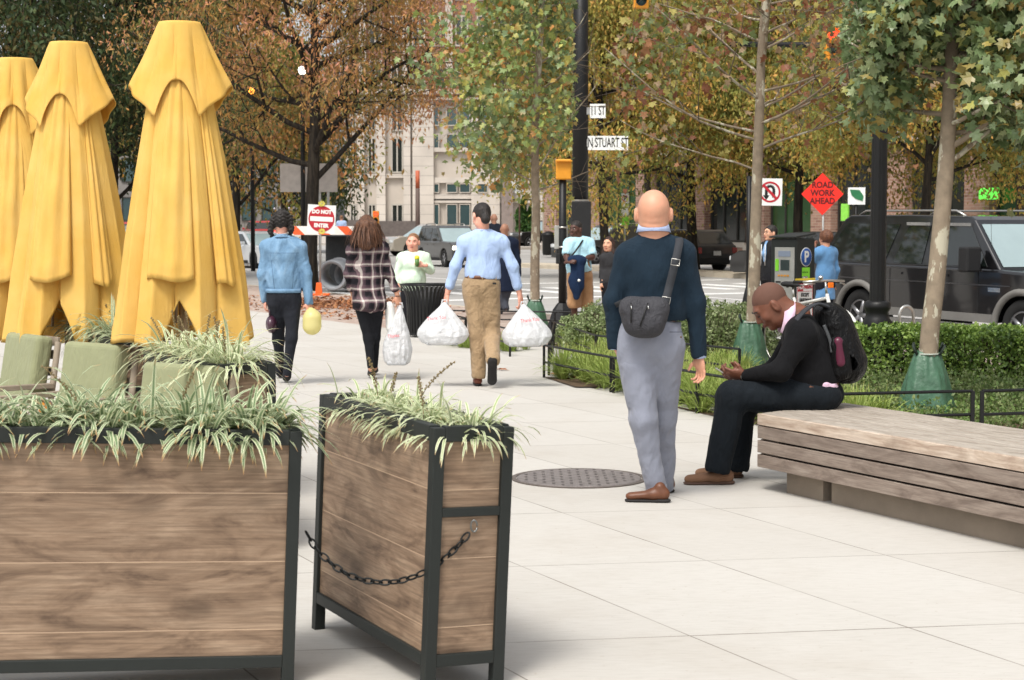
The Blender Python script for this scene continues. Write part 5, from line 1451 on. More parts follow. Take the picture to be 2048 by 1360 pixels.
# ================= SIGNS, POLES, STREET FURNITURE =================
M_WHT = mat("sign white", C(225, 226, 222), .5, var=.04); M_RED = mat("sign red", C(176, 32, 44), .5, var=.05); M_SBK = mat("sign black ink", C(22, 22, 22), .6, bump=0)
M_ORS = mat("orange traffic plastic", C(232, 96, 30), .5, var=.06); M_FLO = mat("fluorescent red orange", C(238, 44, 30), .5, var=.04)
M_AMB = mat("signal amber housing", C(212, 142, 36), .5, var=.08); M_GRN = mat("sign lime green", C(132, 214, 52), .5, var=.05)
FACE = (math.pi / 2, 0, 0)       # text in the XZ plane facing the viewer
def disc(m, c, r, y, n=36): m.prism([(c[0] + r * math.cos(a), y, c[1] + r * math.sin(a)) for a in np.linspace(0, 2 * math.pi, n, endpoint=False)], (0, -.003, 0))
def pxm(D): return D / F
# do not enter sign
D_ = 41.3; g = GX(638, D_); t = thing("do_not_enter_sign", "white square DO NOT ENTER sign with red disc on a thin pole before the oak", "sign", g)
c = P(643, 438, D_) - g; hs_ = 28 * pxm(D_)
m = MB(); m.box((0, 0, 0), (hs_ * 2, .006, hs_ * 2)); pl = m.build("sign_plate", M_WHT, t, loc=c, rot=(0, math.radians(3), 0), bevel=.0)
m = MB(); disc(m, (0, 0), hs_ * .93, -.0045); m.build("red_disc", M_RED, pl)
m = MB(); m.box((0, -.011, .0), (hs_ * 1.62, .004, hs_ * .33)); m.build("white_bar", M_WHT, pl)
text_mesh("DO NOT", hs_ * .36, "lettering", M_WHT, pl, (0, -.009, hs_ * .50), FACE, bold=.008, sx=.95); text_mesh("ENTER", hs_ * .36, "lettering", M_WHT, pl, (0, -.009, -hs_ * .47), FACE, bold=.008, sx=.95)
m = MB(); m.tube([(c.x * .3, .02, .3), (c.x, .02, c.z + hs_ + .06)], .018, 8); m.build("pole", M_GALV, t)
m = MB(); m.box((0, 0, .17), (.16, .12, .26), taper=.75); m.box((0, 0, .02), (.5, .3, .05)); m.build("base", M_ORS, t, bevel=.01)
for dz in (1, -1):
    m = MB(); R_ = random.Random(dz)
    for k in range(7): a = k * .9; q = Vector((c.x + math.cos(a) * .05, -.03, c.z + dz * hs_ * .98 + math.sin(a) * .04)); m.quad(q, q + Vector((.05, -.01, .03)), q + Vector((.02, 0, .07)), q + Vector((-.03, -.01, .04)))
    m.build("ribbon", mat("yellow ribbon", C(200, 190, 90), .6), t)
# blank panel (back of a road sign)
D_ = 47; g = GX(648, D_); t = thing("blank_sign_panel", "large plain grey back of a road sign crossing behind the oak trunk", "sign", g)
a, b = P(560, 327, D_) - g, P(675, 384, D_) - g
m = MB(); m.box(((a.x + b.x) / 2, 0, (a.z + b.z) / 2), (b.x - a.x, .02, a.z - b.z)); m.build("panel", mat("grey sign back", C(172, 166, 160), .5, .1), t)
for xx in (640, 657): p = P(xx, 500, D_) - g; m = MB(); m.box((p.x, .03, b.z * .5 + .3), (.07, .03, b.z + .9)); m.build("post", M_GALV, t)
# barricade
D_ = 42.5; t = thing("barricade", "orange and white striped barricade board behind the do not enter sign", "barricade", GX(655, D_)); g = t.location
def stripes():
    n = NB("barricade stripes"); xyz = n.sep(n.co()); v = n.math('FRACT', n.math('DIVIDE', n.math('ADD', xyz[0], xyz[2]), .62))
    n.base(n.mix(n.math('LESS_THAN', v, .42), C(228, 226, 218), C(226, 92, 40))); n.set(.6); return n.m
ca, cb = P(575, 461, D_) - g, P(742, 461, D_) - g
m = MB(); m.box(((ca.x + cb.x) / 2, 0, ca.z), (cb.x - ca.x, .04, .21)); m.build("board", stripes(), t)
for xx in (-.85, .95): m = MB(); m.box((xx, .03, ca.z / 2), (.05, .05, ca.z + .25)); m.box((xx, .03, .02), (.06, .7, .05)); m.build("post", mat("barricade post", C(215, 212, 205), .6), t)
# dark covered container
D_ = 46; g = GX(700, D_); t = thing("covered_container", "black tarpaulin covered container behind the culvert pipes", "container", g)
a, b = P(650, 468, D_) - g, P(752, 600, D_) - g
m = MB(); m.box(((a.x + b.x) / 2, .6, a.z / 2), (b.x - a.x, 1.2, a.z), taper=.98); m.build("body", mat("black tarpaulin", C(40, 42, 44), .7, var=.2, bump=.5, bscale=5, bdist=.05), t, bevel=.04)
m = MB(); m.box(((a.x + b.x) / 2, -.02, a.z - .03), (b.x - a.x + .06, 1.3, .05)); m.build("rim", mat("container rim", C(70, 72, 74), .6), t)
# culvert pipes
for i, (x, y, r, lb) in enumerate(((664, 551, 29, "ribbed grey drain pipe ring leaning nearest the sign pole"), (692, 551, 27, "ribbed grey drain pipe ring behind the checked shirt"))):
    c = P(x, y, 41.6 + .35 * i); t = thing("drain_pipe", lb, "pipe", c, rot=(math.radians(6), 0, math.radians(-14 - 10 * i)), group="drain pipe rings beside the container")
    R_ = r * pxm(42) * 1.05
    m = MB()
    prof = []
    for k in range(13): prof += [(R_ * (1.0 if k % 2 else .95), k * .05)]
    prof = prof + [(R_ * .78, .6), (R_ * .78, 0), (R_ * .95, 0)]
    m.lathe(prof, (0, 0, 0), 40, axis=(0, 1, 0), cap=False); m.build("pipe_wall", mat("grey pipe", C(128, 132, 136), .6, var=.15), t)
# litter bin (slatted)
D_ = 26.3; g = GX(852, D_); t = thing("litter_bin", "black slatted steel litter bin with flared rim in front of the woman in mint", "bin", g)
hb = P(852, 569, D_).z - g.z
for k in range(34):
    a = 2 * math.pi * k / 34; ca_, sa_ = math.cos(a), math.sin(a); m = MB()
    pr = [(.265, .03), (.28, .12), (.285, .5 * hb), (.30, .78 * hb), (.345, .93 * hb), (.375, hb - .02)]
    vs = []; 
    for (r, z) in pr:
        for s_ in (-1, 1): vs.append((r * ca_ - s_ * .017 * sa_, r * sa_ + s_ * .017 * ca_, z))
    m.add(vs, [(2 * i, 2 * i + 1, 2 * i + 3, 2 * i + 2) for i in range(len(pr) - 1)]); o = m.build("slat", M_BLK2, t); o.modifiers.new("s", 'SOLIDIFY').thickness = .006
m = MB(); m.tube([(.375 * math.cos(a), .375 * math.sin(a), hb) for a in np.linspace(0, 6.283, 40, endpoint=False)], .014, 8, closed=True, cap=False); m.build("rim", M_BLK2, t)
m = MB(); m.tube([(.27 * math.cos(a), .27 * math.sin(a), .05) for a in np.linspace(0, 6.283, 40, endpoint=False)], .014, 8, closed=True, cap=False); m.build("base_ring", M_BLK2, t)
m = MB(); m.lathe([(.0, .06), (.24, .06), (.25, hb - .1), (.24, hb - .1), (.22, .1)], seg=32); m.build("liner", mat("bin liner", C(34, 34, 36), .6), t)
# far bin
g = GX(1097, 88); t = thing("litter_bin", "small black litter bin across the road beside the slender trunk", "bin", g)
m = MB(); m.lathe([(.28, 0), (.31, .1), (.33, .95), (.36, 1.0), (.34, 1.08), (.1, 1.2), (0, 1.2)], seg=20); m.build("body", M_BLK2, t)
m = MB(); m.lathe([(.34, .98), (.37, .99), (.37, 1.03), (.34, 1.04)], seg=20); m.build("rim", M_BPL, t)

# signal poles
def pole(name, label, cat, x, D, r, ztop, base=None, mt=M_BLK2):
    g = GX(x, D); t = thing(name, label, cat, g); m = MB(); m.tube([(0, 0, 0), (0, 0, ztop)], [r, r * .85], 16); m.build("pole", mt, t)
    if base: m = MB(); m.lathe(base, seg=8, smooth=False); m.build("base", mt, t)
    return t
D1 = 27.4; t = pole("pedestrian_signal", "slim black pole with amber signal box and tapered base beside the pale blue polo", "signal", 1125, D1, .066, P(0, 322, D1).z + .1, [(.26, 0), (.26, .06), (.235, .10), (.15, .36), (.08, .46)])
g = t.location
c = P(1127, 339, D1) - g
m = MB(); m.box((c.x, -.02, c.z), (.24, .16, .32)); m.build("signal_head", M_AMB, t, bevel=.02)
m = MB(); m.box((c.x, -.14, c.z + .13), (.26, .06, .015)); m.build("visor", M_AMB, t)
a, b = P(1109, 451, D1) - g, P(1136, 498, D1) - g
m = MB(); m.box(((a.x + b.x) / 2, .09, (a.z + b.z) / 2), (b.x - a.x, .012, a.z - b.z)); m.build("sign_back", mat("sign back alu", C(176, 176, 170), .5, .3), t, bevel=.02)
for zz in (a.z - .03, b.z + .03): m = MB(); m.lathe([(.07, zz - .012), (.074, zz - .012), (.074, zz + .012), (.07, zz + .012)], seg=16, cap=False); m.build("strap", M_STEEL, t)
m = MB(); m.box((-.07, -.05, b.z - .15), (.07, .07, .16)); m.build("push_button", M_BPL, t, bevel=.01)
D2 = 39.0; t = pole("traffic_signal_pole", "thick black pole carrying the white street name signs", "pole", 1160, D2, .185, 9.5, [(.30, 0), (.30, .3), (.22, .5)])
g = t.location
m = MB(); cz = P(0, 405, D2).z - g.z; m.box((.02, -.02, cz - .85), (.42, .42, 1.75)); m.build("cabinet", M_BPL, t, bevel=.02)
for yy_ in (401, 412): zz = P(0, yy_, D2).z - g.z; m = MB(); m.lathe([(.20, zz - .02), (.205, zz + .02)], seg=20, cap=False); m.build("strap", M_STEEL, t)
def name_sign(txt, x0, x1, y0, y1, D, label, tx=1.0, sz=.72, off=0):
    g = GX((x0 + x1) / 2, D); t = thing("street_name_sign", label, "sign", P((x0 + x1) / 2, (y0 + y1) / 2, D)); w_, h_ = (x1 - x0) * pxm(D), (y1 - y0) * pxm(D)
    m = MB(); m.box((0, 0, 0), (w_, .012, h_)); m.build("plate", M_WHT, t); text_mesh(txt, h_ * sz, "lettering", M_SBK, t, (off, -.008, 0), FACE, bold=.004, sx=tx)
    m = MB(); m.box((-w_ / 2 - .04, .02, 0), (.12, .05, h_ * .5)); m.build("bracket", M_GALV, t); return t
name_sign("N STUART ST", 1176, 1256, 272, 300, D2 - .1, "white street sign reading N STUART ST among the leaves", .50, .95)
name_sign("11 ST", 1180, 1211, 208, 236, D2 - .1, "small white street sign above the longer street name sign", .5, .9)
t = name_sign("N TAYLOR", 1021, 1046, 361, 372, 90, "tiny white street sign on a distant pole, upper of two plates", .55, .9)
t = name_sign("WILSON", 1030, 1047, 374, 386, 90, "tiny white street sign on a distant pole, lower of two plates", .55, .9)
pole("sign_pole", "thin brown pole holding the two tiny distant street signs", "pole", 1039, 90.2, .05, 3.9, mt=mat("brown post", C(84, 62, 50), .7))
# no u-turn sign
D_ = 33; t = thing("no_u_turn_sign", "white square no U-turn sign half hidden by the thin plane tree trunk", "sign", GX(1497, D_)); g = t.location
c = P(1540, 384, D_) - g; hs_ = 27 * pxm(D_); hx = 22 * pxm(D_)
m = MB(); m.box((0, 0, 0), (hx * 2.2, .01, hs_ * 2)); pl = m.build("plate", M_WHT, t, loc=c, rot=(0, math.radians(1), 0)); 
def ring(m, cx, cz, r, w_, y, n=40):
    for i in range(n):
        a, b = 2 * math.pi * i / n, 2 * math.pi * (i + 1) / n
        m.add([(cx + q * math.cos(u), y, cz + q * math.sin(u)) for u in (a, b) for q in (r, r - w_)], [(0, 1, 3, 2)])
m = MB(); ring(m, 0, 0, hx * .95, hx * .17, -.010)
dd = hx * .82 * .707; w2 = hx * .085
m.quad((-dd - w2, -.011, dd - w2), (-dd + w2, -.011, dd + w2), (dd + w2, -.011, -dd + w2), (dd - w2, -.011, -dd - w2)); m.build("red_ring", M_RED, pl)
m = MB(); s_ = hx * .34
pts = [(-s_, -hx * .35), (-s_, hx * .2)] + [(s_ * math.cos(a), hx * .2 + s_ * math.sin(a)) for a in np.linspace(math.pi, 0, 10)] + [(s_, -hx * .5)]
for i in range(len(pts) - 1):
    (xa, za), (xb, zb_) = pts[i], pts[i + 1]; dx, dz = xb - xa, zb_ - za; l_ = math.hypot(dx, dz) + 1e-9; nx, nz = -dz / l_ * hx * .13, dx / l_ * hx * .13
    m.quad((xa - nx, -.008, za - nz), (xa + nx, -.008, za + nz), (xb + nx, -.008, zb_ + nz), (xb - nx, -.008, zb_ - nz))
m.quad((-s_ - hx * .3, -.008, -hx * .3), (-s_, -.008, -hx * .75), (-s_ + hx * .3, -.008, -hx * .3)); m.build("arrow", M_SBK, pl)
m = MB(); m.tube([(0, .04, 0), (0, .04, c.z + .3)], .05, 10); m.build("pole", M_BLK2, t); m = MB(); m.lathe([(.14, 0), (.14, .1), (.09, .35), (.055, .5)], (0, .04, 0), 12); m.build("base", M_BLK2, t)
m = MB(); m.box((.05, -.02, P(0, 480, D_).z - g.z), (.03, .05, 1.1)); m.build("reflector_strip", mat("lime strip", C(210, 220, 60), .5), t)
# road work sign
D_ = 37; t = thing("road_work_sign", "red-orange diamond sign reading ROAD WORK AHEAD", "sign", GX(1645, D_)); g = t.location
c = P(1645, 388, D_) - g; r_ = 42 * pxm(D_)
m = MB(); m.prism([(-r_, 0, 0), (0, 0, -r_ * 1.0), (r_, 0, 0), (0, 0, r_ * 1.0)], (0, .012, 0)); pl = m.build("panel", M_FLO, t, loc=c)
for k, tx in enumerate(("ROAD", "WORK", "AHEAD")): text_mesh(tx, r_ * .40, "lettering", mat("dark red ink", C(90, 18, 16), .6, bump=0), pl, (0, -.004, r_ * (.42 - .38 * k)), FACE, bold=.006, sx=.9)
m = MB(); m.tube([(0, .04, .0), (0, .04, c.z + .2)], .022, 8); m.build("mast", M_GALV, t)
for sg in (-1, 1): m = MB(); m.tube([(0, .04, .35), (sg * .6, .04 - .1, 0)], .015, 6); m.build("foot", M_GALV, t)
# green white sign
D_ = 49; t = thing("garage_sign", "white square sign with a green leaf shape beside the lamp post", "sign", P(1713, 392, D_)); s_ = 17 * pxm(D_)
m = MB(); m.box((0, 0, 0), (s_ * 2, .05, s_ * 2)); m.build("panel", M_WHT, t)
m = MB(); m.prism([(-s_ * .8, -.03, s_ * .75), (s_ * .3, -.03, s_ * .7), (s_ * .8, -.03, 0), (s_ * .7, -.03, -s_ * .6), (-s_ * .1, -.03, -s_ * .35), (-s_ * .6, -.03, s_ * .1)], (0, -.01, 0)); m.build("green_shape", mat("sign green", C(40, 110, 70), .5), t)
m = MB(); m.tube([(0, .05, s_), (0, .05, gz(D_) - t.location.z)], .04, 8); m.build("pole", M_BLK2, t)
# parking regulation sign across the street
D_ = 60; t = thing("parking_sign", "narrow white and green no parking sign left of the bald head", "sign", GX(1250, D_)); g = t.location
a, b = P(1243, 386, D_) - g, P(1258, 450, D_) - g; mx = (a.x + b.x) / 2; wd = b.x - a.x; ht = a.z - b.z
m = MB(); m.box((mx, 0, a.z - ht * .36), (wd, .01, ht * .7)); pl = m.build("plate", M_WHT, t); m = MB(); m.box((mx, -.001, b.z + ht * .13), (wd * 1.05, .01, ht * .26)); m.build("lower_plate", M_GRN, t)
m = MB(); ring(m, mx, a.z - ht * .17, wd * .42, wd * .09, -.008); m.build("red_ring", M_RED, t); text_mesh("P", wd * .7, "lettering", M_SBK, t, (mx, -.007, a.z - ht * .17), FACE, bold=.01)
m = MB(); m.tube([(mx, .03, 0), (mx, .03, a.z)], .03, 8); m.build("pole", M_GALV, t)

# mast arm with two signals
D_ = 45; ga = GX(2190, D_); t = thing("signal_mast", "long black traffic signal mast arm crossing behind the leaves", "signal mast", ga)
e = P(1460, 88, D_) - ga; z1_ = P(0, 97, D_).z - ga.z
m = MB(); m.tube([(0, 0, 0), (0, 0, z1_ + .6)], [.15, .11], 16); m.build("pole", M_BLK2, t); m = MB(); m.tube([e, (0, 0, z1_)], [.065, .10], 12); m.build("arm", M_BLK2, t)
def signal(x, y0, y1, D, label, lampi=0, col=(1, .08, .04, 1)):
    c = P(x, (y0 + y1) / 2, D); hh = (y1 - y0) * pxm(D); t = thing("traffic_signal", label, "traffic signal", c); w_ = hh * .34
    for k in range(3):
        z = hh / 3 * (1 - k); m = MB(); m.box((0, 0, z), (w_, w_ * .7, hh / 3 - .006)); m.build("lamp_housing", M_AMB, t, bevel=.015)
        m = MB(); m.lathe([(0, .004), (w_ * .36, .0)], (0, -w_ * .36, z), 20, axis=(0, -1, 0)); m.build("lens", mat("lit red lens", C(255, 60, 40), .3, emit=(1, .03, .01, 1), es=4) if k == lampi else mat("dark lens", C(40, 66, 70), .2), t)
        m = MB(); vs = []; fs = []
        for i in range(11):
            a = math.pi * i / 10; 
            for yy_ in (-w_ * .35, -w_ * .35 - w_ * .55): vs.append((w_ * .40 * math.cos(a), yy_, z + w_ * .40 * math.sin(a)))
        m.add(vs, [(2 * i, 2 * i + 1, 2 * i + 3, 2 * i + 2) for i in range(10)]); m.build("visor", M_AMB, t).modifiers.new("s", 'SOLIDIFY').thickness = .008
    return t
signal(1664, 56, 140, 44.8, "amber three-lamp traffic signal glowing red left of the lamp post")
signal(1972, 62, 146, 44.8, "amber three-lamp traffic signal glowing red behind the nearest tree's leaves")
signal(1282, -70, 16, 44.8, "amber traffic signal at the top edge above the bald man", lampi=5)
signal(752, 422, 458, 98, "small distant traffic signal glowing red right of the barricade")
# glowing street lights far away
def glow_lamp(x, y, D, label, col, r=.12, es=8):
    g = GX(x, D); z = P(0, y, D).z - g.z; t = thing("street_light", label, "street light", g)
    m = MB(); m.tube([(0, 0, 0), (0, 0, z - r)], [.08, .05], 8); m.build("pole", M_BLK2, t)
    m = MB(); m.lathe([(0, -r * 1.2), (r * .7, -r * .9), (r, 0), (r * .7, r * .9), (0, r * 1.3)], (0, 0, z), 16); m.build("lamp_glass", mat("lamp glow " + label[:12], col, .4, emit=col, es=es), t)
    m = MB(); m.lathe([(r * .75, r * .85), (r * .5, r * 1.5), (0, r * 1.9)], (0, 0, z), 12); m.build("cap", M_BLK2, t)
glow_lamp(507, 181, 60, "amber street light glowing right of the tallest umbrella", (1, .30, .04, 1), .12, 3)
glow_lamp(480, 352, 96, "small amber street light low behind the orange tree", (1, .30, .04, 1), .12, 3)
glow_lamp(506, 352, 92, "small amber street light just left of the blank panel", (1, .30, .04, 1), .12, 3)
glow_lamp(608, 140, 47, "white globe street light glowing beside the oak trunk fork", (1, 1, .95, 1), .11, 2.5)
glow_lamp(1497, 318, 60, "tiny yellow street light left of the thin plane trunk", (1, .8, .3, 1), .09, 2)
t = pole("banner_pole", "thin brown pole with an orange tip in front of the stone building", "pole", 836, 100, .14, P(0, 345, 100).z, mt=mat("brown grey pole", C(104, 88, 82), .7))
m = MB(); zt_ = P(0, 345, 100).z; m.lathe([(.125, zt_ - 1.0), (.12, zt_ + .01), (.0, zt_ + .02)], seg=16); m.build("orange_tip", mat("orange tip", C(190, 100, 70), .6), t)
# shop signs across the street
for i, (x, y, w_, h_, cc, lb) in enumerate(((1206, 395, .55, .45, C(170, 30, 36), "small red shop sign on the far stone wall"), (1978, 388, 1.1, .5, C(110, 255, 90), "lit green shop sign above the vehicle roof"), (1690, 425, .5, .8, C(150, 230, 90), "small green shop poster right of the road work sign"))):
    c = tplane(x, y, TB - .75); t = thing("shop_sign", lb, "sign", c, UROT); m = MB(); m.box((0, 0, 0), (w_, .08, h_)); m.build("panel", mat("shop sign %d" % (i + 1), cc, .5, emit=cc if i == 1 else None, es=.5), t)
    m = MB(); m.box((0, -.05, -h_ * .5), (w_ * 1.04, .04, .04)); m.build("frame", M_FRD, t)

# ---- parking pay station ----
D_ = 21.6; g = GX(1592, D_) + Vector((0, .27, 0)); g.z = gz(D_); t = thing("pay_station", "black parking pay station with blue P disc and taped notice", "pay station", g, math.radians(-45))
ks = .39; zt_ = P(0, 477, D_).z - g.z
m = MB(); m.box((0, 0, zt_ / 2), (ks, ks, zt_)); m.build("cabinet", M_BLK, t, bevel=.015)
m = MB(); m.prism([(-ks / 2 - .01, -ks / 2 - .03, zt_ + .005), (ks / 2 + .01, -ks / 2 - .03, zt_ + .005), (ks / 2 + .01, ks / 2, zt_ + .05), (-ks / 2 - .01, ks / 2, zt_ + .05)], (0, 0, .02)); m.build("roof", M_BLK, t, bevel=.004)
kp = mat("kiosk panel", C(170, 170, 164), .45, .4)
m = MB(); m.box((.02, -ks / 2 - .004, zt_ - .62), (ks * .76, .012, 1.02)); kpan = m.build("face_panel", kp, t, bevel=.004)
kk = -ks / 2 - .013
m = MB(); m.box((.03, kk, zt_ - .33), (.13, .008, .13)); m.build("screen", mat("kiosk screen", C(44, 58, 58), .15), kpan)
m = MB(); m.box((.02, kk, zt_ - .19), (.18, .006, .07)); m.build("instruction_plate", mat("kiosk plate blue", C(130, 142, 160), .5), kpan)
m = MB(); m.box((-.09, kk, zt_ - .33), (.05, .006, .15)); m.build("green_label", M_GRN, kpan)
m = MB()
for q in range(4): m.box((-.06 + .045 * q, kk, zt_ - .46), (.03, .012, .022))
m.build("buttons", mat("kiosk buttons", C(214, 150, 50), .5), kpan)
m = MB(); m.box((-.07, kk, zt_ - .54), (.07, .008, .018)); m.box((.07, kk, zt_ - .57), (.03, .012, .07)); m.build("slots", M_SBK, kpan)
m = MB(); m.box((.08, kk, zt_ - .83), (.09, .006, .10)); m.build("notice_plate", M_WHT, kpan)
for q in range(4): m = MB(); m.box((.08, kk - .004, zt_ - .80 - q * .02), (.07, .002, .006)); m.build("printed_line", M_SBK, kpan)
# right-hand face (+x)
SF = (math.pi / 2, 0, math.pi / 2)
fx = ks / 2 + .003
def on_side(o): return o
m = MB(); m.lathe([(0, .004), (.115, .004), (.118, 0)], (fx, 0, zt_ - .23), 40, axis=(1, 0, 0)); m.build("parking_disc_edge", M_WHT, t)
m = MB(); m.lathe([(0, .007), (.107, .007), (.108, .003)], (fx, 0, zt_ - .23), 40, axis=(1, 0, 0)); m.build("parking_disc", mat("parking blue", C(32, 84, 160), .5), t)
text_mesh("P", .19, "letter_p", M_WHT, t, (fx + .009, 0, zt_ - .232), SF, bold=.006)
m = MB(); m.box((fx, -.0, zt_ - .44), (.004, .16, .16)); m.build("number_label", M_GRN, t)
m = MB(); m.box((fx + .003, -.02, zt_ - .49), (.004, .11, .045)); m.build("number_strip", M_SBK, t)
text_mesh("54151", .045, "number", M_WHT, t, (fx + .007, -.02, zt_ - .49), SF, bold=.0012)
text_mesh("METER NO", .026, "small_print", mat("green ink", C(30, 80, 30), .6, bump=0), t, (fx + .004, -.02, zt_ - .42), SF)
m = MB(); m.box((fx + .008, -.03, zt_ - .76), (.004, .33, .44)); nb = m.build("notice_board", M_WHT, t)
for (yy_, zz, sy, sz) in ((-.03, zt_ - .545, .32, .006), (-.03, zt_ - .975, .32, .006), (-.19, zt_ - .76, .006, .42), (.13, zt_ - .76, .006, .42), (-.03, zt_ - .655, .30, .004)):
    m = MB(); m.box((fx + .0115, yy_, zz), (.002, sy, sz)); m.build("notice_border", M_RED, t)
m = MB(); m.box((fx + .0115, -.125, zt_ - .60), (.002, .11, .10)); m.build("notice_red_field", M_RED, t)
text_mesh("NO", .085, "lettering", M_WHT, t, (fx + .0135, -.125, zt_ - .60), SF, bold=.003, sx=.75); text_mesh("PARKING", .07, "lettering", M_RED, t, (fx + .0135, .03, zt_ - .60), SF, bold=.002, sx=.6)
for q, tx in enumerate(("EXCEPT", "HANDSWAND", "NIGHTS", "MON-FRI", "6PM-7AM")): text_mesh(tx, .062, "handwriting", M_SBK, t, (fx + .0135, -.03 + .012 * (q % 2), zt_ - .70 - q * .066), (math.pi / 2 + 0, 0.04, math.pi / 2), bold=.002, sx=.78 if q != 1 else .62)
m = MB(); m.box((fx + .013, -.03, zt_ - .52), (.004, .42, .055)); m.build("yellow_tape", mat("yellow tape", C(232, 206, 60), .5), t)
# hoop bike rack
g = GX(1813, 20.5); t = thing("bike_rack", "silver hoop bicycle rack behind the hedge", "bike rack", g, math.radians(20))
m = MB(); wr = .095; zt_ = P(0, 612, 20.5).z - g.z
m.tube([(-wr, 0, 0), (-wr, 0, zt_ - wr * 1.1)] + [(wr * math.cos(a), 0, zt_ - wr * 1.1 + wr * 1.1 * math.sin(a)) for a in np.linspace(math.pi, 0, 10)][1:-1] + [(wr, 0, zt_ - wr * 1.1), (wr + .02, 0, 0)], .018, 10); m.build("hoop", M_STEEL, t)
m = MB(); m.box((-wr, 0, .005), (.1, .1, .01)); m.box((wr, 0, .005), (.1, .1, .01)); m.build("foot_plate", M_STEEL, t)

# ---- bicycle ----
D_ = 19.9; g = GX(1562, D_); t = thing("bicycle", "parked white bicycle with black tyres and orange reflector behind the seated man", "bicycle", g, UROT)
RW = .335; WBx = 1.04
M_BKW = mat("bike white", C(215, 215, 210), .4); 
for xc in (0, WBx):
    m = MB(); m.tube([(xc + RW * math.cos(a), 0, RW + RW * math.sin(a)) for a in np.linspace(0, 6.283, 44, endpoint=False)], .018, 8, closed=True, cap=False); w_ = m.build("wheel", M_TYRE, t)
    m = MB(); m.tube([(xc + (RW - .028) * math.cos(a), 0, RW + (RW - .028) * math.sin(a)) for a in np.linspace(0, 6.283, 44, endpoint=False)], .009, 6, closed=True, cap=False); m.build("rim", M_STEEL, w_)
    m = MB()
    for k in range(24): a = k * 2 * math.pi / 24; m.tube([(xc + .02 * math.cos(a + .8), .02 * (-1) ** k, RW + .02 * math.sin(a + .8)), (xc + (RW - .03) * math.cos(a), 0, RW + (RW - .03) * math.sin(a))], .0014, 3, cap=False)
    m.build("spokes", M_STEEL, w_); m = MB(); m.tube([(xc, -.04, RW), (xc, .04, RW)], .02, 8); m.build("hub", M_STEEL, w_)
    m = MB(); m.tube([(xc + (RW + .03) * math.cos(a), 0, RW + (RW + .03) * math.sin(a)) for a in np.linspace(.5 if xc else .9, 2.6 if xc == 0 else 2.2, 16)], .022, 6); m.build("fender", M_BKW, t)
bbx, bbz = .44, .28
m = MB(); m.tube([(bbx, 0, bbz), (.24, 0, .80)], .016, 8); m.tube([(.27, 0, .72), (WBx - .20, 0, .82)], .018, 8); m.tube([(bbx, 0, bbz), (WBx - .17, 0, .70)], .019, 8); m.tube([(WBx - .21, 0, .86), (WBx - .12, 0, .62)], .02, 8)
for sg in (-1, 1): m.tube([(0, sg * .05, RW), (bbx, sg * .02, bbz)], .01, 6); m.tube([(0, sg * .05, RW), (.26, sg * .02, .74)], .009, 6); m.tube([(WBx, sg * .05, RW), (WBx - .12, sg * .04, .62)], .011, 6)
m.build("frame", M_BKW, t)
m = MB(); m.tube([(.24, 0, .78), (.22, 0, .92)], .013, 8); m.build("seat_post", M_STEEL, t)
f = Fd(.01); f.cap((.10, 0, .95), (.20, 0, .95), .07, .06, flat=(0, 0, 1), q=.45); f.cap((.18, 0, .95), (.36, 0, .94), .045, .022, flat=(0, 0, 1), q=.6); sdf_obj("saddle", f, M_BPL, t)
m = MB(); m.tube([(WBx - .21, 0, .84), (WBx - .24, 0, 1.0)], .013, 8); m.tube([(WBx - .40, -.28, .99), (WBx - .22, -.24, 1.0), (WBx - .18, -.05, 1.01), (WBx - .18, .05, 1.01), (WBx - .22, .24, 1.0), (WBx - .40, .28, .99)], .013, 8); m.build("handlebar", M_STEEL, t)
for sg in (-1, 1): m = MB(); m.tube([(WBx - .30, sg * .26, .995), (WBx - .43, sg * .285, .99)], .018, 8); m.build("grip", M_BPL, t); m = MB(); m.tube([(WBx - .2, sg * .17, .98), (WBx - .24, sg * .27, .965), (WBx - .3, sg * .30, .96)], .007, 6); m.build("brake_lever", M_STEEL, t)
m = MB(); m.box((WBx - .12, -.02, .96), (.02, .07, .06)); m.build("reflector", mat("orange reflector", C(245, 120, 20), .3), t, bevel=.006)
m = MB(); m.lathe([(0, .03), (.025, .02), (.03, 0), (.02, -.02), (0, -.025)], (WBx - .17, -.12, 1.04), 14, axis=(0, 0, 1)); m.build("bell", M_CHR, t)
m = MB(); m.lathe([(0, .01), (.09, .01), (.09, -.005), (0, -.005)], (bbx, -.05, bbz), 24, axis=(0, 1, 0), smooth=False); m.build("chainring", M_STEEL, t)
for sg in (-1, 1): m = MB(); m.tube([(bbx, sg * .07, bbz), (bbx + sg * .12, sg * .08, bbz - sg * .11)], .009, 6); m.box((bbx + sg * .12, sg * .12, bbz - sg * .12), (.08, .07, .02)); m.build("pedal", M_BPL, t)
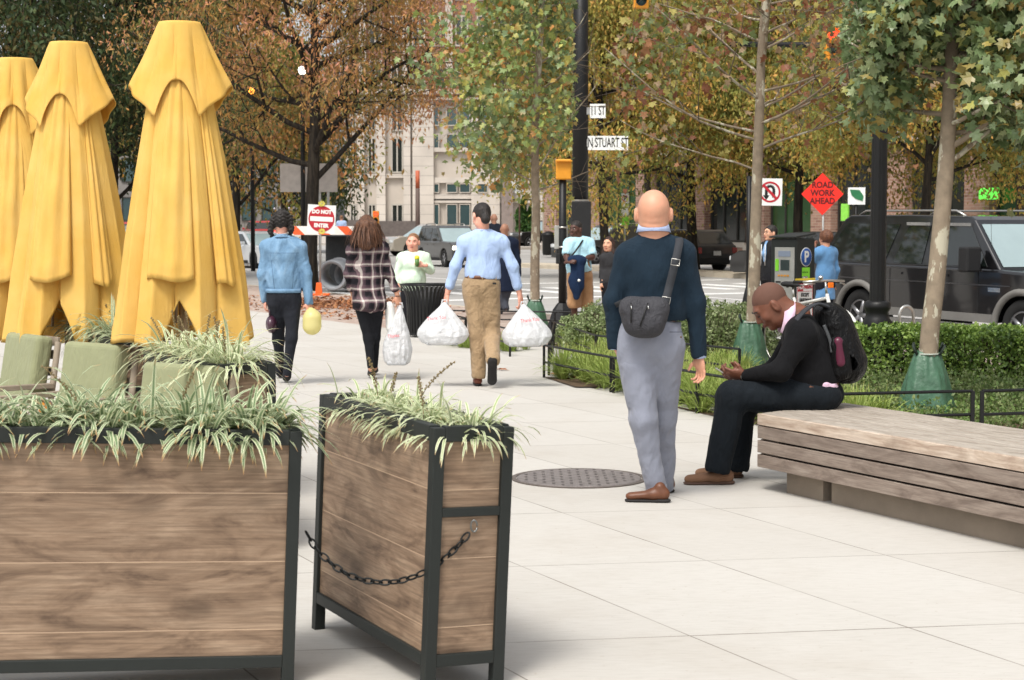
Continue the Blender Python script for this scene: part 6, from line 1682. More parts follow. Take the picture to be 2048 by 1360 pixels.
# ================= PEOPLE =================
def skin_mat(name, c, red=.1):
    n = NB(name); co = n.co()
    n.base(n.ramp(n.noise(co, 14, 6, .7), [(.3, mul(c, .86)), (.7, (min(c[0] * 1.06, 1), c[1] * (1 - red * .2), c[2] * (1 - red * .3), 1))]))
    n.bump(n.noise(co, 260, 2), .08, .002); n.set(.48, 0, .4)
    n.b.inputs['Subsurface Weight'].default_value = .08; n.b.inputs['Subsurface Radius'].default_value = (.02, .008, .005); n.b.inputs['Subsurface Scale'].default_value = .3
    return n.m
SK_L = skin_mat("light skin", C(210, 158, 130)); SK_P = skin_mat("pink skin", C(226, 168, 146)); SK_D = skin_mat("dark skin", C(118, 76, 58)); SK_DD = skin_mat("deep skin", C(84, 56, 46)); SK_A = skin_mat("tan skin", C(216, 168, 138))
def hair_mat(name, c, c2):
    n = NB(name); f = n.noise(n.co(scale=(60, 60, 9)), 1, 4, .7, .6)
    n.base(n.ramp(f, [(.35, c), (.65, c2)])); n.bump(f, .9, .012); n.set(.5, 0, .35); return n.m
HR_B = hair_mat("black hair", C(24, 22, 22), C(52, 46, 42)); HR_BR = hair_mat("brown wavy hair", C(58, 38, 28), C(118, 80, 56)); HR_CU = hair_mat("curly brown hair", C(72, 44, 32), C(118, 76, 52)); HR_LB = hair_mat("pulled back hair", C(112, 78, 54), C(150, 112, 80)); HR_STB = mat("short stubble", C(96, 66, 54), .8, var=.1, bump=.3, bscale=400)
M_EYEW = mat("eye white", C(225, 220, 214), .3, bump=0); M_EYEB = mat("dark iris", C(28, 20, 16), .2, bump=0)
M_LEBR = mat("brown leather", C(100, 62, 42), .45, var=.2, scale=20); M_SUED = mat("tan suede", C(124, 92, 70), .85, var=.12, scale=16); M_SOLE = mat("shoe sole", C(36, 34, 34), .8)
def v3(v): return np.array(tuple(v), float)
class Hd:        # head frame
    def __init__(s, c, f, u=None, S=1.0):
        f = Vector(f).normalized(); u = Vector(u if u is not None else (0, 0, 1)); u = (u - f * u.dot(f)).normalized(); r = f.cross(u)
        s.c, s.f, s.u, s.r, s.S = Vector(c), f, u, r, S
        s.R = np.array([tuple(r), tuple(f), tuple(u)]).T
    def p(s, x, y, z): return s.c + (s.r * x + s.f * y + s.u * z) * s.S
def head_field(h, res, neck=None, nr=.058, jaw=1.0, ears=True):
    F_ = Fd(res); S = h.S; e = lambda c, r, k=.02, sub=False: F_.ell(v3(h.p(*c)), np.array(r) * S, h.R, k * S, sub)
    c = lambda a, b, ra, rb, k=.02: F_.cap(v3(h.p(*a)), v3(h.p(*b)), ra * S, rb * S, k * S)
    e((0, -.014, .022), (.075, .094, .090)); e((0, .028, -.028), (.060 * jaw, .062, .084), .03)
    c((-.034 * jaw, .028, -.072), (.034 * jaw, .028, -.072), .026, .026, .03); e((0, .066, -.092), (.024, .020, .018), .02)
    c((0, .084, .016), (0, .104, -.022), .008, .0125, .014); e((-.013, .094, -.026), (.009, .012, .009), .01); e((.013, .094, -.026), (.009, .012, .009), .01)
    c((-.034, .078, .030), (.034, .078, .030), .011, .011, .02)
    for sg in (-1, 1):
        e((sg * .040, .060, -.022), (.022, .024, .024), .02)
        if ears: e((sg * .083, -.008, -.006), (.012, .019, .034), .008); e((sg * .094, -.002, -.004), (.006, .010, .020), .004, True)
        if res < .012: e((sg * .031, .099, .010), (.016, .012, .009), .008, True)
    e((0, .088, -.056), (.024, .012, .011), .010)
    if neck is not None: F_.cap(v3(h.p(0, -.022, -.05)), v3(neck), nr * S, nr * 1.12 * S, .03)
    return F_
def face_parts(h, t, g, brow=HR_B, lips=None, glasses=False, eyes=True):
    o = Vector(g); S = h.S
    for sg in (-1, 1):
        if eyes:
            m = MB(); m.lathe([(0, -.009), (.006, -.006), (.0085, 0), (.006, .006), (0, .009)], h.p(sg * .031, .081, .010) - o, 12, axis=h.f); ey = m.build("eye", M_EYEW, t)
            m = MB(); m.lathe([(.0055 * S, 0), (0, .002)], h.p(sg * .031, .0885, .010) - o, 10, axis=h.f); m.build("iris", M_EYEB, ey)
        else:
            m = MB(); m.tube([h.p(sg * .018, .090, .004) - o, h.p(sg * .032, .092, .001) - o, h.p(sg * .045, .084, .004) - o], .0022 * S, 5); m.build("eyelashes", brow, t)
        m = MB(); m.tube([h.p(sg * .016, .093, .030) - o, h.p(sg * .034, .092, .034) - o, h.p(sg * .050, .080, .029) - o], [.003 * S, .0038 * S, .002 * S], 6); m.build("eyebrow", brow, t)
    m = MB(); m.tube([h.p(-.022, .091, -.056) - o, h.p(-.008, .100, -.053) - o, h.p(.008, .100, -.053) - o, h.p(.022, .091, -.056) - o], [.002 * S, .0048 * S, .0048 * S, .002 * S], 6); m.tube([h.p(-.018, .091, -.061) - o, h.p(0, .100, -.063) - o, h.p(.018, .091, -.061) - o], [.002 * S, .0055 * S, .002 * S], 6)
    m.build("lips", lips or mat("lips", C(176, 96, 88), .45), t)
    if glasses:
        m = MB()
        for sg in (-1, 1):
            m.tube([h.p(sg * .033 + .022 * math.cos(a), .103, .008 + .017 * math.sin(a)) - o for a in np.linspace(0, 6.283, 18, endpoint=False)], .0018, 5, closed=True, cap=False)
            m.tube([h.p(sg * .055, .103, .012) - o, h.p(sg * .080, .01, .014) - o], .0018, 5)
        m.tube([h.p(-.011, .104, .012) - o, h.p(.011, .104, .012) - o], .0018, 5); m.build("glasses", M_SBK, t)
def hand_field(w, d, n, thumb, S, res, curl=.5, spread=.0, per=None):
    """w wrist, d finger direction, n palm normal (fingers curl towards it), thumb: direction of the thumb side"""
    F_ = Fd(res); d = Vector(d).normalized(); n = Vector(n); n = (n - d * n.dot(d)).normalized(); th = Vector(thumb); th = (th - d * th.dot(d) - n * th.dot(n)).normalized()
    w = Vector(w); q = lambda a, b, c: w + (d * a + th * b + n * c) * S
    R = np.array([tuple(th), tuple(d), tuple(n)]).T
    F_.cap(v3(q(-.05, 0, 0)), v3(q(.01, 0, 0)), .029 * S, .024 * S, .02, flat=tuple(n), q=.8)
    F_.ell(v3(q(.048, .002, 0)), np.array((.041, .054, .016)) * S, R, .02)
    F_.ell(v3(q(.035, .022, .008)), np.array((.018, .03, .015)) * S, R, .015)
    L = (.074, .082, .076, .060)
    for i in range(4):
        b = q(.088 - .004 * abs(i - 1.2), .030 - .0205 * i, 0); a = curl * (per[i] if per else 1) ; dd = d + th * (spread * (1.5 - i)); dd.normalize(); pt = b; ang = a * .5; rr = .0090 - .0007 * (i == 3)
        for k, fr in enumerate((.46, .30, .24)):
            v = dd * math.cos(ang) + n * math.sin(ang); e = pt + v * (L[i] * fr * S)
            F_.cap(v3(pt), v3(e), rr * S, (rr - .0008) * S, .004 if k else .008); pt = e; rr -= .0008; ang += a
    b = q(.020, .028, .006); v = (d * .62 + th * .66 + n * .42).normalized(); e = b + v * .040 * S; F_.cap(v3(b), v3(e), .0125 * S, .0105 * S, .012)
    v = (d * .85 + th * .15 + n * (.35 + curl * .5)).normalized(); F_.cap(v3(e), v3(e + v * .032 * S), .0105 * S, .0082 * S, .006)
    return F_
def basis(s_, up):
    up = Vector(up).normalized(); s_ = Vector(s_); s_ = (s_ - up * s_.dot(up)).normalized(); f = up.cross(s_); return s_, f, up
def torso(F_, J, S, b=1.0, off=0.0, belly=0.0, hip=1.0, k=.06, bust=0.0, lower=True, chestw=1.0, fw=None):
    s_ = (J['sr'] - J['sl']); s1, f1_, u1 = basis(s_, J['neck'] - J['waist']); R1 = np.array([tuple(s1), tuple(f1_), tuple(u1)]).T
    s2, f2_, u2 = basis(s_, J['waist'] - J['pelvis']); R2 = np.array([tuple(s2), tuple(f2_), tuple(u2)]).T
    front = fw if fw is not None else f1_
    F_.ell(v3(J['chest']), (np.array((.160 * b * chestw, .105 * b, .17)) * S + off), R1, k)
    F_.ell(v3(J['waist'] + Vector(front) * belly * .5), (np.array((.142 * b, .098 * b + belly, .15)) * S + off), R1, k)
    ins = (J['sr'] - J['sl']) * .14
    F_.cap(v3(J['sl'] + ins), v3(J['sr'] - ins), .068 * S * b ** .5 + off, .068 * S * b ** .5 + off, k, flat=tuple(f1_), q=.95)
    for q in ('sl', 'sr'): F_.cap(v3(J['neck'] + (J['chest'] - J['neck']) * .12), v3(J[q]), .048 * S + off, .054 * S + off, k)
    if bust:
        for sg in (-1, 1): F_.ell(v3(J['chest'] + Vector(front) * (.085 * S * b) + s1 * (sg * .075 * S) - u1 * .02), np.array((.062, .055, .062)) * S * (1 + bust), R1, .05)
    if lower: F_.ell(v3(J['pelvis']), (np.array((.160 * b * hip, .112 * b * hip, .12)) * S + off), R2, k)
    return s1, f1_, u1
def _cap_end(F_, a, b, ra, rb, k, end=True):
    F_.cap(a, b, ra, rb, k)
# local flat-ended limb
def limb(F_, pts, rs, k=.035, flat_end=False, **kw):
    pts = [v3(p) for p in pts]
    for i in range(len(pts) - 1):
        F_.cap(pts[i], pts[i + 1], rs[i], rs[i + 1], k, **kw)
    if flat_end:
        d = pts[-1] - pts[-2]; d /= np.linalg.norm(d); r = rs[-1]
        F_.cap(pts[-1] + d * (r * 1.02 + .004), pts[-1] + d * (r * 1.9), r * 1.25, r * 1.4, .004, sub=True, flat=tuple(d), q=.55)
def shoe(F_, ankle, heel, toe, S, sole=False, w=1.0, up=Vector((0, 0, 1))):
    d = (toe - heel).normalized(); L = (toe - heel).length; sd = d.cross(up).normalized()
    R = np.array([tuple(sd), tuple(d), tuple(up)]).T
    pt = lambda f, z, x=0: v3(heel + d * (L * f) + up * z + sd * x)
    if sole:
        F_.cap(pt(.14, .010), pt(.85, .009), .036 * w * S, .040 * w * S, .02, flat=tuple(up), q=.30); F_.cap(pt(.10, .012), pt(.22, .012), .034 * w * S, .034 * w * S, .01, flat=tuple(up), q=.42)
    else:
        F_.cap(pt(.13, .048), pt(.36, .048), .035 * w * S, .036 * w * S, .02); F_.cap(pt(.36, .046), pt(.84, .032), .038 * w * S, .036 * w * S, .03, flat=tuple(up), q=.72); F_.cap(pt(.15, .05), pt(.22, .085), .035 * S, .036 * S, .02)
    return F_
def collar_mesh(name, c, axis, r0, r1, h, m, t, g, gap=0, fr=None, sy=.9):
    mb = MB(); X, Y, Z = frame_of(axis); c = Vector(c) - Vector(g); N = 36; vs = []; fs = []
    a0, a1 = (gap, 2 * math.pi - gap)
    base = 0
    if fr is not None: fr = Vector(fr); base = math.atan2(fr.dot(Y), fr.dot(X))
    for j, (r, z) in enumerate(((r0 * 1.0, 0), (r0 * .98 + .002, h), (r0 * .98 + .010, h * 1.04), (r1 + .012, h * .05))):
        for i in range(N + 1):
            a = base + a0 + (a1 - a0) * i / N; vs.append(c + X * (r * math.cos(a)) + Y * (r * sy * math.sin(a)) + Z * z)
    for j in range(3):
        for i in range(N): fs.append((j * (N + 1) + i, j * (N + 1) + i + 1, (j + 1) * (N + 1) + i + 1, (j + 1) * (N + 1) + i))
    mb.add(vs, fs, True); o = mb.build(name, m, t); o.modifiers.new("s", 'SOLIDIFY').thickness = .004; return o
def new_person(label, D, x):
    g = GX(x, D); return thing("person", label, "person", g), g
def nape(F_, h):
    q = v3(h.p(0, -.08, -.075)); fv = v3(h.f)
    def fn(p):
        d = p - q; z = d[:, 2]; w = np.exp(-(z / .045) ** 2) * np.clip(-(d @ fv) * 12 + .6, 0, 1)
        return (w * .0035 * np.sin(z * 190 + 2.2 * np.cos(d[:, 0] * 22))).astype(np.float32)
    F_.disp(fn); return F_
def naked(J, S, h, res, b=1.0, hands=(), neckr=.058, legs=True, jaw=1.0, armr=(.046, .040, .034, .027), headres=None, ears=True, belly=0, forearm=True):
    """the continuous body under the clothes: torso, limbs, neck, head; hands blended on"""
    F_ = Fd(res); torso(F_, J, S, b * .9, 0, belly * .8)
    for q in ('l', 'r'):
        e = J['e' + q]; w = J['w' + q]
        limb(F_, [J['s' + q], e, w], [armr[0] * S * b, armr[1] * S * b * .95, armr[3] * S * (1 + (b - 1) * .5)], .03)
        m_ = e.lerp(w, .25); F_.cap(v3(e), v3(m_), .038 * S * b, .040 * S * b, .02)
        if legs: limb(F_, [J['h' + q], J['k' + q], J['a' + q]], [.078 * S * b, .052 * S * b, .034 * S], .04)
    out = [F_, nape(head_field(h, headres or res * .7, J['neck'], neckr, jaw, ears), h)]
    return out + list(hands)
def trousers(J, S, res, b, rs, hemf=(1.0, 1.0), hip=1.0, fold=.006, off=.012, belly=0, seed=0, waistcut=None, rise=0, fr=16):
    F_ = Fd(res); s_ = J['sr'] - J['sl']; s2, f2_, u2 = basis(s_, J['waist'] - J['pelvis']); R2 = np.array([tuple(s2), tuple(f2_), tuple(u2)]).T
    F_.ell(v3(J['pelvis']), np.array((.160 * b * hip, .112 * b * hip + belly * .4, .12)) * S + off, R2, .05)
    F_.cap(v3(J['pelvis']), v3(J['pelvis'].lerp(J['waist'], .75)), .15 * b * S + off, .142 * b * S + off, .05, flat=tuple(f2_), q=.72)
    for i, q in enumerate(('l', 'r')):
        a = J['k' + q].lerp(J['a' + q], hemf[i]); limb(F_, [J['h' + q], J['k' + q], a], [rs[0] * S, rs[1] * S, rs[2] * S], .035, flat_end=True)
    if waistcut is not None: F_.cut(v3(waistcut), v3(u2))
    if fold: F_.disp(folds(fold, fr, (0, 0, 1), .55, seed)); F_.disp(folds(fold * .6, fr * 2.2, (.6, 0, 1), .3, seed + 3))
    return F_
def top(J, S, res, b=1.0, off=.016, belly=0, sleeve=1.0, arm=(.060, .050, .040), hem=None, hemdir=None, hipw=.165, fold=.006, seed=0, neckcut=.07, chestw=1.0, bust=0, fw=None, fr=15, stretch=.5, tail=0.0, armoff=0, sl=None):
    F_ = Fd(res); s1, f1_, u1 = torso(F_, J, S, b, off, belly, bust=bust, lower=False, chestw=chestw, fw=fw)
    lowp = hem if hem is not None else J['pelvis']
    F_.cap(v3(J['waist']), v3(lowp - (J['waist'] - J['pelvis']).normalized() * .06), .150 * b * S + off, hipw * b * S + off, .06, flat=tuple(f1_), q=.70 + belly)
    if hem is not None: F_.cut(v3(hem), v3(-(u1 if hemdir is None else Vector(hemdir))))
    for q in ('l', 'r'):
        fr_ = sleeve[q] if isinstance(sleeve, dict) else sleeve
        if fr_ <= .5: limb(F_, [J['s' + q], J['s' + q].lerp(J['e' + q], fr_ * 2)], [arm[0] * S * b, arm[1] * 1.12 * S * b], .04, flat_end=True)
        else: limb(F_, [J['s' + q], J['e' + q], J['e' + q].lerp(J['w' + q], (fr_ - .5) * 2)], [arm[0] * S * b, arm[1] * S * b, arm[2] * S * b], .035, flat_end=True)
    if neckcut: F_.ell(v3(J['neck'] + u1 * .055 * S), np.array((neckcut, neckcut, .055)) * S, None, .01, True)
    if fold: F_.disp(folds(fold, fr, (0, 0, 1), stretch, seed)); F_.disp(folds(fold * .7, fr * 2.3, (.5, 0, 1), .25, seed + 5))
    return F_
def mkJ(D, **px):
    J = {}
    for k, v in px.items(): J[k] = P(v[0], v[1], D + (v[2] if len(v) > 2 else 0))
    return J
def belt_mesh(c, s_, f, rx, ry, h, m, t, g, up=Vector((0, 0, 1))):
    mb = MB(); c = Vector(c) - Vector(g); N = 40; vs = []
    for z in (-h / 2, h / 2):
        for i in range(N): a = 2 * math.pi * i / N; vs.append(c + s_ * (rx * math.cos(a)) + f * (ry * math.sin(a)) + up * z)
    mb.add(vs, [(i, (i + 1) % N, N + (i + 1) % N, N + i) for i in range(N)], True); o = mb.build("belt", m, t); o.modifiers.new("s", 'SOLIDIFY').thickness = .006; return o
Z3 = Vector((0, 0, 1)); X3 = Vector((1, 0, 0)); Y3 = Vector((0, 1, 0))

def strands(t, g, h, m, n, L, seed, wd=.006):
    """loose hair strands hanging over the back and sides of the head"""
    R = np.random.RandomState(seed); v = R.normal(0, 1, (n * 2, 3)); v /= np.linalg.norm(v, axis=1)[:, None]; v = v[(v[:, 1] < .35) & (v[:, 2] > -.3)][:n]
    p = v * np.array((.088, .106, .104)) * h.S; W = np.array([tuple(h.r), tuple(h.f), tuple(h.u)]); p = p @ W + v3(h.p(0, -.022, .028)) - v3(g); d = (v @ W)
    o = blades("hair_strands", p, L * R.uniform(.75, 1.15, len(p)), wd, m, t, seed, up=(-1.05, .15), droop=.9, dirs=np.arctan2(d[:, 1], d[:, 0]) + R.normal(0, .25, len(p)), seg=8); o['kind'] = 'stuff'
# ---- bald man, standing, seen from behind ----
D = 9.93; t, g = new_person("bald man seen from behind in navy sweater and grey trousers, one hand in his pocket", D, 1305); BALD = t
J = mkJ(D, neck=(1308, 468), chest=(1308, 552), waist=(1308, 622), pelvis=(1299, 672), sl=(1256, 512), sr=(1366, 509), el=(1226, 602, -.01), er=(1390, 604, .02), wl=(1231, 690, .0), wr=(1398, 708, .03),
        hl=(1270, 695), hr=(1331, 695), kl=(1287, 838, -.03), kr=(1326, 832, .14), al=(1315, 994, .06), ar=(1329, 972, .34))
S = 1.0; h = Hd(P(1307, 427, D), (.06, 1, .02), None, 1.20)
hand = hand_field(J['wr'] + Vector((.004, 0, -.02)), (.10, .05, -1), (-.75, -.5, .1), (-.55, .8, 0), .98, .0038, .62, .03, (1.15, 1.0, .8, .7))
hand2 = hand_field(J['wl'], (.35, .1, -1), (.9, 0, .3), (0, 1, 0), .95, .006, .4)
sdf_obj("body", naked(J, S, h, .012, 1.05, [hand, hand2], .066, headres=.0062), SK_L, t, g)
F_ = top(J, S, .0085, 1.06, .014, .0, 1.0, (.064, .053, .045), hem=P(1308, 641, D), hipw=.130, fold=.007, seed=1, neckcut=.080, chestw=1.06, fr=10); sdf_obj("sweater", F_, cloth("navy knit", C(28, 42, 54), .1, fold=.35, weave=420, wv=.8), t, g)
M_CUF = cloth("pale blue shirting", C(176, 192, 226), .04, fold=.2)
for q in ('l', 'r'): d = (J['w' + q] - J['e' + q]).normalized(); m = MB(); a_ = J['w' + q] - g; m.tube([a_ - d * .03, a_ - d * .005, a_ + d * .022, a_ + d * .024, a_ + d * .015], [.044, .042, .040, .036, .030], 20, cap=False); m.build("shirt_cuff", M_CUF, t)
collar_mesh("collar", P(1307, 466, D + .0), (0.0, .10, 1), .088, .100, .052, cloth("pale blue shirting", C(176, 192, 226)), t, g, sy=.88)
M_GTR = cloth("grey chambray trousers", C(134, 138, 151), .06, fold=.5, fscale=(5, 5, 3.5), weave=500, wv=.6)
F_ = trousers(J, S, .0085, 1.02, (.116, .076, .062), (1.0, 1.0), hip=1.04, fold=.011, off=.016, seed=2, waistcut=P(1308, 634, D), fr=11); sdf_obj("trousers", F_, M_GTR, t, g)
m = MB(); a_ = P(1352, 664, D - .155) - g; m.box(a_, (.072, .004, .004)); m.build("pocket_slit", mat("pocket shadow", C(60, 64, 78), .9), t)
m = MB(); m.lathe([(0, .003), (.006, .002), (.006, 0)], P(1362, 674, D - .152) - g, 10, axis=(0, -1, 0)); m.build("pocket_button", mat("brown button", C(96, 76, 62), .5), t)
hl_ = G(1340, 1005); toe = hl_ + Vector((-.262, .035, 0)); F_ = shoe(Fd(.006), None, hl_, toe, .90); sdf_obj("shoe", F_, M_LEBR, t, g); F_ = shoe(Fd(.006), None, hl_, toe, .92, True); sdf_obj("sole", F_, M_SOLE, t, g)
hl_ = Vector((J['ar'].x + .03, J['ar'].y - .02, 0)); toe = hl_ + Vector((-.05, .27, 0)); F_ = shoe(Fd(.008), None, hl_, toe, 1.05); sdf_obj("shoe", F_, M_LEBR, t, g); F_ = shoe(Fd(.008), None, hl_, toe, 1.05, True); sdf_obj("sole", F_, M_SOLE, t, g)
m = MB(); m.tube([h.p(.078, -.01, .008) - g, h.p(.086, .04, .012) - g, h.p(.078, .09, .01) - g], .0016, 5); m.build("glasses", M_SBK, t)
# neck creases are modelled in the body; shoulder bag
def ribbon(name, pts, w, m, t, g, nrm=(0, -1, 0), thick=.004):
    pts = catrom([Vector(p) - Vector(g) for p in pts], 8); mb = MB(); vs = []
    nrm = nrm if callable(nrm) else (lambda i, n=Vector(nrm): n)
    for i, p in enumerate(pts):
        d = (pts[min(i + 1, len(pts) - 1)] - pts[max(i - 1, 0)]).normalized(); nn = nrm(i / (len(pts) - 1)) ; s_ = d.cross(nn).normalized(); vs += [p - s_ * w / 2, p + s_ * w / 2]
    mb.add(vs, [(2 * i, 2 * i + 1, 2 * i + 3, 2 * i + 2) for i in range(len(pts) - 1)], True); o = mb.build(name, m, t); o.modifiers.new("s", 'SOLIDIFY').thickness = thick; return o
M_BAG = cloth("charcoal nylon", C(62, 62, 66), .08, fold=.5, fscale=(14, 14, 14), weave=600, wv=.3, rough=.6)
Db = D - .20; gb = P(1288, 640, Db); t = thing("messenger_bag", "charcoal crossbody bag hanging on the bald man's back", "bag", gb)
F_ = Fd(.006); F_.cap(v3(P(1262, 612, Db)), v3(P(1315, 614, Db)), .055, .055, .03, flat=(0, 1, 0), q=.8); F_.cap(v3(P(1260, 622, Db)), v3(P(1268, 648, Db)), .055, .05, .05, flat=(0, 1, 0), q=.9); F_.cap(v3(P(1316, 622, Db)), v3(P(1308, 650, Db)), .055, .055, .05, flat=(0, 1, 0), q=.9); F_.ell(v3(P(1288, 645, Db - .01)), (.105, .068, .085), None, .05)
F_.disp(folds(.005, 26, (0, 0, 1), .5, 5)); sdf_obj("pouch", F_, M_BAG, t, gb)
for (a, b_) in (((1262, 606), (1262, 646)), ((1296, 606), (1280, 652))):
    m = MB(); m.tube([P(a[0], a[1], Db - .062) - gb, P((a[0] + b_[0]) / 2, (a[1] + b_[1]) / 2, Db - .082) - gb, P(b_[0], b_[1], Db - .080) - gb], .004, 6); m.build("zip", M_SBK, t)
    m = MB(); m.tube([P(a[0], a[1] + 4, Db - .072) - gb, P(a[0] + 1, a[1] + 12, Db - .084) - gb], .0035, 5); m.build("zip_pull", M_CHR, t)
pts = [P(1330, 606, Db + .0), P(1338, 575, D - .165), P(1348, 535, D - .17), P(1356, 500, D - .135), P(1359, 481, D - .07), P(1356, 474, D + .0), P(1348, 478, D + .06), P(1335, 500, D + .13)]
nl = [(0, -1, .05), (0, -1, .1), (0, -1, .1), (.1, -1, .3), (.1, -.8, .8), (.1, 0, 1), (0, .5, 1), (0, 1, .3)]
ribbon("strap", pts, .045, cloth("black webbing", C(58, 60, 64), .05, fold=.1), t, gb, nrm=lambda f: Vector(nl[min(int(f * 7), 6)]).lerp(Vector(nl[min(int(f * 7) + 1, 7)]), f * 7 % 1))
for (x, y, d_) in ((1331, 600, -.18), (1350, 524, -.178)):
    c = P(x, y, D + d_) - gb; m = MB(); q = [c + Vector((a, -.006, b_)) for a, b_ in ((-.024, -.014), (.022, -.022), (.028, .012), (-.018, .02))]; m.tube(q, .003, 6, closed=True, cap=False); m.build("buckle", M_STEEL, t)
ribbon("strap_lower", [P(1245, 604, Db + .02), P(1228, 612, D - .05), P(1215, 616, D + .03)], .03, cloth("black webbing", C(58, 60, 64)), t, gb)

# ---- seated man ----
D = 10.72; g = GX(1600, D) ; t = thing("person", "man in black sweater and dark trousers sitting on the bench looking down at his phone", "person", g); SEAT = t
J = mkJ(D, neck=(1592, 636), chest=(1612, 695), waist=(1632, 752), pelvis=(1642, 788), sl=(1604, 668, -.19), sr=(1598, 664, .19), el=(1562, 742, -.24), er=(1550, 742, .20), wl=(1490, 752, -.10), wr=(1484, 752, .10),
        hl=(1636, 790, -.10), hr=(1636, 790, .11), kl=(1464, 793, -.14), kr=(1484, 795, .16), al=(1437, 932, -.14), ar=(1474, 928, .16))
S = 1.05; h = Hd(P(1541, 612, D), (-.74, -.06, -.67), (-.66, 0, .75), 1.16)
hand = hand_field(J['wl'], (-1, .12, .12), (0, .75, .65), (-.1, -.5, .85), 1.05, .0042, .75, 0); hand2 = hand_field(J['wr'], (-1, -.12, .1), (0, -.6, .6), (-.1, .4, .85), 1.05, .0055, .7)
sdf_obj("body", naked(J, S, h, .012, 1.08, [hand, hand2], .072, headres=.0065, belly=.05), SK_D, t, g)
F_ = Fd(.0065); F_.ell(v3(h.p(0, -.018, .030)), np.array((.0765, .0955, .0885)) * h.S, h.R, .02); F_.cut(v3(h.p(0, .055, .0)), v3(h.r.cross(Z3) * 0 + h.f + h.u * -.35)); F_.cut(v3(h.p(0, -.02, -.012)), v3(h.u * -1 + h.f * .25)); sdf_obj("hair", F_, HR_STB, t, g)
face_parts(h, t, g, lips=mat("dark lips", C(112, 66, 58), .5), eyes=False)
F_ = Fd(.009); s1, f1_, u1 = torso(F_, J, S, 1.12, .016, .06, lower=False, fw=Vector((-1, 0, 0)))
F_.cap(v3(J['waist']), v3(J['pelvis'] + Vector((.0, 0, -.0))), .175, .155, .06)
F_.cap(v3(P(1640, 690, D)), v3(P(1650, 750, D)), .12, .10, .06, flat=(0, 1, 0), q=1.0)
for q, rr in (('l', (.082, .062, .043)), ('r', (.08, .062, .043))): limb(F_, [J['s' + q], J['e' + q], J['w' + q].lerp(J['e' + q], .06)], rr, .04, flat_end=True)
F_.ell(v3(J['neck'] + u1 * .05), (.085, .085, .05), None, .01, True); F_.cut(v3(P(1640, 768, D)), v3(Vector((.28, 0, -1))))
F_.disp(folds(.010, 9, (.6, 0, 1), .5, 4)); F_.disp(folds(.005, 22, (.6, 0, 1), .5, 8)); sdf_obj("sweater", F_, cloth("black knit", C(20, 20, 22), .1, fold=.3, weave=420, wv=.8), t, g)
M_PNK = cloth("pink shirting", C(224, 192, 212), .05, fold=.3)
collar_mesh("collar", P(1583, 640, D), ((h.p(0, 0, -.1) - J['neck']).normalized() * .7 + Z3 * .25 + Vector((-.15, 0, 0))), .088, .104, .062, M_PNK, t, g, gap=.5, fr=(-1, 0, 0), sy=1.0)
F_ = Fd(.008); F_.cap(v3(P(1646, 770, D - .14)), v3(P(1662, 776, D - .10)), .050, .045, .02); F_.cap(v3(P(1662, 776, D - .13)), v3(P(1666, 786, D - .14)), .035, .012, .03); F_.disp(folds(.008, 30, (1, 0, 0), .5, 3)); sdf_obj("shirt_tail", F_, M_PNK, t, g)
M_NVT = cloth("black navy trousers", C(24, 29, 34), .08, fold=.5, weave=500, wv=.4)
F_ = Fd(.009); F_.ell(v3(J['pelvis'] + Vector((-.01, 0, 0))), (.15, .19, .115), None, .05)
for q in ('l', 'r'): limb(F_, [J['h' + q] + Vector((0, 0, -.005)), J['k' + q], J['a' + q]], [.112, .090, .082], .045, flat_end=True)
F_.cut((0, 0, .462), (0, 0, -1)) if False else None
F_.disp(folds(.010, 11, (0, 0, 1), .55, 6)); F_.disp(folds(.005, 24, (0, 0, 1), .6, 9)); sdf_obj("trousers", F_, M_NVT, t, g)
ribbon("belt", [P(1618, 776, D - .195), P(1642, 786, D - .20), P(1660, 788, D - .17), P(1672, 790, D - .08)], .034, M_LEBR, t, g, nrm=(.3, -1, 0))
for (x0, x1, yb, dd) in ((1468, 1364, 970, 0), (1486, 1386, 957, 0)):
    hl_ = G(x0, yb - 2); toe = G(x1, yb - 3); toe.y = hl_.y - .02; toe.x = P(x1, yb, hl_.y).x; F_ = shoe(Fd(.006), None, hl_, toe, 1.10); sdf_obj("shoe", F_, M_SUED, t, g); F_ = shoe(Fd(.006), None, hl_, toe, 1.10, True); sdf_obj("sole", F_, mat("tan shoe sole", C(84, 62, 50), .7), t, g)
    q = 'l' if x0 == 1468 else 'r'; F_ = Fd(.008); F_.cap(v3(J['a' + q] + Vector((0, 0, .03))), v3(hl_ + Vector((-.065, 0, .07))), .052, .045, .02); sdf_obj("sock", F_, cloth("dark sock", C(30, 30, 34)), t, g)
m = MB(); d = (J['wl'] - J['el']).normalized(); m.tube([J['wl'] - g - d * .012, J['wl'] - g + d * .012], .036, 16); w_ = m.build("watch", M_STEEL, t); m = MB(); m.lathe([(0, .004), (.017, .004), (.018, 0)], J['wl'] - g + Vector((0, -.034, .012)), 16, axis=(0, -1, .3)); m.build("watch_face", M_WHT, w_)
gp = P(1449, 747, D - .03); t = thing("phone", "silver phone held in the seated man's hands", "phone", gp, rot=(0, math.radians(32), 0)); m = MB(); m.box((0, 0, 0), (.125, .066, .009)); m.build("case", M_STEEL, t, bevel=.003); m = MB(); m.box((0, 0, .0055), (.112, .058, .001)); m.build("screen", M_CGL, t)
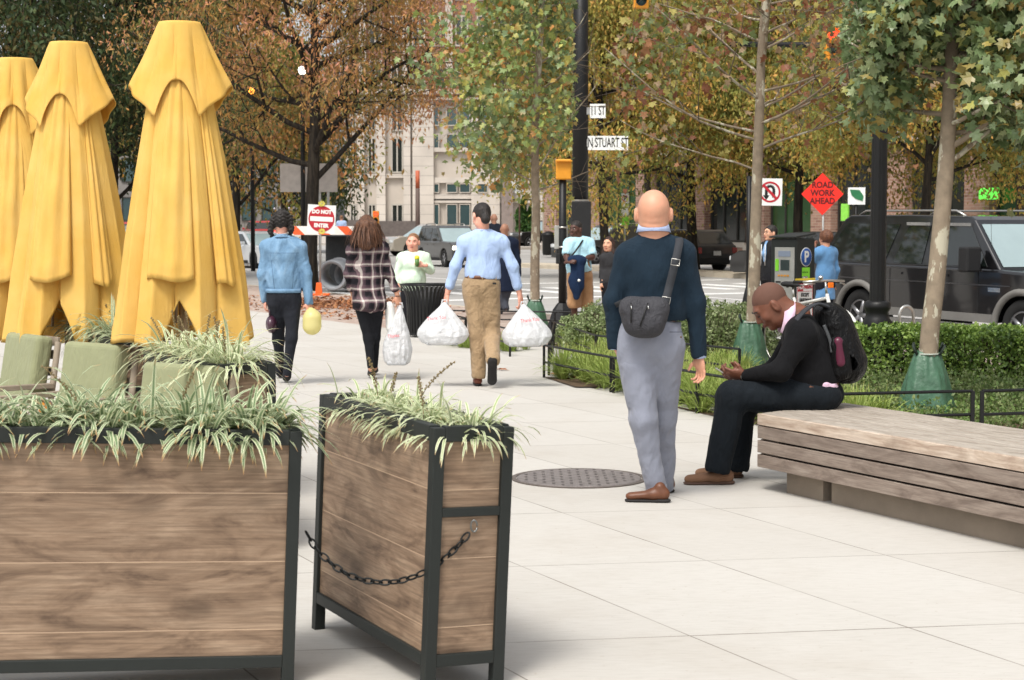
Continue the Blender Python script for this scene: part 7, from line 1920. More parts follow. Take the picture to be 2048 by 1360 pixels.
# backpack
Dk = D; gk = P(1680, 690, Dk); t = thing("backpack", "black backpack with side bottle pocket worn by the seated man", "backpack", gk)
M_PACK = cloth("black nylon pack", C(14, 14, 15), .12, fold=.7, fscale=(14, 14, 8), weave=300, wv=.3, rough=.42)
F_ = Fd(.008); F_.cap(v3(P(1662, 640, Dk)), v3(P(1690, 725, Dk)), .105, .13, .05, flat=(0, 1, 0), q=1.25); F_.cap(v3(P(1676, 655, Dk)), v3(P(1692, 725, Dk)), .09, .105, .05, flat=(0, 1, 0), q=1.3); F_.ell(v3(P(1650, 622, Dk)), (.06, .12, .04), None, .04); F_.cap(v3(P(1664, 742, Dk - .06)), v3(P(1700, 740, Dk - .06)), .055, .06, .05); F_.cap(v3(P(1664, 742, Dk + .06)), v3(P(1700, 740, Dk + .06)), .055, .06, .05)
F_.disp(folds(.007, 13, (.3, 0, 1), .6, 2)); F_.disp(folds(.004, 36, (.3, 0, 1), .6, 7)); sdf_obj("main_sack", F_, M_PACK, t, gk)
F_ = Fd(.007); F_.cap(v3(P(1676, 690, Dk - .155)), v3(P(1684, 740, Dk - .15)), .058, .062, .03, flat=(0, 1, 0), q=.7); F_.disp(folds(.005, 24, (0, 0, 1), .5, 3)); sdf_obj("side_pocket", F_, M_PACK, t, gk)
F_ = Fd(.006); F_.cap(v3(P(1676, 684, Dk - .165)), v3(P(1681, 725, Dk - .165)), .034, .036, .01); sdf_obj("bottle", F_, mat("maroon bottle", C(86, 30, 52), .3), t, gk)
for s_ in (-1, 1): ribbon("shoulder_strap", [P(1655, 612, Dk + s_ * .10), P(1632, 606, Dk + s_ * .13), P(1606, 622, Dk + s_ * .17), P(1586, 650, Dk + s_ * .2), P(1580, 690, Dk + s_ * .235)] , .055, cloth("black webbing", C(58, 60, 64)), t, gk, nrm=(-.2, .0, 1), thick=.012)
ribbon("compression_strap", [P(1648, 650, Dk - .16), P(1660, 680, Dk - .175), P(1664, 705, Dk - .18)], .02, mat("strap grey", C(60, 62, 64), .5), t, gk)

# ---- man in blue shirt with two white bags ----
D = 17.17; t, g = new_person("man in light blue shirt and khaki trousers walking away carrying two white plastic bags", D, 965)
J = mkJ(D, neck=(967, 467), chest=(966, 502), waist=(965, 544), pelvis=(963, 572), sl=(930, 486), sr=(1003, 486), el=(911, 532, -.02), er=(1025, 532, -.02), wl=(894, 590, .02), wr=(1040, 592, .02), hl=(948, 588), hr=(979, 588), kl=(956, 668), kr=(983, 668, .05), al=(957, 752), ar=(986, 722, -.30))
S = 1.02; h = Hd(P(963, 433, D), (-.42, .72, -.55), (-.1, .45, .9), 1.06)
hands = [hand_field(J['wl'], (-.12, 0, -1), (.75, .5, 0), (.3, .9, 0), 1.0, .006, .95), hand_field(J['wr'], (.10, 0, -1), (-.75, .5, 0), (-.3, .9, 0), 1.0, .006, .95)]
sdf_obj("body", naked(J, S, h, .015, .96, hands, .047, headres=.008), SK_P, t, g)
F_ = Fd(.008); F_.ell(v3(h.p(0, -.018, .030)), np.array((.083, .102, .095)) * h.S, h.R, .02); F_.cut(v3(h.p(0, .05, .02)), v3(h.f * 1 - h.u * .55)); F_.cut(v3(h.p(0, -.02, -.075)), v3(h.u * -1 + h.f * .3)); F_.cap(v3(h.p(0, -.055, -.01)), v3(h.p(0, -.066, -.075)), .052, .046, .02); F_.disp(folds(.006, 60, (0, 0, 1), .4)); sdf_obj("hair", F_, HR_B, t, g)
M_BLS = cloth("light blue oxford", C(166, 188, 224), .05, fold=.5, fscale=(7, 7, 4), weave=300, wv=.2)
F_ = top(J, S, .0105, .98, .022, 0, .82, (.058, .056, .048), hem=P(965, 557, D), hipw=.15, fold=.011, seed=11, neckcut=.062, fr=8, chestw=1.0, stretch=.35); F_.disp(folds(.003, 20, (.5, 0, 1), .3, 4)); sdf_obj("shirt", F_, M_BLS, t, g)
for q in ('l', 'r'):
    F_ = Fd(.009); c = J['e' + q].lerp(J['w' + q], .58); d = (J['w' + q] - J['e' + q]).normalized(); F_.cap(v3(c - d * .03), v3(c + d * .025), .047, .050, .01); F_.disp(folds(.004, 30, (0, 0, 1), .6)); sdf_obj("rolled_cuff", F_, M_BLS, t, g)
collar_mesh("collar", P(966, 468, D), (-.05, .3, 1), .064, .076, .048, M_BLS, t, g)
s1, f1_, u1 = basis(J['sr'] - J['sl'], Z3); belt_mesh(P(965, 554, D), s1, f1_, .171, .128, .034, M_LEBR, t, g)
M_KHK = cloth("khaki twill", C(158, 134, 104), .06, fold=.8, fscale=(8, 8, 8), weave=400, wv=.3)
F_ = trousers(J, S, .0105, 1.0, (.108, .082, .068), (.98, .96), hip=1.05, fold=.012, off=.014, seed=12, waistcut=P(965, 556, D), fr=11); sdf_obj("trousers", F_, M_KHK, t, g)
for x_ in (938, 965, 992): m = MB(); m.box(P(x_, 555, D - .125 + abs(x_ - 965) * .0016) - g, (.012, .008, .045)); m.build("belt_loop", M_KHK, t)
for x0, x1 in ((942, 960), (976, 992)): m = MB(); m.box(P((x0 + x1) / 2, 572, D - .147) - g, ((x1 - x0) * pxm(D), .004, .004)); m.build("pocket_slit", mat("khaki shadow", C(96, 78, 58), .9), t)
m = MB(); m.box(P(989, 567, D - .135) - g, (.034, .004, .018)); m.build("label_patch", M_SBK, t)
hl_ = G(957, 772); toe = hl_ + Vector((-.03, .27, 0)); F_ = shoe(Fd(.007), None, hl_, toe, 1.05); sdf_obj("shoe", F_, mat("brown shoe", C(112, 58, 42), .45), t, g); F_ = shoe(Fd(.007), None, hl_, toe, 1.05, True); sdf_obj("sole", F_, M_SOLE, t, g)
ha = P(985, 716, D - .36); ta = P(984, 769, D - .22)
up_ = Vector((0, 1, .1)).normalized(); F_ = shoe(Fd(.007), None, ha, ta, 1.05, up=up_); sdf_obj("shoe", F_, mat("brown shoe", C(112, 58, 42)), t, g); F_ = shoe(Fd(.007), None, ha, ta, 1.12, True, 1.1, up=up_); sdf_obj("sole", F_, M_SOLE, t, g)

def plastic_mat():
    n = NB("white plastic bag"); co = n.co(); n.base(n.ramp(n.noise(co, 6, 4), [(.3, C(226, 228, 230)), (.7, C(244, 245, 247))]))
    n.bump(n.math('ADD', n.noise(co, 14, 5, .6, 1.5), n.noise(co, 50, 3)), .6, .02); n.set(.32, 0, .5)
    tr = n.n("ShaderNodeBsdfTranslucent"); tr.inputs[0].default_value = C(240, 240, 240); ms = n.n("ShaderNodeMixShader"); ms.inputs[0].default_value = .4
    n.l(n.b.outputs[0], ms.inputs[1]); n.l(tr.outputs[0], ms.inputs[2]); n.l(ms.outputs[0], n.out.inputs[0]); return n.m
M_PLA = plastic_mat(); M_TRAY = mat("food tray", C(176, 178, 180), .5); M_RINK = mat("red print", C(206, 70, 84), .6, bump=0)
def plastic_bag(label, D, top_, lpt, rpt, bl, br, seed, txt=None, txy=None, depth=.13):
    gb = P(*top_, D); t = thing("plastic_bag", label, "bag", gb); T_, L_, R_, BL, BR = [P(x, y, D) - gb for x, y in (top_, lpt, rpt, bl, br)]
    N, NR = 120, 60; vs = []; ph = np.random.RandomState(seed).rand(8) * 6.28; th = np.arange(N) * 2 * math.pi / N
    zs = [T_.z, min(L_.z, R_.z) * .5 + max(L_.z, R_.z) * .5, (BL.z + BR.z) / 2]
    fw_ = (T_.z - zs[1]) / (T_.z - zs[2])
    for i in range(NR + 1):
        f = i / NR; z = T_.z + (zs[2] - T_.z) * f
        k_ = float(np.interp(f, [0, .12, .3, .5, .66, .76, .88, 1], [.0, .17, .45, .75, .96, 1.0, .97, .86])) if True else 0
        l, r = T_.x + (L_.x - T_.x) * k_ - .012, T_.x + (R_.x - T_.x) * k_ + .012
        if f > .76: u = (f - .76) / .24; l, r = L_.x + (BL.x - L_.x) * u ** 1.5 * .8 - .012, R_.x + (BR.x - R_.x) * u ** 1.5 * .8 + .012
        d = .012 + depth * float(np.interp(f, [0, .3, .6, .8, 1], [0, .45, .85, 1, .9]))
        e = 1.0 if f < .96 else 1 - (f - .96) * 3
        c, w_ = (l + r) / 2, (r - l) / 2
        cr = 1 + (.085 * np.abs(np.sin(3.5 * th + ph[0] + f * 2.0)) + .06 * np.abs(np.sin(8 * th + ph[1] - f * 3)) + .03 * np.sin(17 * th + ph[2] + 5 * f)) * (.4 + .6 * min(f * 3, 1)) * np.abs(np.sin(th)) ** .7 - .06
        x = c + np.sign(np.cos(th)) * np.abs(np.cos(th)) ** .85 * w_ * e; y = np.sin(th) * d * e * cr
        zz = z + .012 * np.sin(4 * th + ph[3]) * f * (1 - f) * 2 + (L_.z - R_.z) * (1 if f > .01 else 0) * -.5 * np.cos(th) * math.sin(min(f / fw_, 1) * math.pi / 2) * (1 - f)
        vs.append(np.stack([x, y, zz], -1))
    Vv = np.concatenate(vs); nz = (vnoise(Vv + seed, 22) * .016 + vnoise(Vv + seed, 60) * .006); Vv[:, 1] += nz * np.sign(Vv[:, 1]); Vv[:, 0] += vnoise(Vv + 9, 18) * .008
    Q = [np.stack([i * N + np.arange(N), i * N + (np.arange(N) + 1) % N, (i + 1) * N + (np.arange(N) + 1) % N, (i + 1) * N + np.arange(N)], -1) for i in range(NR)]
    np_mesh("sack", Vv, np.concatenate(Q), M_PLA, t, smooth=True)
    m = MB(); c = (BL + BR) / 2; m.box(c + Vector((0, 0, .015)), ((BR - BL).length * .96, .20, .045)); m.build("tray", M_TRAY, t, bevel=.015)
    m = MB(); m.tube([T_ + Vector((-.03, 0, -.03)), T_ + Vector((-.02, 0, .02)), T_ + Vector((.02, 0, .02)), T_ + Vector((.03, 0, -.03))], .009, 6); m.build("handle", M_PLA, t)
    if txt: text_mesh(txt, .052, "lettering", M_RINK, t, P(*txy, D - depth * 1.02) - gb, (math.pi / 2 - .35, -.12, 0), sx=.8)
    return t
plastic_bag("full white plastic bag in the left hand of the man in khaki trousers", 17.1, (889, 604), (836, 652), (936, 656), (852, 688), (918, 688), 3, "Thank You", (873, 636))
plastic_bag("full white plastic bag in the right hand of the man in khaki trousers", 17.1, (1047, 608), (1006, 662), (1102, 658), (1016, 694), (1084, 688), 6, "Thank You", (1060, 640))

# ---- woman in denim jacket ----
D = 17.4; t, g = new_person("woman in blue denim jacket and black jeans with pinned-up dark hair walking away", D, 570)
J = mkJ(D, neck=(565, 480), chest=(566, 512), waist=(567, 555), pelvis=(568, 592), sl=(534, 495), sr=(599, 495), el=(525, 548), er=(614, 548), wl=(530, 600, .05), wr=(618, 605), hl=(554, 605), hr=(584, 605), kl=(557, 680, .12), kr=(583, 676, -.05), al=(560, 745, .2), ar=(574, 748, -.05))
S = .96; h = Hd(P(563, 445, D), (-.2, 1, -.08), None, 1.0)
hands = [hand_field(J['wr'], (.02, 0, -1), (-.6, .7, 0), (-.5, -.8, 0), .92, .006, .8), hand_field(J['wl'], (0, 0, -1), (.8, .3, 0), (.3, .9, 0), .9, .007, .8)]
sdf_obj("body", naked(J, S, h, .015, .92, hands, .05, headres=.009), SK_P, t, g)
F_ = Fd(.008); F_.ell(v3(h.p(0, -.022, .032)), np.array((.090, .108, .104)) * h.S, h.R, .02); F_.chain([v3(P(545, 440, D - .04)), v3(P(541, 462, D - .03)), v3(P(547, 484, D + .0))], [.032, .028, .016], .02); F_.chain([v3(P(580, 436, D - .04)), v3(P(582, 458, D - .04)), v3(P(579, 478, D + .0))], [.032, .030, .016], .02)
F_.cut(v3(h.p(0, .06, 0)), v3(h.f)); F_.disp(lambda p: (.010 * np.sin(p[:, 2] * 180 + np.sin(p[:, 0] * 90) * 2)).astype(np.float32) * .6); F_.disp(folds(.008, 45, (0, 0, 1), .6)); sdf_obj("hair", F_, HR_B, t, g)
for (x, y) in ((549, 417), (578, 416)): m = MB(); m.lathe([(0, .012), (.012, 0), (0, -.012)], P(x, y, D - .09) - g, 8); m.build("hair_clip", mat("pale hair clip", C(190, 180, 190), .4), t)
def denim():
    n = NB("blue denim"); co = n.co(); a = n.ramp(n.noise(n.co(scale=(6, 6, 4)), 1, 6, .65, 1), [(.3, C(84, 118, 148)), (.55, C(116, 150, 180)), (.75, C(150, 178, 202))])
    n.base(n.mix(.3, a, n.ramp(n.noise(co, 220, 1), [(.4, C(96, 128, 158)), (.6, C(140, 170, 196))]))); n.bump(n.math('ADD', n.noise(n.co(scale=(9, 9, 6)), 1, 4, .6, 1.2), n.math('MULTIPLY', n.noise(co, 300, 1), .05)), .7, .03); n.set(.9, 0, .15); return n.m
M_DEN = denim(); M_DENS = mat("denim seam", C(74, 104, 132), .9)
F_ = top(J, S, .0105, .98, .024, 0, 1.0, (.060, .053, .046), hem=P(567, 587, D), hipw=.145, fold=.014, seed=21, neckcut=.06, fr=10, chestw=.98); F_.disp(folds(.007, 24, (.3, 0, 1), .3, 5)); sdf_obj("jacket", F_, M_DEN, t, g)
s1, f1_, u1 = basis(J['sr'] - J['sl'], Z3); o = belt_mesh(P(567, 581, D), s1, f1_, .178, .130, .042, M_DEN, t, g); o.name = "waistband"
for (a, b_, w_) in (((535, 506), (598, 506), .004), ((541, 508), (549, 578), .004), ((592, 508), (584, 578), .004)):
    m = MB(); pa, pb = P(*a, D - .152) - g, P(*b_, D - .156) - g; m.tube([pa, pa.lerp(pb, .5) + Vector((0, -.004, 0)), pb], w_ * .6, 4); m.build("jacket_seam", M_DENS, t)
collar_mesh("collar", P(565, 478, D), (0, .2, 1), .066, .092, .038, M_DEN, t, g); collar_mesh("lace_collar", P(565, 474, D), (0, .2, 1), .058, .064, .035, M_WHT, t, g)
F_ = trousers(J, S, .011, .96, (.098, .060, .044), (1, 1), hip=1.10, fold=.006, off=.006, seed=22, waistcut=P(567, 582, D), fr=14); sdf_obj("jeans", F_, cloth("black denim", C(36, 38, 44), .1, fold=.6), t, g)
for xh, yy_, dd in ((573, 766, 0), (560, 757, .0)):
    hl_ = G(xh, yy_); toe = hl_ + Vector((-.03, .24, 0)); F_ = shoe(Fd(.008), None, hl_, toe, .95); F_.cap(v3(hl_ + Vector((0, .03, .08))), v3(hl_ + Vector((.005, .03, .16))), .045, .05, .03); sdf_obj("boot", F_, mat("black boot", C(30, 29, 30), .5), t, g)
gj = P(624, 645, D - .02); t = thing("lemonade_jug", "translucent pale yellow jug carried by the woman in the denim jacket", "jug", gj)
n = NB("pale yellow plastic"); n.base(C(236, 228, 168)); n.set(.3); tr = n.n("ShaderNodeBsdfTranslucent"); tr.inputs[0].default_value = C(250, 244, 190); ms = n.n("ShaderNodeMixShader"); ms.inputs[0].default_value = .5; n.l(n.b.outputs[0], ms.inputs[1]); n.l(tr.outputs[0], ms.inputs[2]); n.l(ms.outputs[0], n.out.inputs[0]); M_JUG = n.m
F_ = Fd(.006); F_.cap((gj.x, gj.y, gj.z - .03), (gj.x, gj.y, gj.z + .045), .094, .090, .03); F_.cap((gj.x, gj.y, gj.z + .06), (gj.x - .01, gj.y, gj.z + .11), .07, .03, .04); sdf_obj("bottle", F_, M_JUG, t, gj)
m = MB(); m.lathe([(.022, 0), (.022, .025), (0, .026)], (-.012, 0, .125), 14); m.build("cap", M_JUG, t); m = MB(); m.tube([(.0, .0, .11), (.045, 0, .10), (.065, 0, .06), (.06, 0, .02)], .012, 8); m.build("handle", M_JUG, t)
gj = P(543, 648, D); t = thing("handbag", "dark purple handbag at the denim-jacket woman's left side", "bag", gj); F_ = Fd(.009); F_.ell(tuple(gj), (.055, .11, .09), None, .03); F_.disp(folds(.01, 18)); sdf_obj("pouch", F_, mat("purple leather", C(62, 34, 48), .3, coat=.5), t, gj); m = MB(); m.tube([(-.01, -.06, .06), (-.02, 0, .22), (-.01, .06, .06)], .008, 6); m.build("handle", mat("purple leather", C(62, 34, 48)), t)

# ---- woman in checked shirt ----
def plaid():
    n = NB("checked flannel"); co = n.co(); xyz = n.sep(co)
    wob = n.math('MULTIPLY', n.math('SUBTRACT', n.noise(n.co(scale=(1, 1, 1)), 5, 2), .5), .05)
    X_ = n.math('ADD', n.math('ADD', xyz[0], n.math('MULTIPLY', xyz[1], .9)), wob); Z_ = n.math('ADD', xyz[2], wob)
    def band(v, per, st): return n.ramp(n.math('FRACT', n.math('DIVIDE', v, per)), st, 'CONSTANT')
    st = [(0, C(34, 32, 36)), (.36, C(122, 100, 104)), (.48, C(216, 206, 198)), (.62, C(112, 92, 98)), (.74, C(90, 74, 80)), (.88, C(44, 42, 46))]
    n.base(n.mix(.5, band(X_, .125, st), band(Z_, .125, st))); n.bump(n.noise(n.co(scale=(9, 9, 7)), 1, 4, .6, 1.2), .7, .03); n.set(.95, 0, .1); return n.m
M_PLD = plaid()
D = 18.0; t, g = new_person("woman in black and white checked shirt with long wavy brown hair walking away", D, 740)
J = mkJ(D, neck=(735, 487), chest=(735, 512), waist=(736, 555), pelvis=(739, 602), sl=(706, 500), sr=(764, 498), el=(697, 548), er=(780, 550), wl=(706, 592, .1), wr=(795, 592), hl=(727, 618), hr=(752, 616), kl=(737, 676, .02), kr=(750, 674, .08), al=(742, 738, -.02), ar=(749, 736, .22))
S = .95; h = Hd(P(734, 455, D), (.05, 1, -.05), None, 1.0)
hands = [hand_field(J['wr'], (.15, 0, -1), (-.5, .8, 0), (-.6, -.6, 0), .9, .006, .8), hand_field(J['wl'], (0, 0, -1), (.8, .3, 0), (.3, .9, 0), .9, .008, .8)]
sdf_obj("body", naked(J, S, h, .015, .90, hands, .048, headres=.009), SK_L, t, g)
F_ = Fd(.0085); F_.ell(v3(h.p(0, -.022, .025)), np.array((.088, .106, .108)) * h.S, h.R, .02)
for (x0, y0, x1, y1, dd, r0, r1) in ((722, 450, 722, 486, -.09, .055, .045), (746, 450, 748, 486, -.09, .055, .045), (734, 450, 735, 490, -.11, .06, .05), (716, 455, 712, 482, -.03, .045, .035), (753, 455, 758, 484, -.03, .045, .035), (735, 450, 730, 488, -.06, .07, .06)): F_.cap(v3(P(x0, y0, D + dd)), v3(P(x1, y1, D + dd - .03)), r0, r1, .03)
F_.cut(v3(h.p(0, .075, 0)), v3(h.f)); F_.disp(folds(.010, 45, (0, 0, 1), .18)); sdf_obj("hair", F_, HR_BR, t, g); strands(t, g, h, HR_BR, 900, .25, 51)
F_ = top(J, S, .0105, .96, .026, 0, .76, (.059, .053, .046), hem=P(739, 618, D), hipw=.165, fold=.016, seed=31, neckcut=.06, fr=10)
F_.ell(v3(P(742, 608, D - .06)), (.15, .10, .09), None, .06); F_.disp(folds(.008, 24, (.2, 0, 1), .3, 7)); sdf_obj("shirt", F_, M_PLD, t, g)
for q in ('l', 'r'):
    F_ = Fd(.009); c = J['e' + q].lerp(J['w' + q], .52); d = (J['w' + q] - J['e' + q]).normalized(); F_.cap(v3(c - d * .03), v3(c + d * .025), .045, .048, .01); F_.disp(folds(.004, 30, (0, 0, 1), .6)); sdf_obj("rolled_cuff", F_, M_PLD, t, g)
F_ = trousers(J, S, .011, .92, (.090, .056, .038), (.93, .93), hip=1.05, fold=.003, off=.0, seed=32, waistcut=P(739, 590, D), fr=14); sdf_obj("leggings", F_, cloth("black leggings", C(30, 31, 35), .1, fold=.3), t, g)
for xh, yy_ in ((742, 757), (750, 750)):
    hl_ = G(xh, yy_); toe = hl_ + Vector((-.02, .22, 0)); F_ = shoe(Fd(.008), None, hl_, toe, .85); sdf_obj("shoe", F_, mat("black flat shoe", C(26, 26, 27), .5), t, g)
m = MB(); m.tube([J['wr'] - g + Vector((.028 * math.cos(a), .028 * math.sin(a), .0)) for a in np.linspace(0, 6.28, 14)], .004, 5); m.build("bracelet", M_SBK, t)
t = plastic_bag("tall white plastic bag with a paper roll carried by the woman in the checked shirt", D, (800, 610), (767, 694), (822, 690), (774, 730), (815, 726), 9, "Thanks", (787, 672), depth=.10); gt = t.location
F_ = Fd(.008); F_.cap(v3(P(779, 612, D + .02)), v3(P(782, 655, D + .02)), .048, .052, .01); F_.disp(folds(.004, 30)); sdf_obj("paper_roll", F_, M_WHT, t, gt)

# ---- woman in mint top ----
D = 27.7; t, g = new_person("woman in pale mint top holding a yellow and green drink, facing the viewer", D, 828)
J = mkJ(D, neck=(827, 507), chest=(827, 527), waist=(826, 558), pelvis=(826, 580), sl=(803, 516), sr=(852, 515), el=(797, 545), er=(862, 541), wl=(796, 566, -.05), wr=(846, 530, -.24), hl=(815, 590), hr=(838, 590), kl=(814, 628), kr=(839, 628), al=(814, 664), ar=(840, 664))
S = .95; h = Hd(P(826, 485, D), (-.12, -1, 0), None, 1.22)
hands = [hand_field(J['wr'], (-1, -.1, .1), (0, 1, 0), (0, 0, 1), 1.05, .008, .9), hand_field(J['wl'], (0, 0, -1), (1, 0, 0), (0, -1, 0), 1.0, .010, .6)]
sdf_obj("body", naked(J, S, h, .018, 1.18, hands, .056, headres=.0085, belly=.05, jaw=1.1), SK_P, t, g); face_parts(h, t, g, brow=HR_LB)
F_ = Fd(.009); F_.ell(v3(h.p(0, -.024, .030)), np.array((.080, .098, .095)) * h.S, h.R, .02); F_.cut(v3(h.p(0, .035, .04)), v3(h.f * 1 - h.u * .7)); sdf_obj("hair", F_, HR_LB, t, g)
F_ = top(J, S, .013, 1.26, .02, .07, {'l': 1.0, 'r': .9}, (.062, .056, .042), hem=P(826, 582, D), hipw=.16, fold=.014, seed=41, neckcut=.085, bust=.35, fw=Vector((0, -1, 0)), fr=9); F_.cap(v3(P(824, 506, D - .14)), v3(P(822, 517, D - .18)), .045, .01, .01, sub=True); sdf_obj("blouse", F_, cloth("mint crepe", C(206, 226, 204), .03, fold=.7, fscale=(6, 6, 4)), t, g)
F_ = trousers(J, S, .016, 1.15, (.12, .085, .06), seed=42); sdf_obj("trousers", F_, cloth("black trousers", C(30, 30, 34)), t, g)
for q in ('al', 'ar'): hl_ = Vector((J[q].x, J[q].y + .05, g.z)); F_ = shoe(Fd(.012), None, hl_, hl_ + Vector((0, -.24, 0)), .95); sdf_obj("shoe", F_, M_SOLE, t, g)
ribbon("bag_strap", [P(803, 506, D + .02), P(798, 512, D - .05), P(794, 524, D - .04)], .03, M_SBK, t, g)
gd = P(834, 522, D - .30); t = thing("drink_cup", "green cup with yellow top in the mint-top woman's hand", "cup", gd); m = MB(); m.lathe([(0, -.09), (.028, -.09), (.036, .03), (.0, .03)], seg=16); m.build("cup", mat("green cup", C(84, 120, 60), .4), t); m = MB(); m.lathe([(.037, .03), (.04, .05), (.03, .08), (0, .09)], seg=16); m.build("lid", mat("yellow frozen drink", C(226, 214, 50), .4), t)

# ---- man in pale blue polo ----
D = 26.4; t, g = new_person("man in pale blue polo and khaki shorts with a navy jacket over his arm", D, 1158)
J = mkJ(D, neck=(1154, 479), chest=(1158, 500), waist=(1159, 528), pelvis=(1160, 548), sl=(1138, 488, -.08), sr=(1178, 487, .08), el=(1133, 512, -.15), er=(1184, 514, -.02), wl=(1136, 524, -.30), wr=(1148, 522, -.26), hl=(1149, 556, -.05), hr=(1170, 556, .05), kl=(1148, 607, -.05), kr=(1173, 607, .05), al=(1150, 650), ar=(1178, 650, .1))
S = 1.0; h = Hd(P(1151, 459, D), (-.55, -.83, 0), None, 1.12)
hands = [hand_field(J['wr'], (-1, -.2, 0), (0, .8, -.5), (0, 0, 1), 1.0, .009, .9), hand_field(J['wl'], (.6, -.5, .1), (0, .8, -.5), (0, 0, 1), 1.0, .010, .9)]
sdf_obj("body", naked(J, S, h, .018, 1.15, hands, .07, headres=.009, belly=.05), SK_DD, t, g); face_parts(h, t, g, lips=mat("dark lips", C(112, 66, 58)))
F_ = Fd(.010); F_.ell(v3(h.p(0, -.018, .034)), np.array((.077, .096, .088)) * h.S, h.R, .02); F_.cut(v3(h.p(0, .055, .03)), v3(h.f - h.u * .5)); F_.cut(v3(h.p(0, 0, -.02)), v3(-h.u)); sdf_obj("hair", F_, HR_B, t, g)
F_ = top(J, S, .013, 1.16, .02, .05, .36, (.068, .066, .05), hem=P(1159, 545, D), hipw=.155, fold=.012, seed=51, neckcut=.075, fw=Vector((-.5, -.85, 0)), fr=9); M_POLO = cloth("pale blue polo cotton", C(176, 218, 232), .04, fold=.6); sdf_obj("polo_shirt", F_, M_POLO, t, g); collar_mesh("collar", P(1154, 481, D), (0, 0, 1), .082, .105, .04, M_POLO, t, g)
F_ = trousers(J, S, .014, 1.1, (.118, .100, .098), (.02, .02), seed=52, fold=.01); sdf_obj("shorts", F_, cloth("khaki shorts", C(166, 128, 92), .06), t, g)
for q in ('al', 'ar'): hl_ = Vector((J[q].x, J[q].y + .05, g.z)); F_ = shoe(Fd(.012), None, hl_, hl_ + Vector((-.12, -.22, 0)), 1.05); sdf_obj("shoe", F_, M_SOLE, t, g)
m = MB(); m.lathe([(0, .006), (.007, 0), (0, -.012)], h.p(.084, .01, -.012) - g, 8); m.build("earbud", M_WHT, t)
ribbon("bag_strap", [P(1166, 480, D - .08), P(1154, 498, D - .22), P(1140, 516, D - .24)], .025, M_SBK, t, g)
gd = P(1152, 540, D - .30); t = thing("draped_jacket", "navy jacket hanging over the forearm of the man in the pale blue polo", "jacket", gd); F_ = Fd(.012); F_.cap(v3(P(1142, 520, D - .29)), v3(P(1166, 520, D - .24)), .05, .05, .04); F_.cap(v3(P(1154, 525, D - .27)), v3(P(1155, 572, D - .27)), .11, .10, .06, flat=(0, 1, 0), q=.5); F_.cap(v3(P(1148, 560, D - .27)), v3(P(1152, 594, D - .27)), .075, .055, .06, flat=(0, 1, 0), q=.5); F_.disp(folds(.02, 9, (0, 0, 1), .3, 5)); sdf_obj("cloth", F_, cloth("navy fleece", C(28, 44, 70), .08), t, gd)
m = MB(); m.lathe([(0, .003), (.022, .002), (.022, 0)], P(1158, 561, D - .36) - gd, 12, axis=(0, -1, 0)); m.build("badge", M_WHT, t)

# ---- young woman with long dark hair ----
D = 29.0; t, g = new_person("young woman with long dark hair in charcoal sweater, half hidden by the bald man", D, 1219)
J = mkJ(D, neck=(1219, 507), chest=(1220, 524), waist=(1220, 552), pelvis=(1220, 573), sl=(1207, 516), sr=(1234, 515), el=(1203, 542), er=(1238, 542), wl=(1203, 566, -.05), wr=(1240, 566), hl=(1213, 582), hr=(1228, 582), kl=(1211, 620), kr=(1230, 620), al=(1211, 652), ar=(1231, 652))
S = .86; h = Hd(P(1217, 489, D), (-.5, -.86, .05), None, 1.08)
sdf_obj("body", naked(J, S, h, .018, .9, [hand_field(J['wl'], (-.2, 0, -1), (1, 0, 0), (0, -1, 0), .95, .010, .6)], .048, headres=.009), SK_A, t, g); face_parts(h, t, g)
F_ = Fd(.010); F_.ell(v3(h.p(0, -.022, .028)), np.array((.084, .104, .098)) * h.S, h.R, .02)
F_.cut(v3(h.p(0, .045, .05)), v3(h.f - h.u * .6)); F_.chain([v3(h.p(-.07, -.02, 0)), v3(h.p(-.085, -.01, -.12)), v3(h.p(-.09, .0, -.30))], [.035, .035, .02], .03); F_.chain([v3(h.p(.07, -.02, 0)), v3(h.p(.08, -.01, -.12)), v3(h.p(.085, .0, -.30))], [.035, .035, .02], .03); F_.disp(folds(.008, 40, (0, 0, 1), .2)); HLD = hair_mat("long dark hair", C(30, 22, 20), C(70, 46, 36)); sdf_obj("hair", F_, HLD, t, g)
F_ = top(J, S, .014, .92, .018, 0, 1.0, (.056, .048, .038), hem=P(1220, 572, D), hipw=.15, fold=.008, seed=61, neckcut=.06); sdf_obj("sweater", F_, cloth("charcoal sweater", C(54, 54, 56), .08), t, g)
F_ = trousers(J, S, .016, .95, (.1, .065, .05), seed=62); sdf_obj("trousers", F_, cloth("black trousers", C(30, 30, 34)), t, g)

# ---- man in navy suit behind the blue shirt ----
D = 33.0; t, g = new_person("man in navy suit partly hidden behind the man in the blue shirt", D, 1012)
J = mkJ(D, neck=(1010, 476), chest=(1011, 497), waist=(1012, 530), pelvis=(1010, 555), sl=(993, 486), sr=(1029, 486), el=(990, 520), er=(1036, 522), wl=(992, 548), wr=(1038, 551), hl=(1002, 566), hr=(1019, 566), kl=(1000, 600), kr=(1008, 600, .05), al=(998, 634), ar=(1012, 618, -.15))
S = .98; h = Hd(P(1009, 459, D), (-.2, 1, 0), None, 1.0)
sdf_obj("body", naked(J, S, h, .02, .98, [hand_field(J['wr'], (0, 0, -1), (-1, 0, 0), (0, 1, 0), 1, .011, .5)], .06, headres=.012), skin_mat("tanned skin", C(176, 132, 108)), t, g)
F_ = top(J, S, .016, 1.06, .03, 0, 1.0, (.066, .056, .046), hem=P(1012, 583, D), hipw=.17, fold=.008, seed=71, neckcut=.07); sdf_obj("suit_jacket", F_, cloth("navy suiting", C(34, 42, 62), .06), t, g)
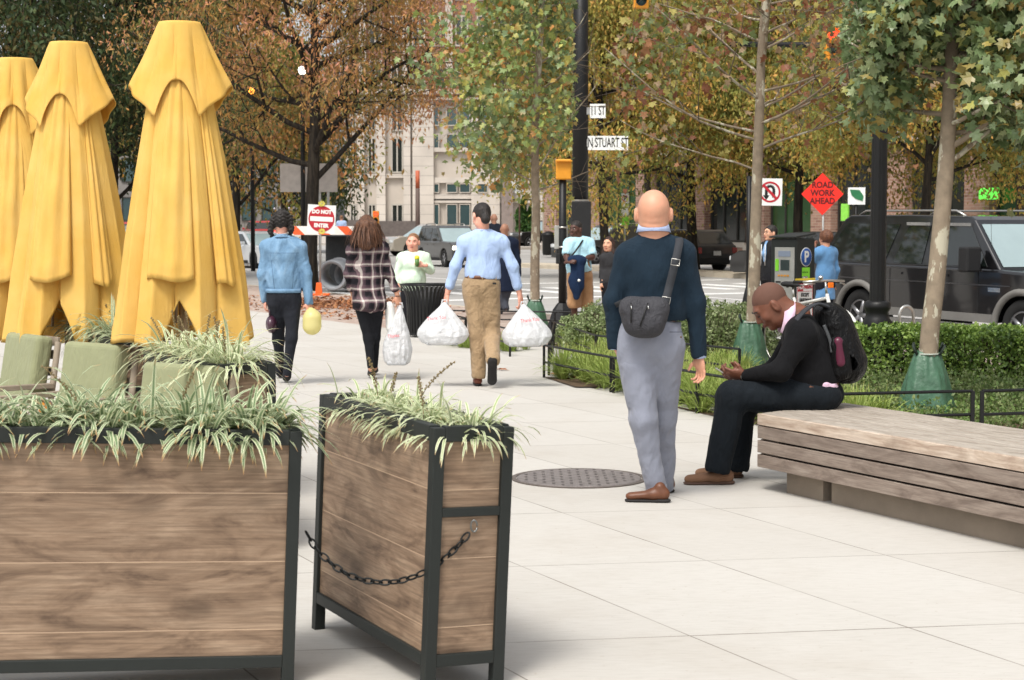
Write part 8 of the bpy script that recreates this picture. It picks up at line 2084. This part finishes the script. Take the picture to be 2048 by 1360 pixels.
F_ = trousers(J, S, .017, 1.0, (.11, .08, .066), seed=72, fold=.01); sdf_obj("suit_trousers", F_, cloth("grey suiting", C(74, 76, 84), .06), t, g)
for q, a in (('al', 0), ('ar', .5)): hl_ = Vector((J[q].x, J[q].y - .03, g.z + (.09 if a else 0))); F_ = shoe(Fd(.013), None, hl_, hl_ + Vector((-.02, .25, -.07 * (a > 0))), 1.0); sdf_obj("shoe", F_, M_LEBR, t, g)
# ---- far people ----
def far_person(label, D, x, ytop, f, skin, topm, botm, hair=None, S=1.0, b=1.0, glasses=False, armup=False, hd=1.0, coat=0.0, face=True, res=.018):
    t, g = new_person(label, D, x); zt = P(x, ytop, D).z; Hh = zt - g.z; k = Hh / 1.78; c = Vector((g.x, g.y, g.z)); f = Vector(f).normalized(); s_ = f.cross(Z3).normalized()
    q = lambda a, fwd, z: c + s_ * (a * k) + f * (fwd * k) + Z3 * (z * k)
    J = dict(neck=q(0, -.01, 1.50), chest=q(0, 0, 1.33), waist=q(0, 0, 1.10), pelvis=q(0, 0, .95), sl=q(-.185, 0, 1.43), sr=q(.185, 0, 1.43), el=q(-.24, -.02, 1.15), er=q(.24, -.02, 1.15), wl=q(-.25, .06, .90), wr=q(.25, .06, .90), hl=q(-.09, 0, .90), hr=q(.09, 0, .90), kl=q(-.10, .05, .50), kr=q(.10, .02, .50), al=q(-.10, -.05, .09), ar=q(.10, .06, .09))
    if armup: J['er' if armup == 1 else 'el'] = q(.24 if armup == 1 else -.24, .16, 1.22); J['wr' if armup == 1 else 'wl'] = q(.10 if armup == 1 else -.10, .17, 1.50)
    if not (J['sr'] - J['sl']).length: return
    h = Hd(q(0, .01, 1.66), f, None, k * hd)
    hs = [hand_field(J['w' + w_], (J['w' + w_] - J['e' + w_]).normalized() + Vector((0, 0, .01)), -f if armup else s_ * (1 if w_ == 'l' else -1), f if not armup else Z3 + s_ * .2, k, .010, .6) for w_ in ('l', 'r')]
    sdf_obj("body", naked(J, k, h, res, b, hs, .056, headres=.010), skin, t, g)
    if face: face_parts(h, t, g, glasses=glasses)
    if hair:
        F_ = Fd(.010); F_.ell(v3(h.p(0, -.022, .034)), np.array((.084, .102, .095)) * h.S * (1.18 if hair is HR_CU else 1), h.R, .02); F_.cut(v3(h.p(0, .05, .03)), v3(h.f - h.u * .5)); F_.cut(v3(h.p(0, 0, -.09 if hair is HR_CU else -.035)), v3(-h.u)); F_.disp(folds(.014 if hair is HR_CU else .008, 45, (0, 0, 1), .8)); sdf_obj("hair", F_, hair, t, g)
    F_ = top(J, k, res * .8, b, .024, 0, 1.0, (.064, .054, .046), hem=q(0, 0, .88 - coat), hipw=.165, fold=.012, seed=int(x), neckcut=.065, fr=9); sdf_obj("coat" if coat else "jacket", F_, topm, t, g)
    F_ = trousers(J, k, res, b, (.1, .07, .06), seed=3); sdf_obj("trousers", F_, botm, t, g)
    for w_ in ('al', 'ar'): hl_ = Vector((J[w_].x, J[w_].y, g.z)) - f * .05; F_ = shoe(Fd(.013), None, hl_, hl_ + f * .25, k); sdf_obj("shoe", F_, M_SOLE, t, g)
    return t, g, J, h
BLKT = cloth("black trousers", C(30, 30, 34))
tt, g, J, h = far_person("young man with glasses in black zip hoodie beside the pay station", 26.8, 1540, 452, (-.85, -.5, .08), SK_A, cloth("black hoodie", C(34, 35, 38), .08), BLKT, HR_B, glasses=True, hd=1.1)
sd_ = h.r
m = MB(); fr_ = Vector((-.85, -.5, 0)).normalized(); c = J['chest'] - g + fr_ * .128
for s_ in (-1, 1): m.tube([c + fr_ * .01 + h.r * s_ * .045 + Z3 * .14, c + fr_ * .018 + h.r * s_ * .05 + Z3 * -.18], .006, 6)
m.build("drawcords", M_WHT, tt)
F_ = Fd(.009); F_.cap(v3(J['neck'] + fr_ * .055), v3(J['chest'] + fr_ * .11), .05, .05, .02); F_.cap(v3(J['chest'] + fr_ * .10), v3(J['waist'].lerp(J['chest'], .5) + fr_ * .10), .045, .03, .02); sdf_obj("undershirt", F_, cloth("blue undershirt", C(120, 156, 196), .05), tt, g)
far_person("woman with curly brown hair in long denim-blue coat holding a hand to her ear", 25.4, 1650, 463, (-.6, .8, 0), SK_L, cloth("blue coat", C(92, 136, 178), .06), BLKT, HR_CU, armup=2, coat=.20, hd=1.05)
far_person("bald man in dark suit across the road above the blue shirt collar", 46, 988, 427, (-.3, 1, 0), skin_mat("tanned skin two", C(176, 132, 108)), cloth("dark suiting", C(36, 40, 50)), BLKT, None, face=False, b=1.05)
far_person("tiny distant man in light blue shirt beyond the barricade", 96, 684, 431, (.2, 1, 0), SK_L, M_BLS, cloth("khaki twill", C(158, 134, 104)), HR_LB, face=False, res=.03)
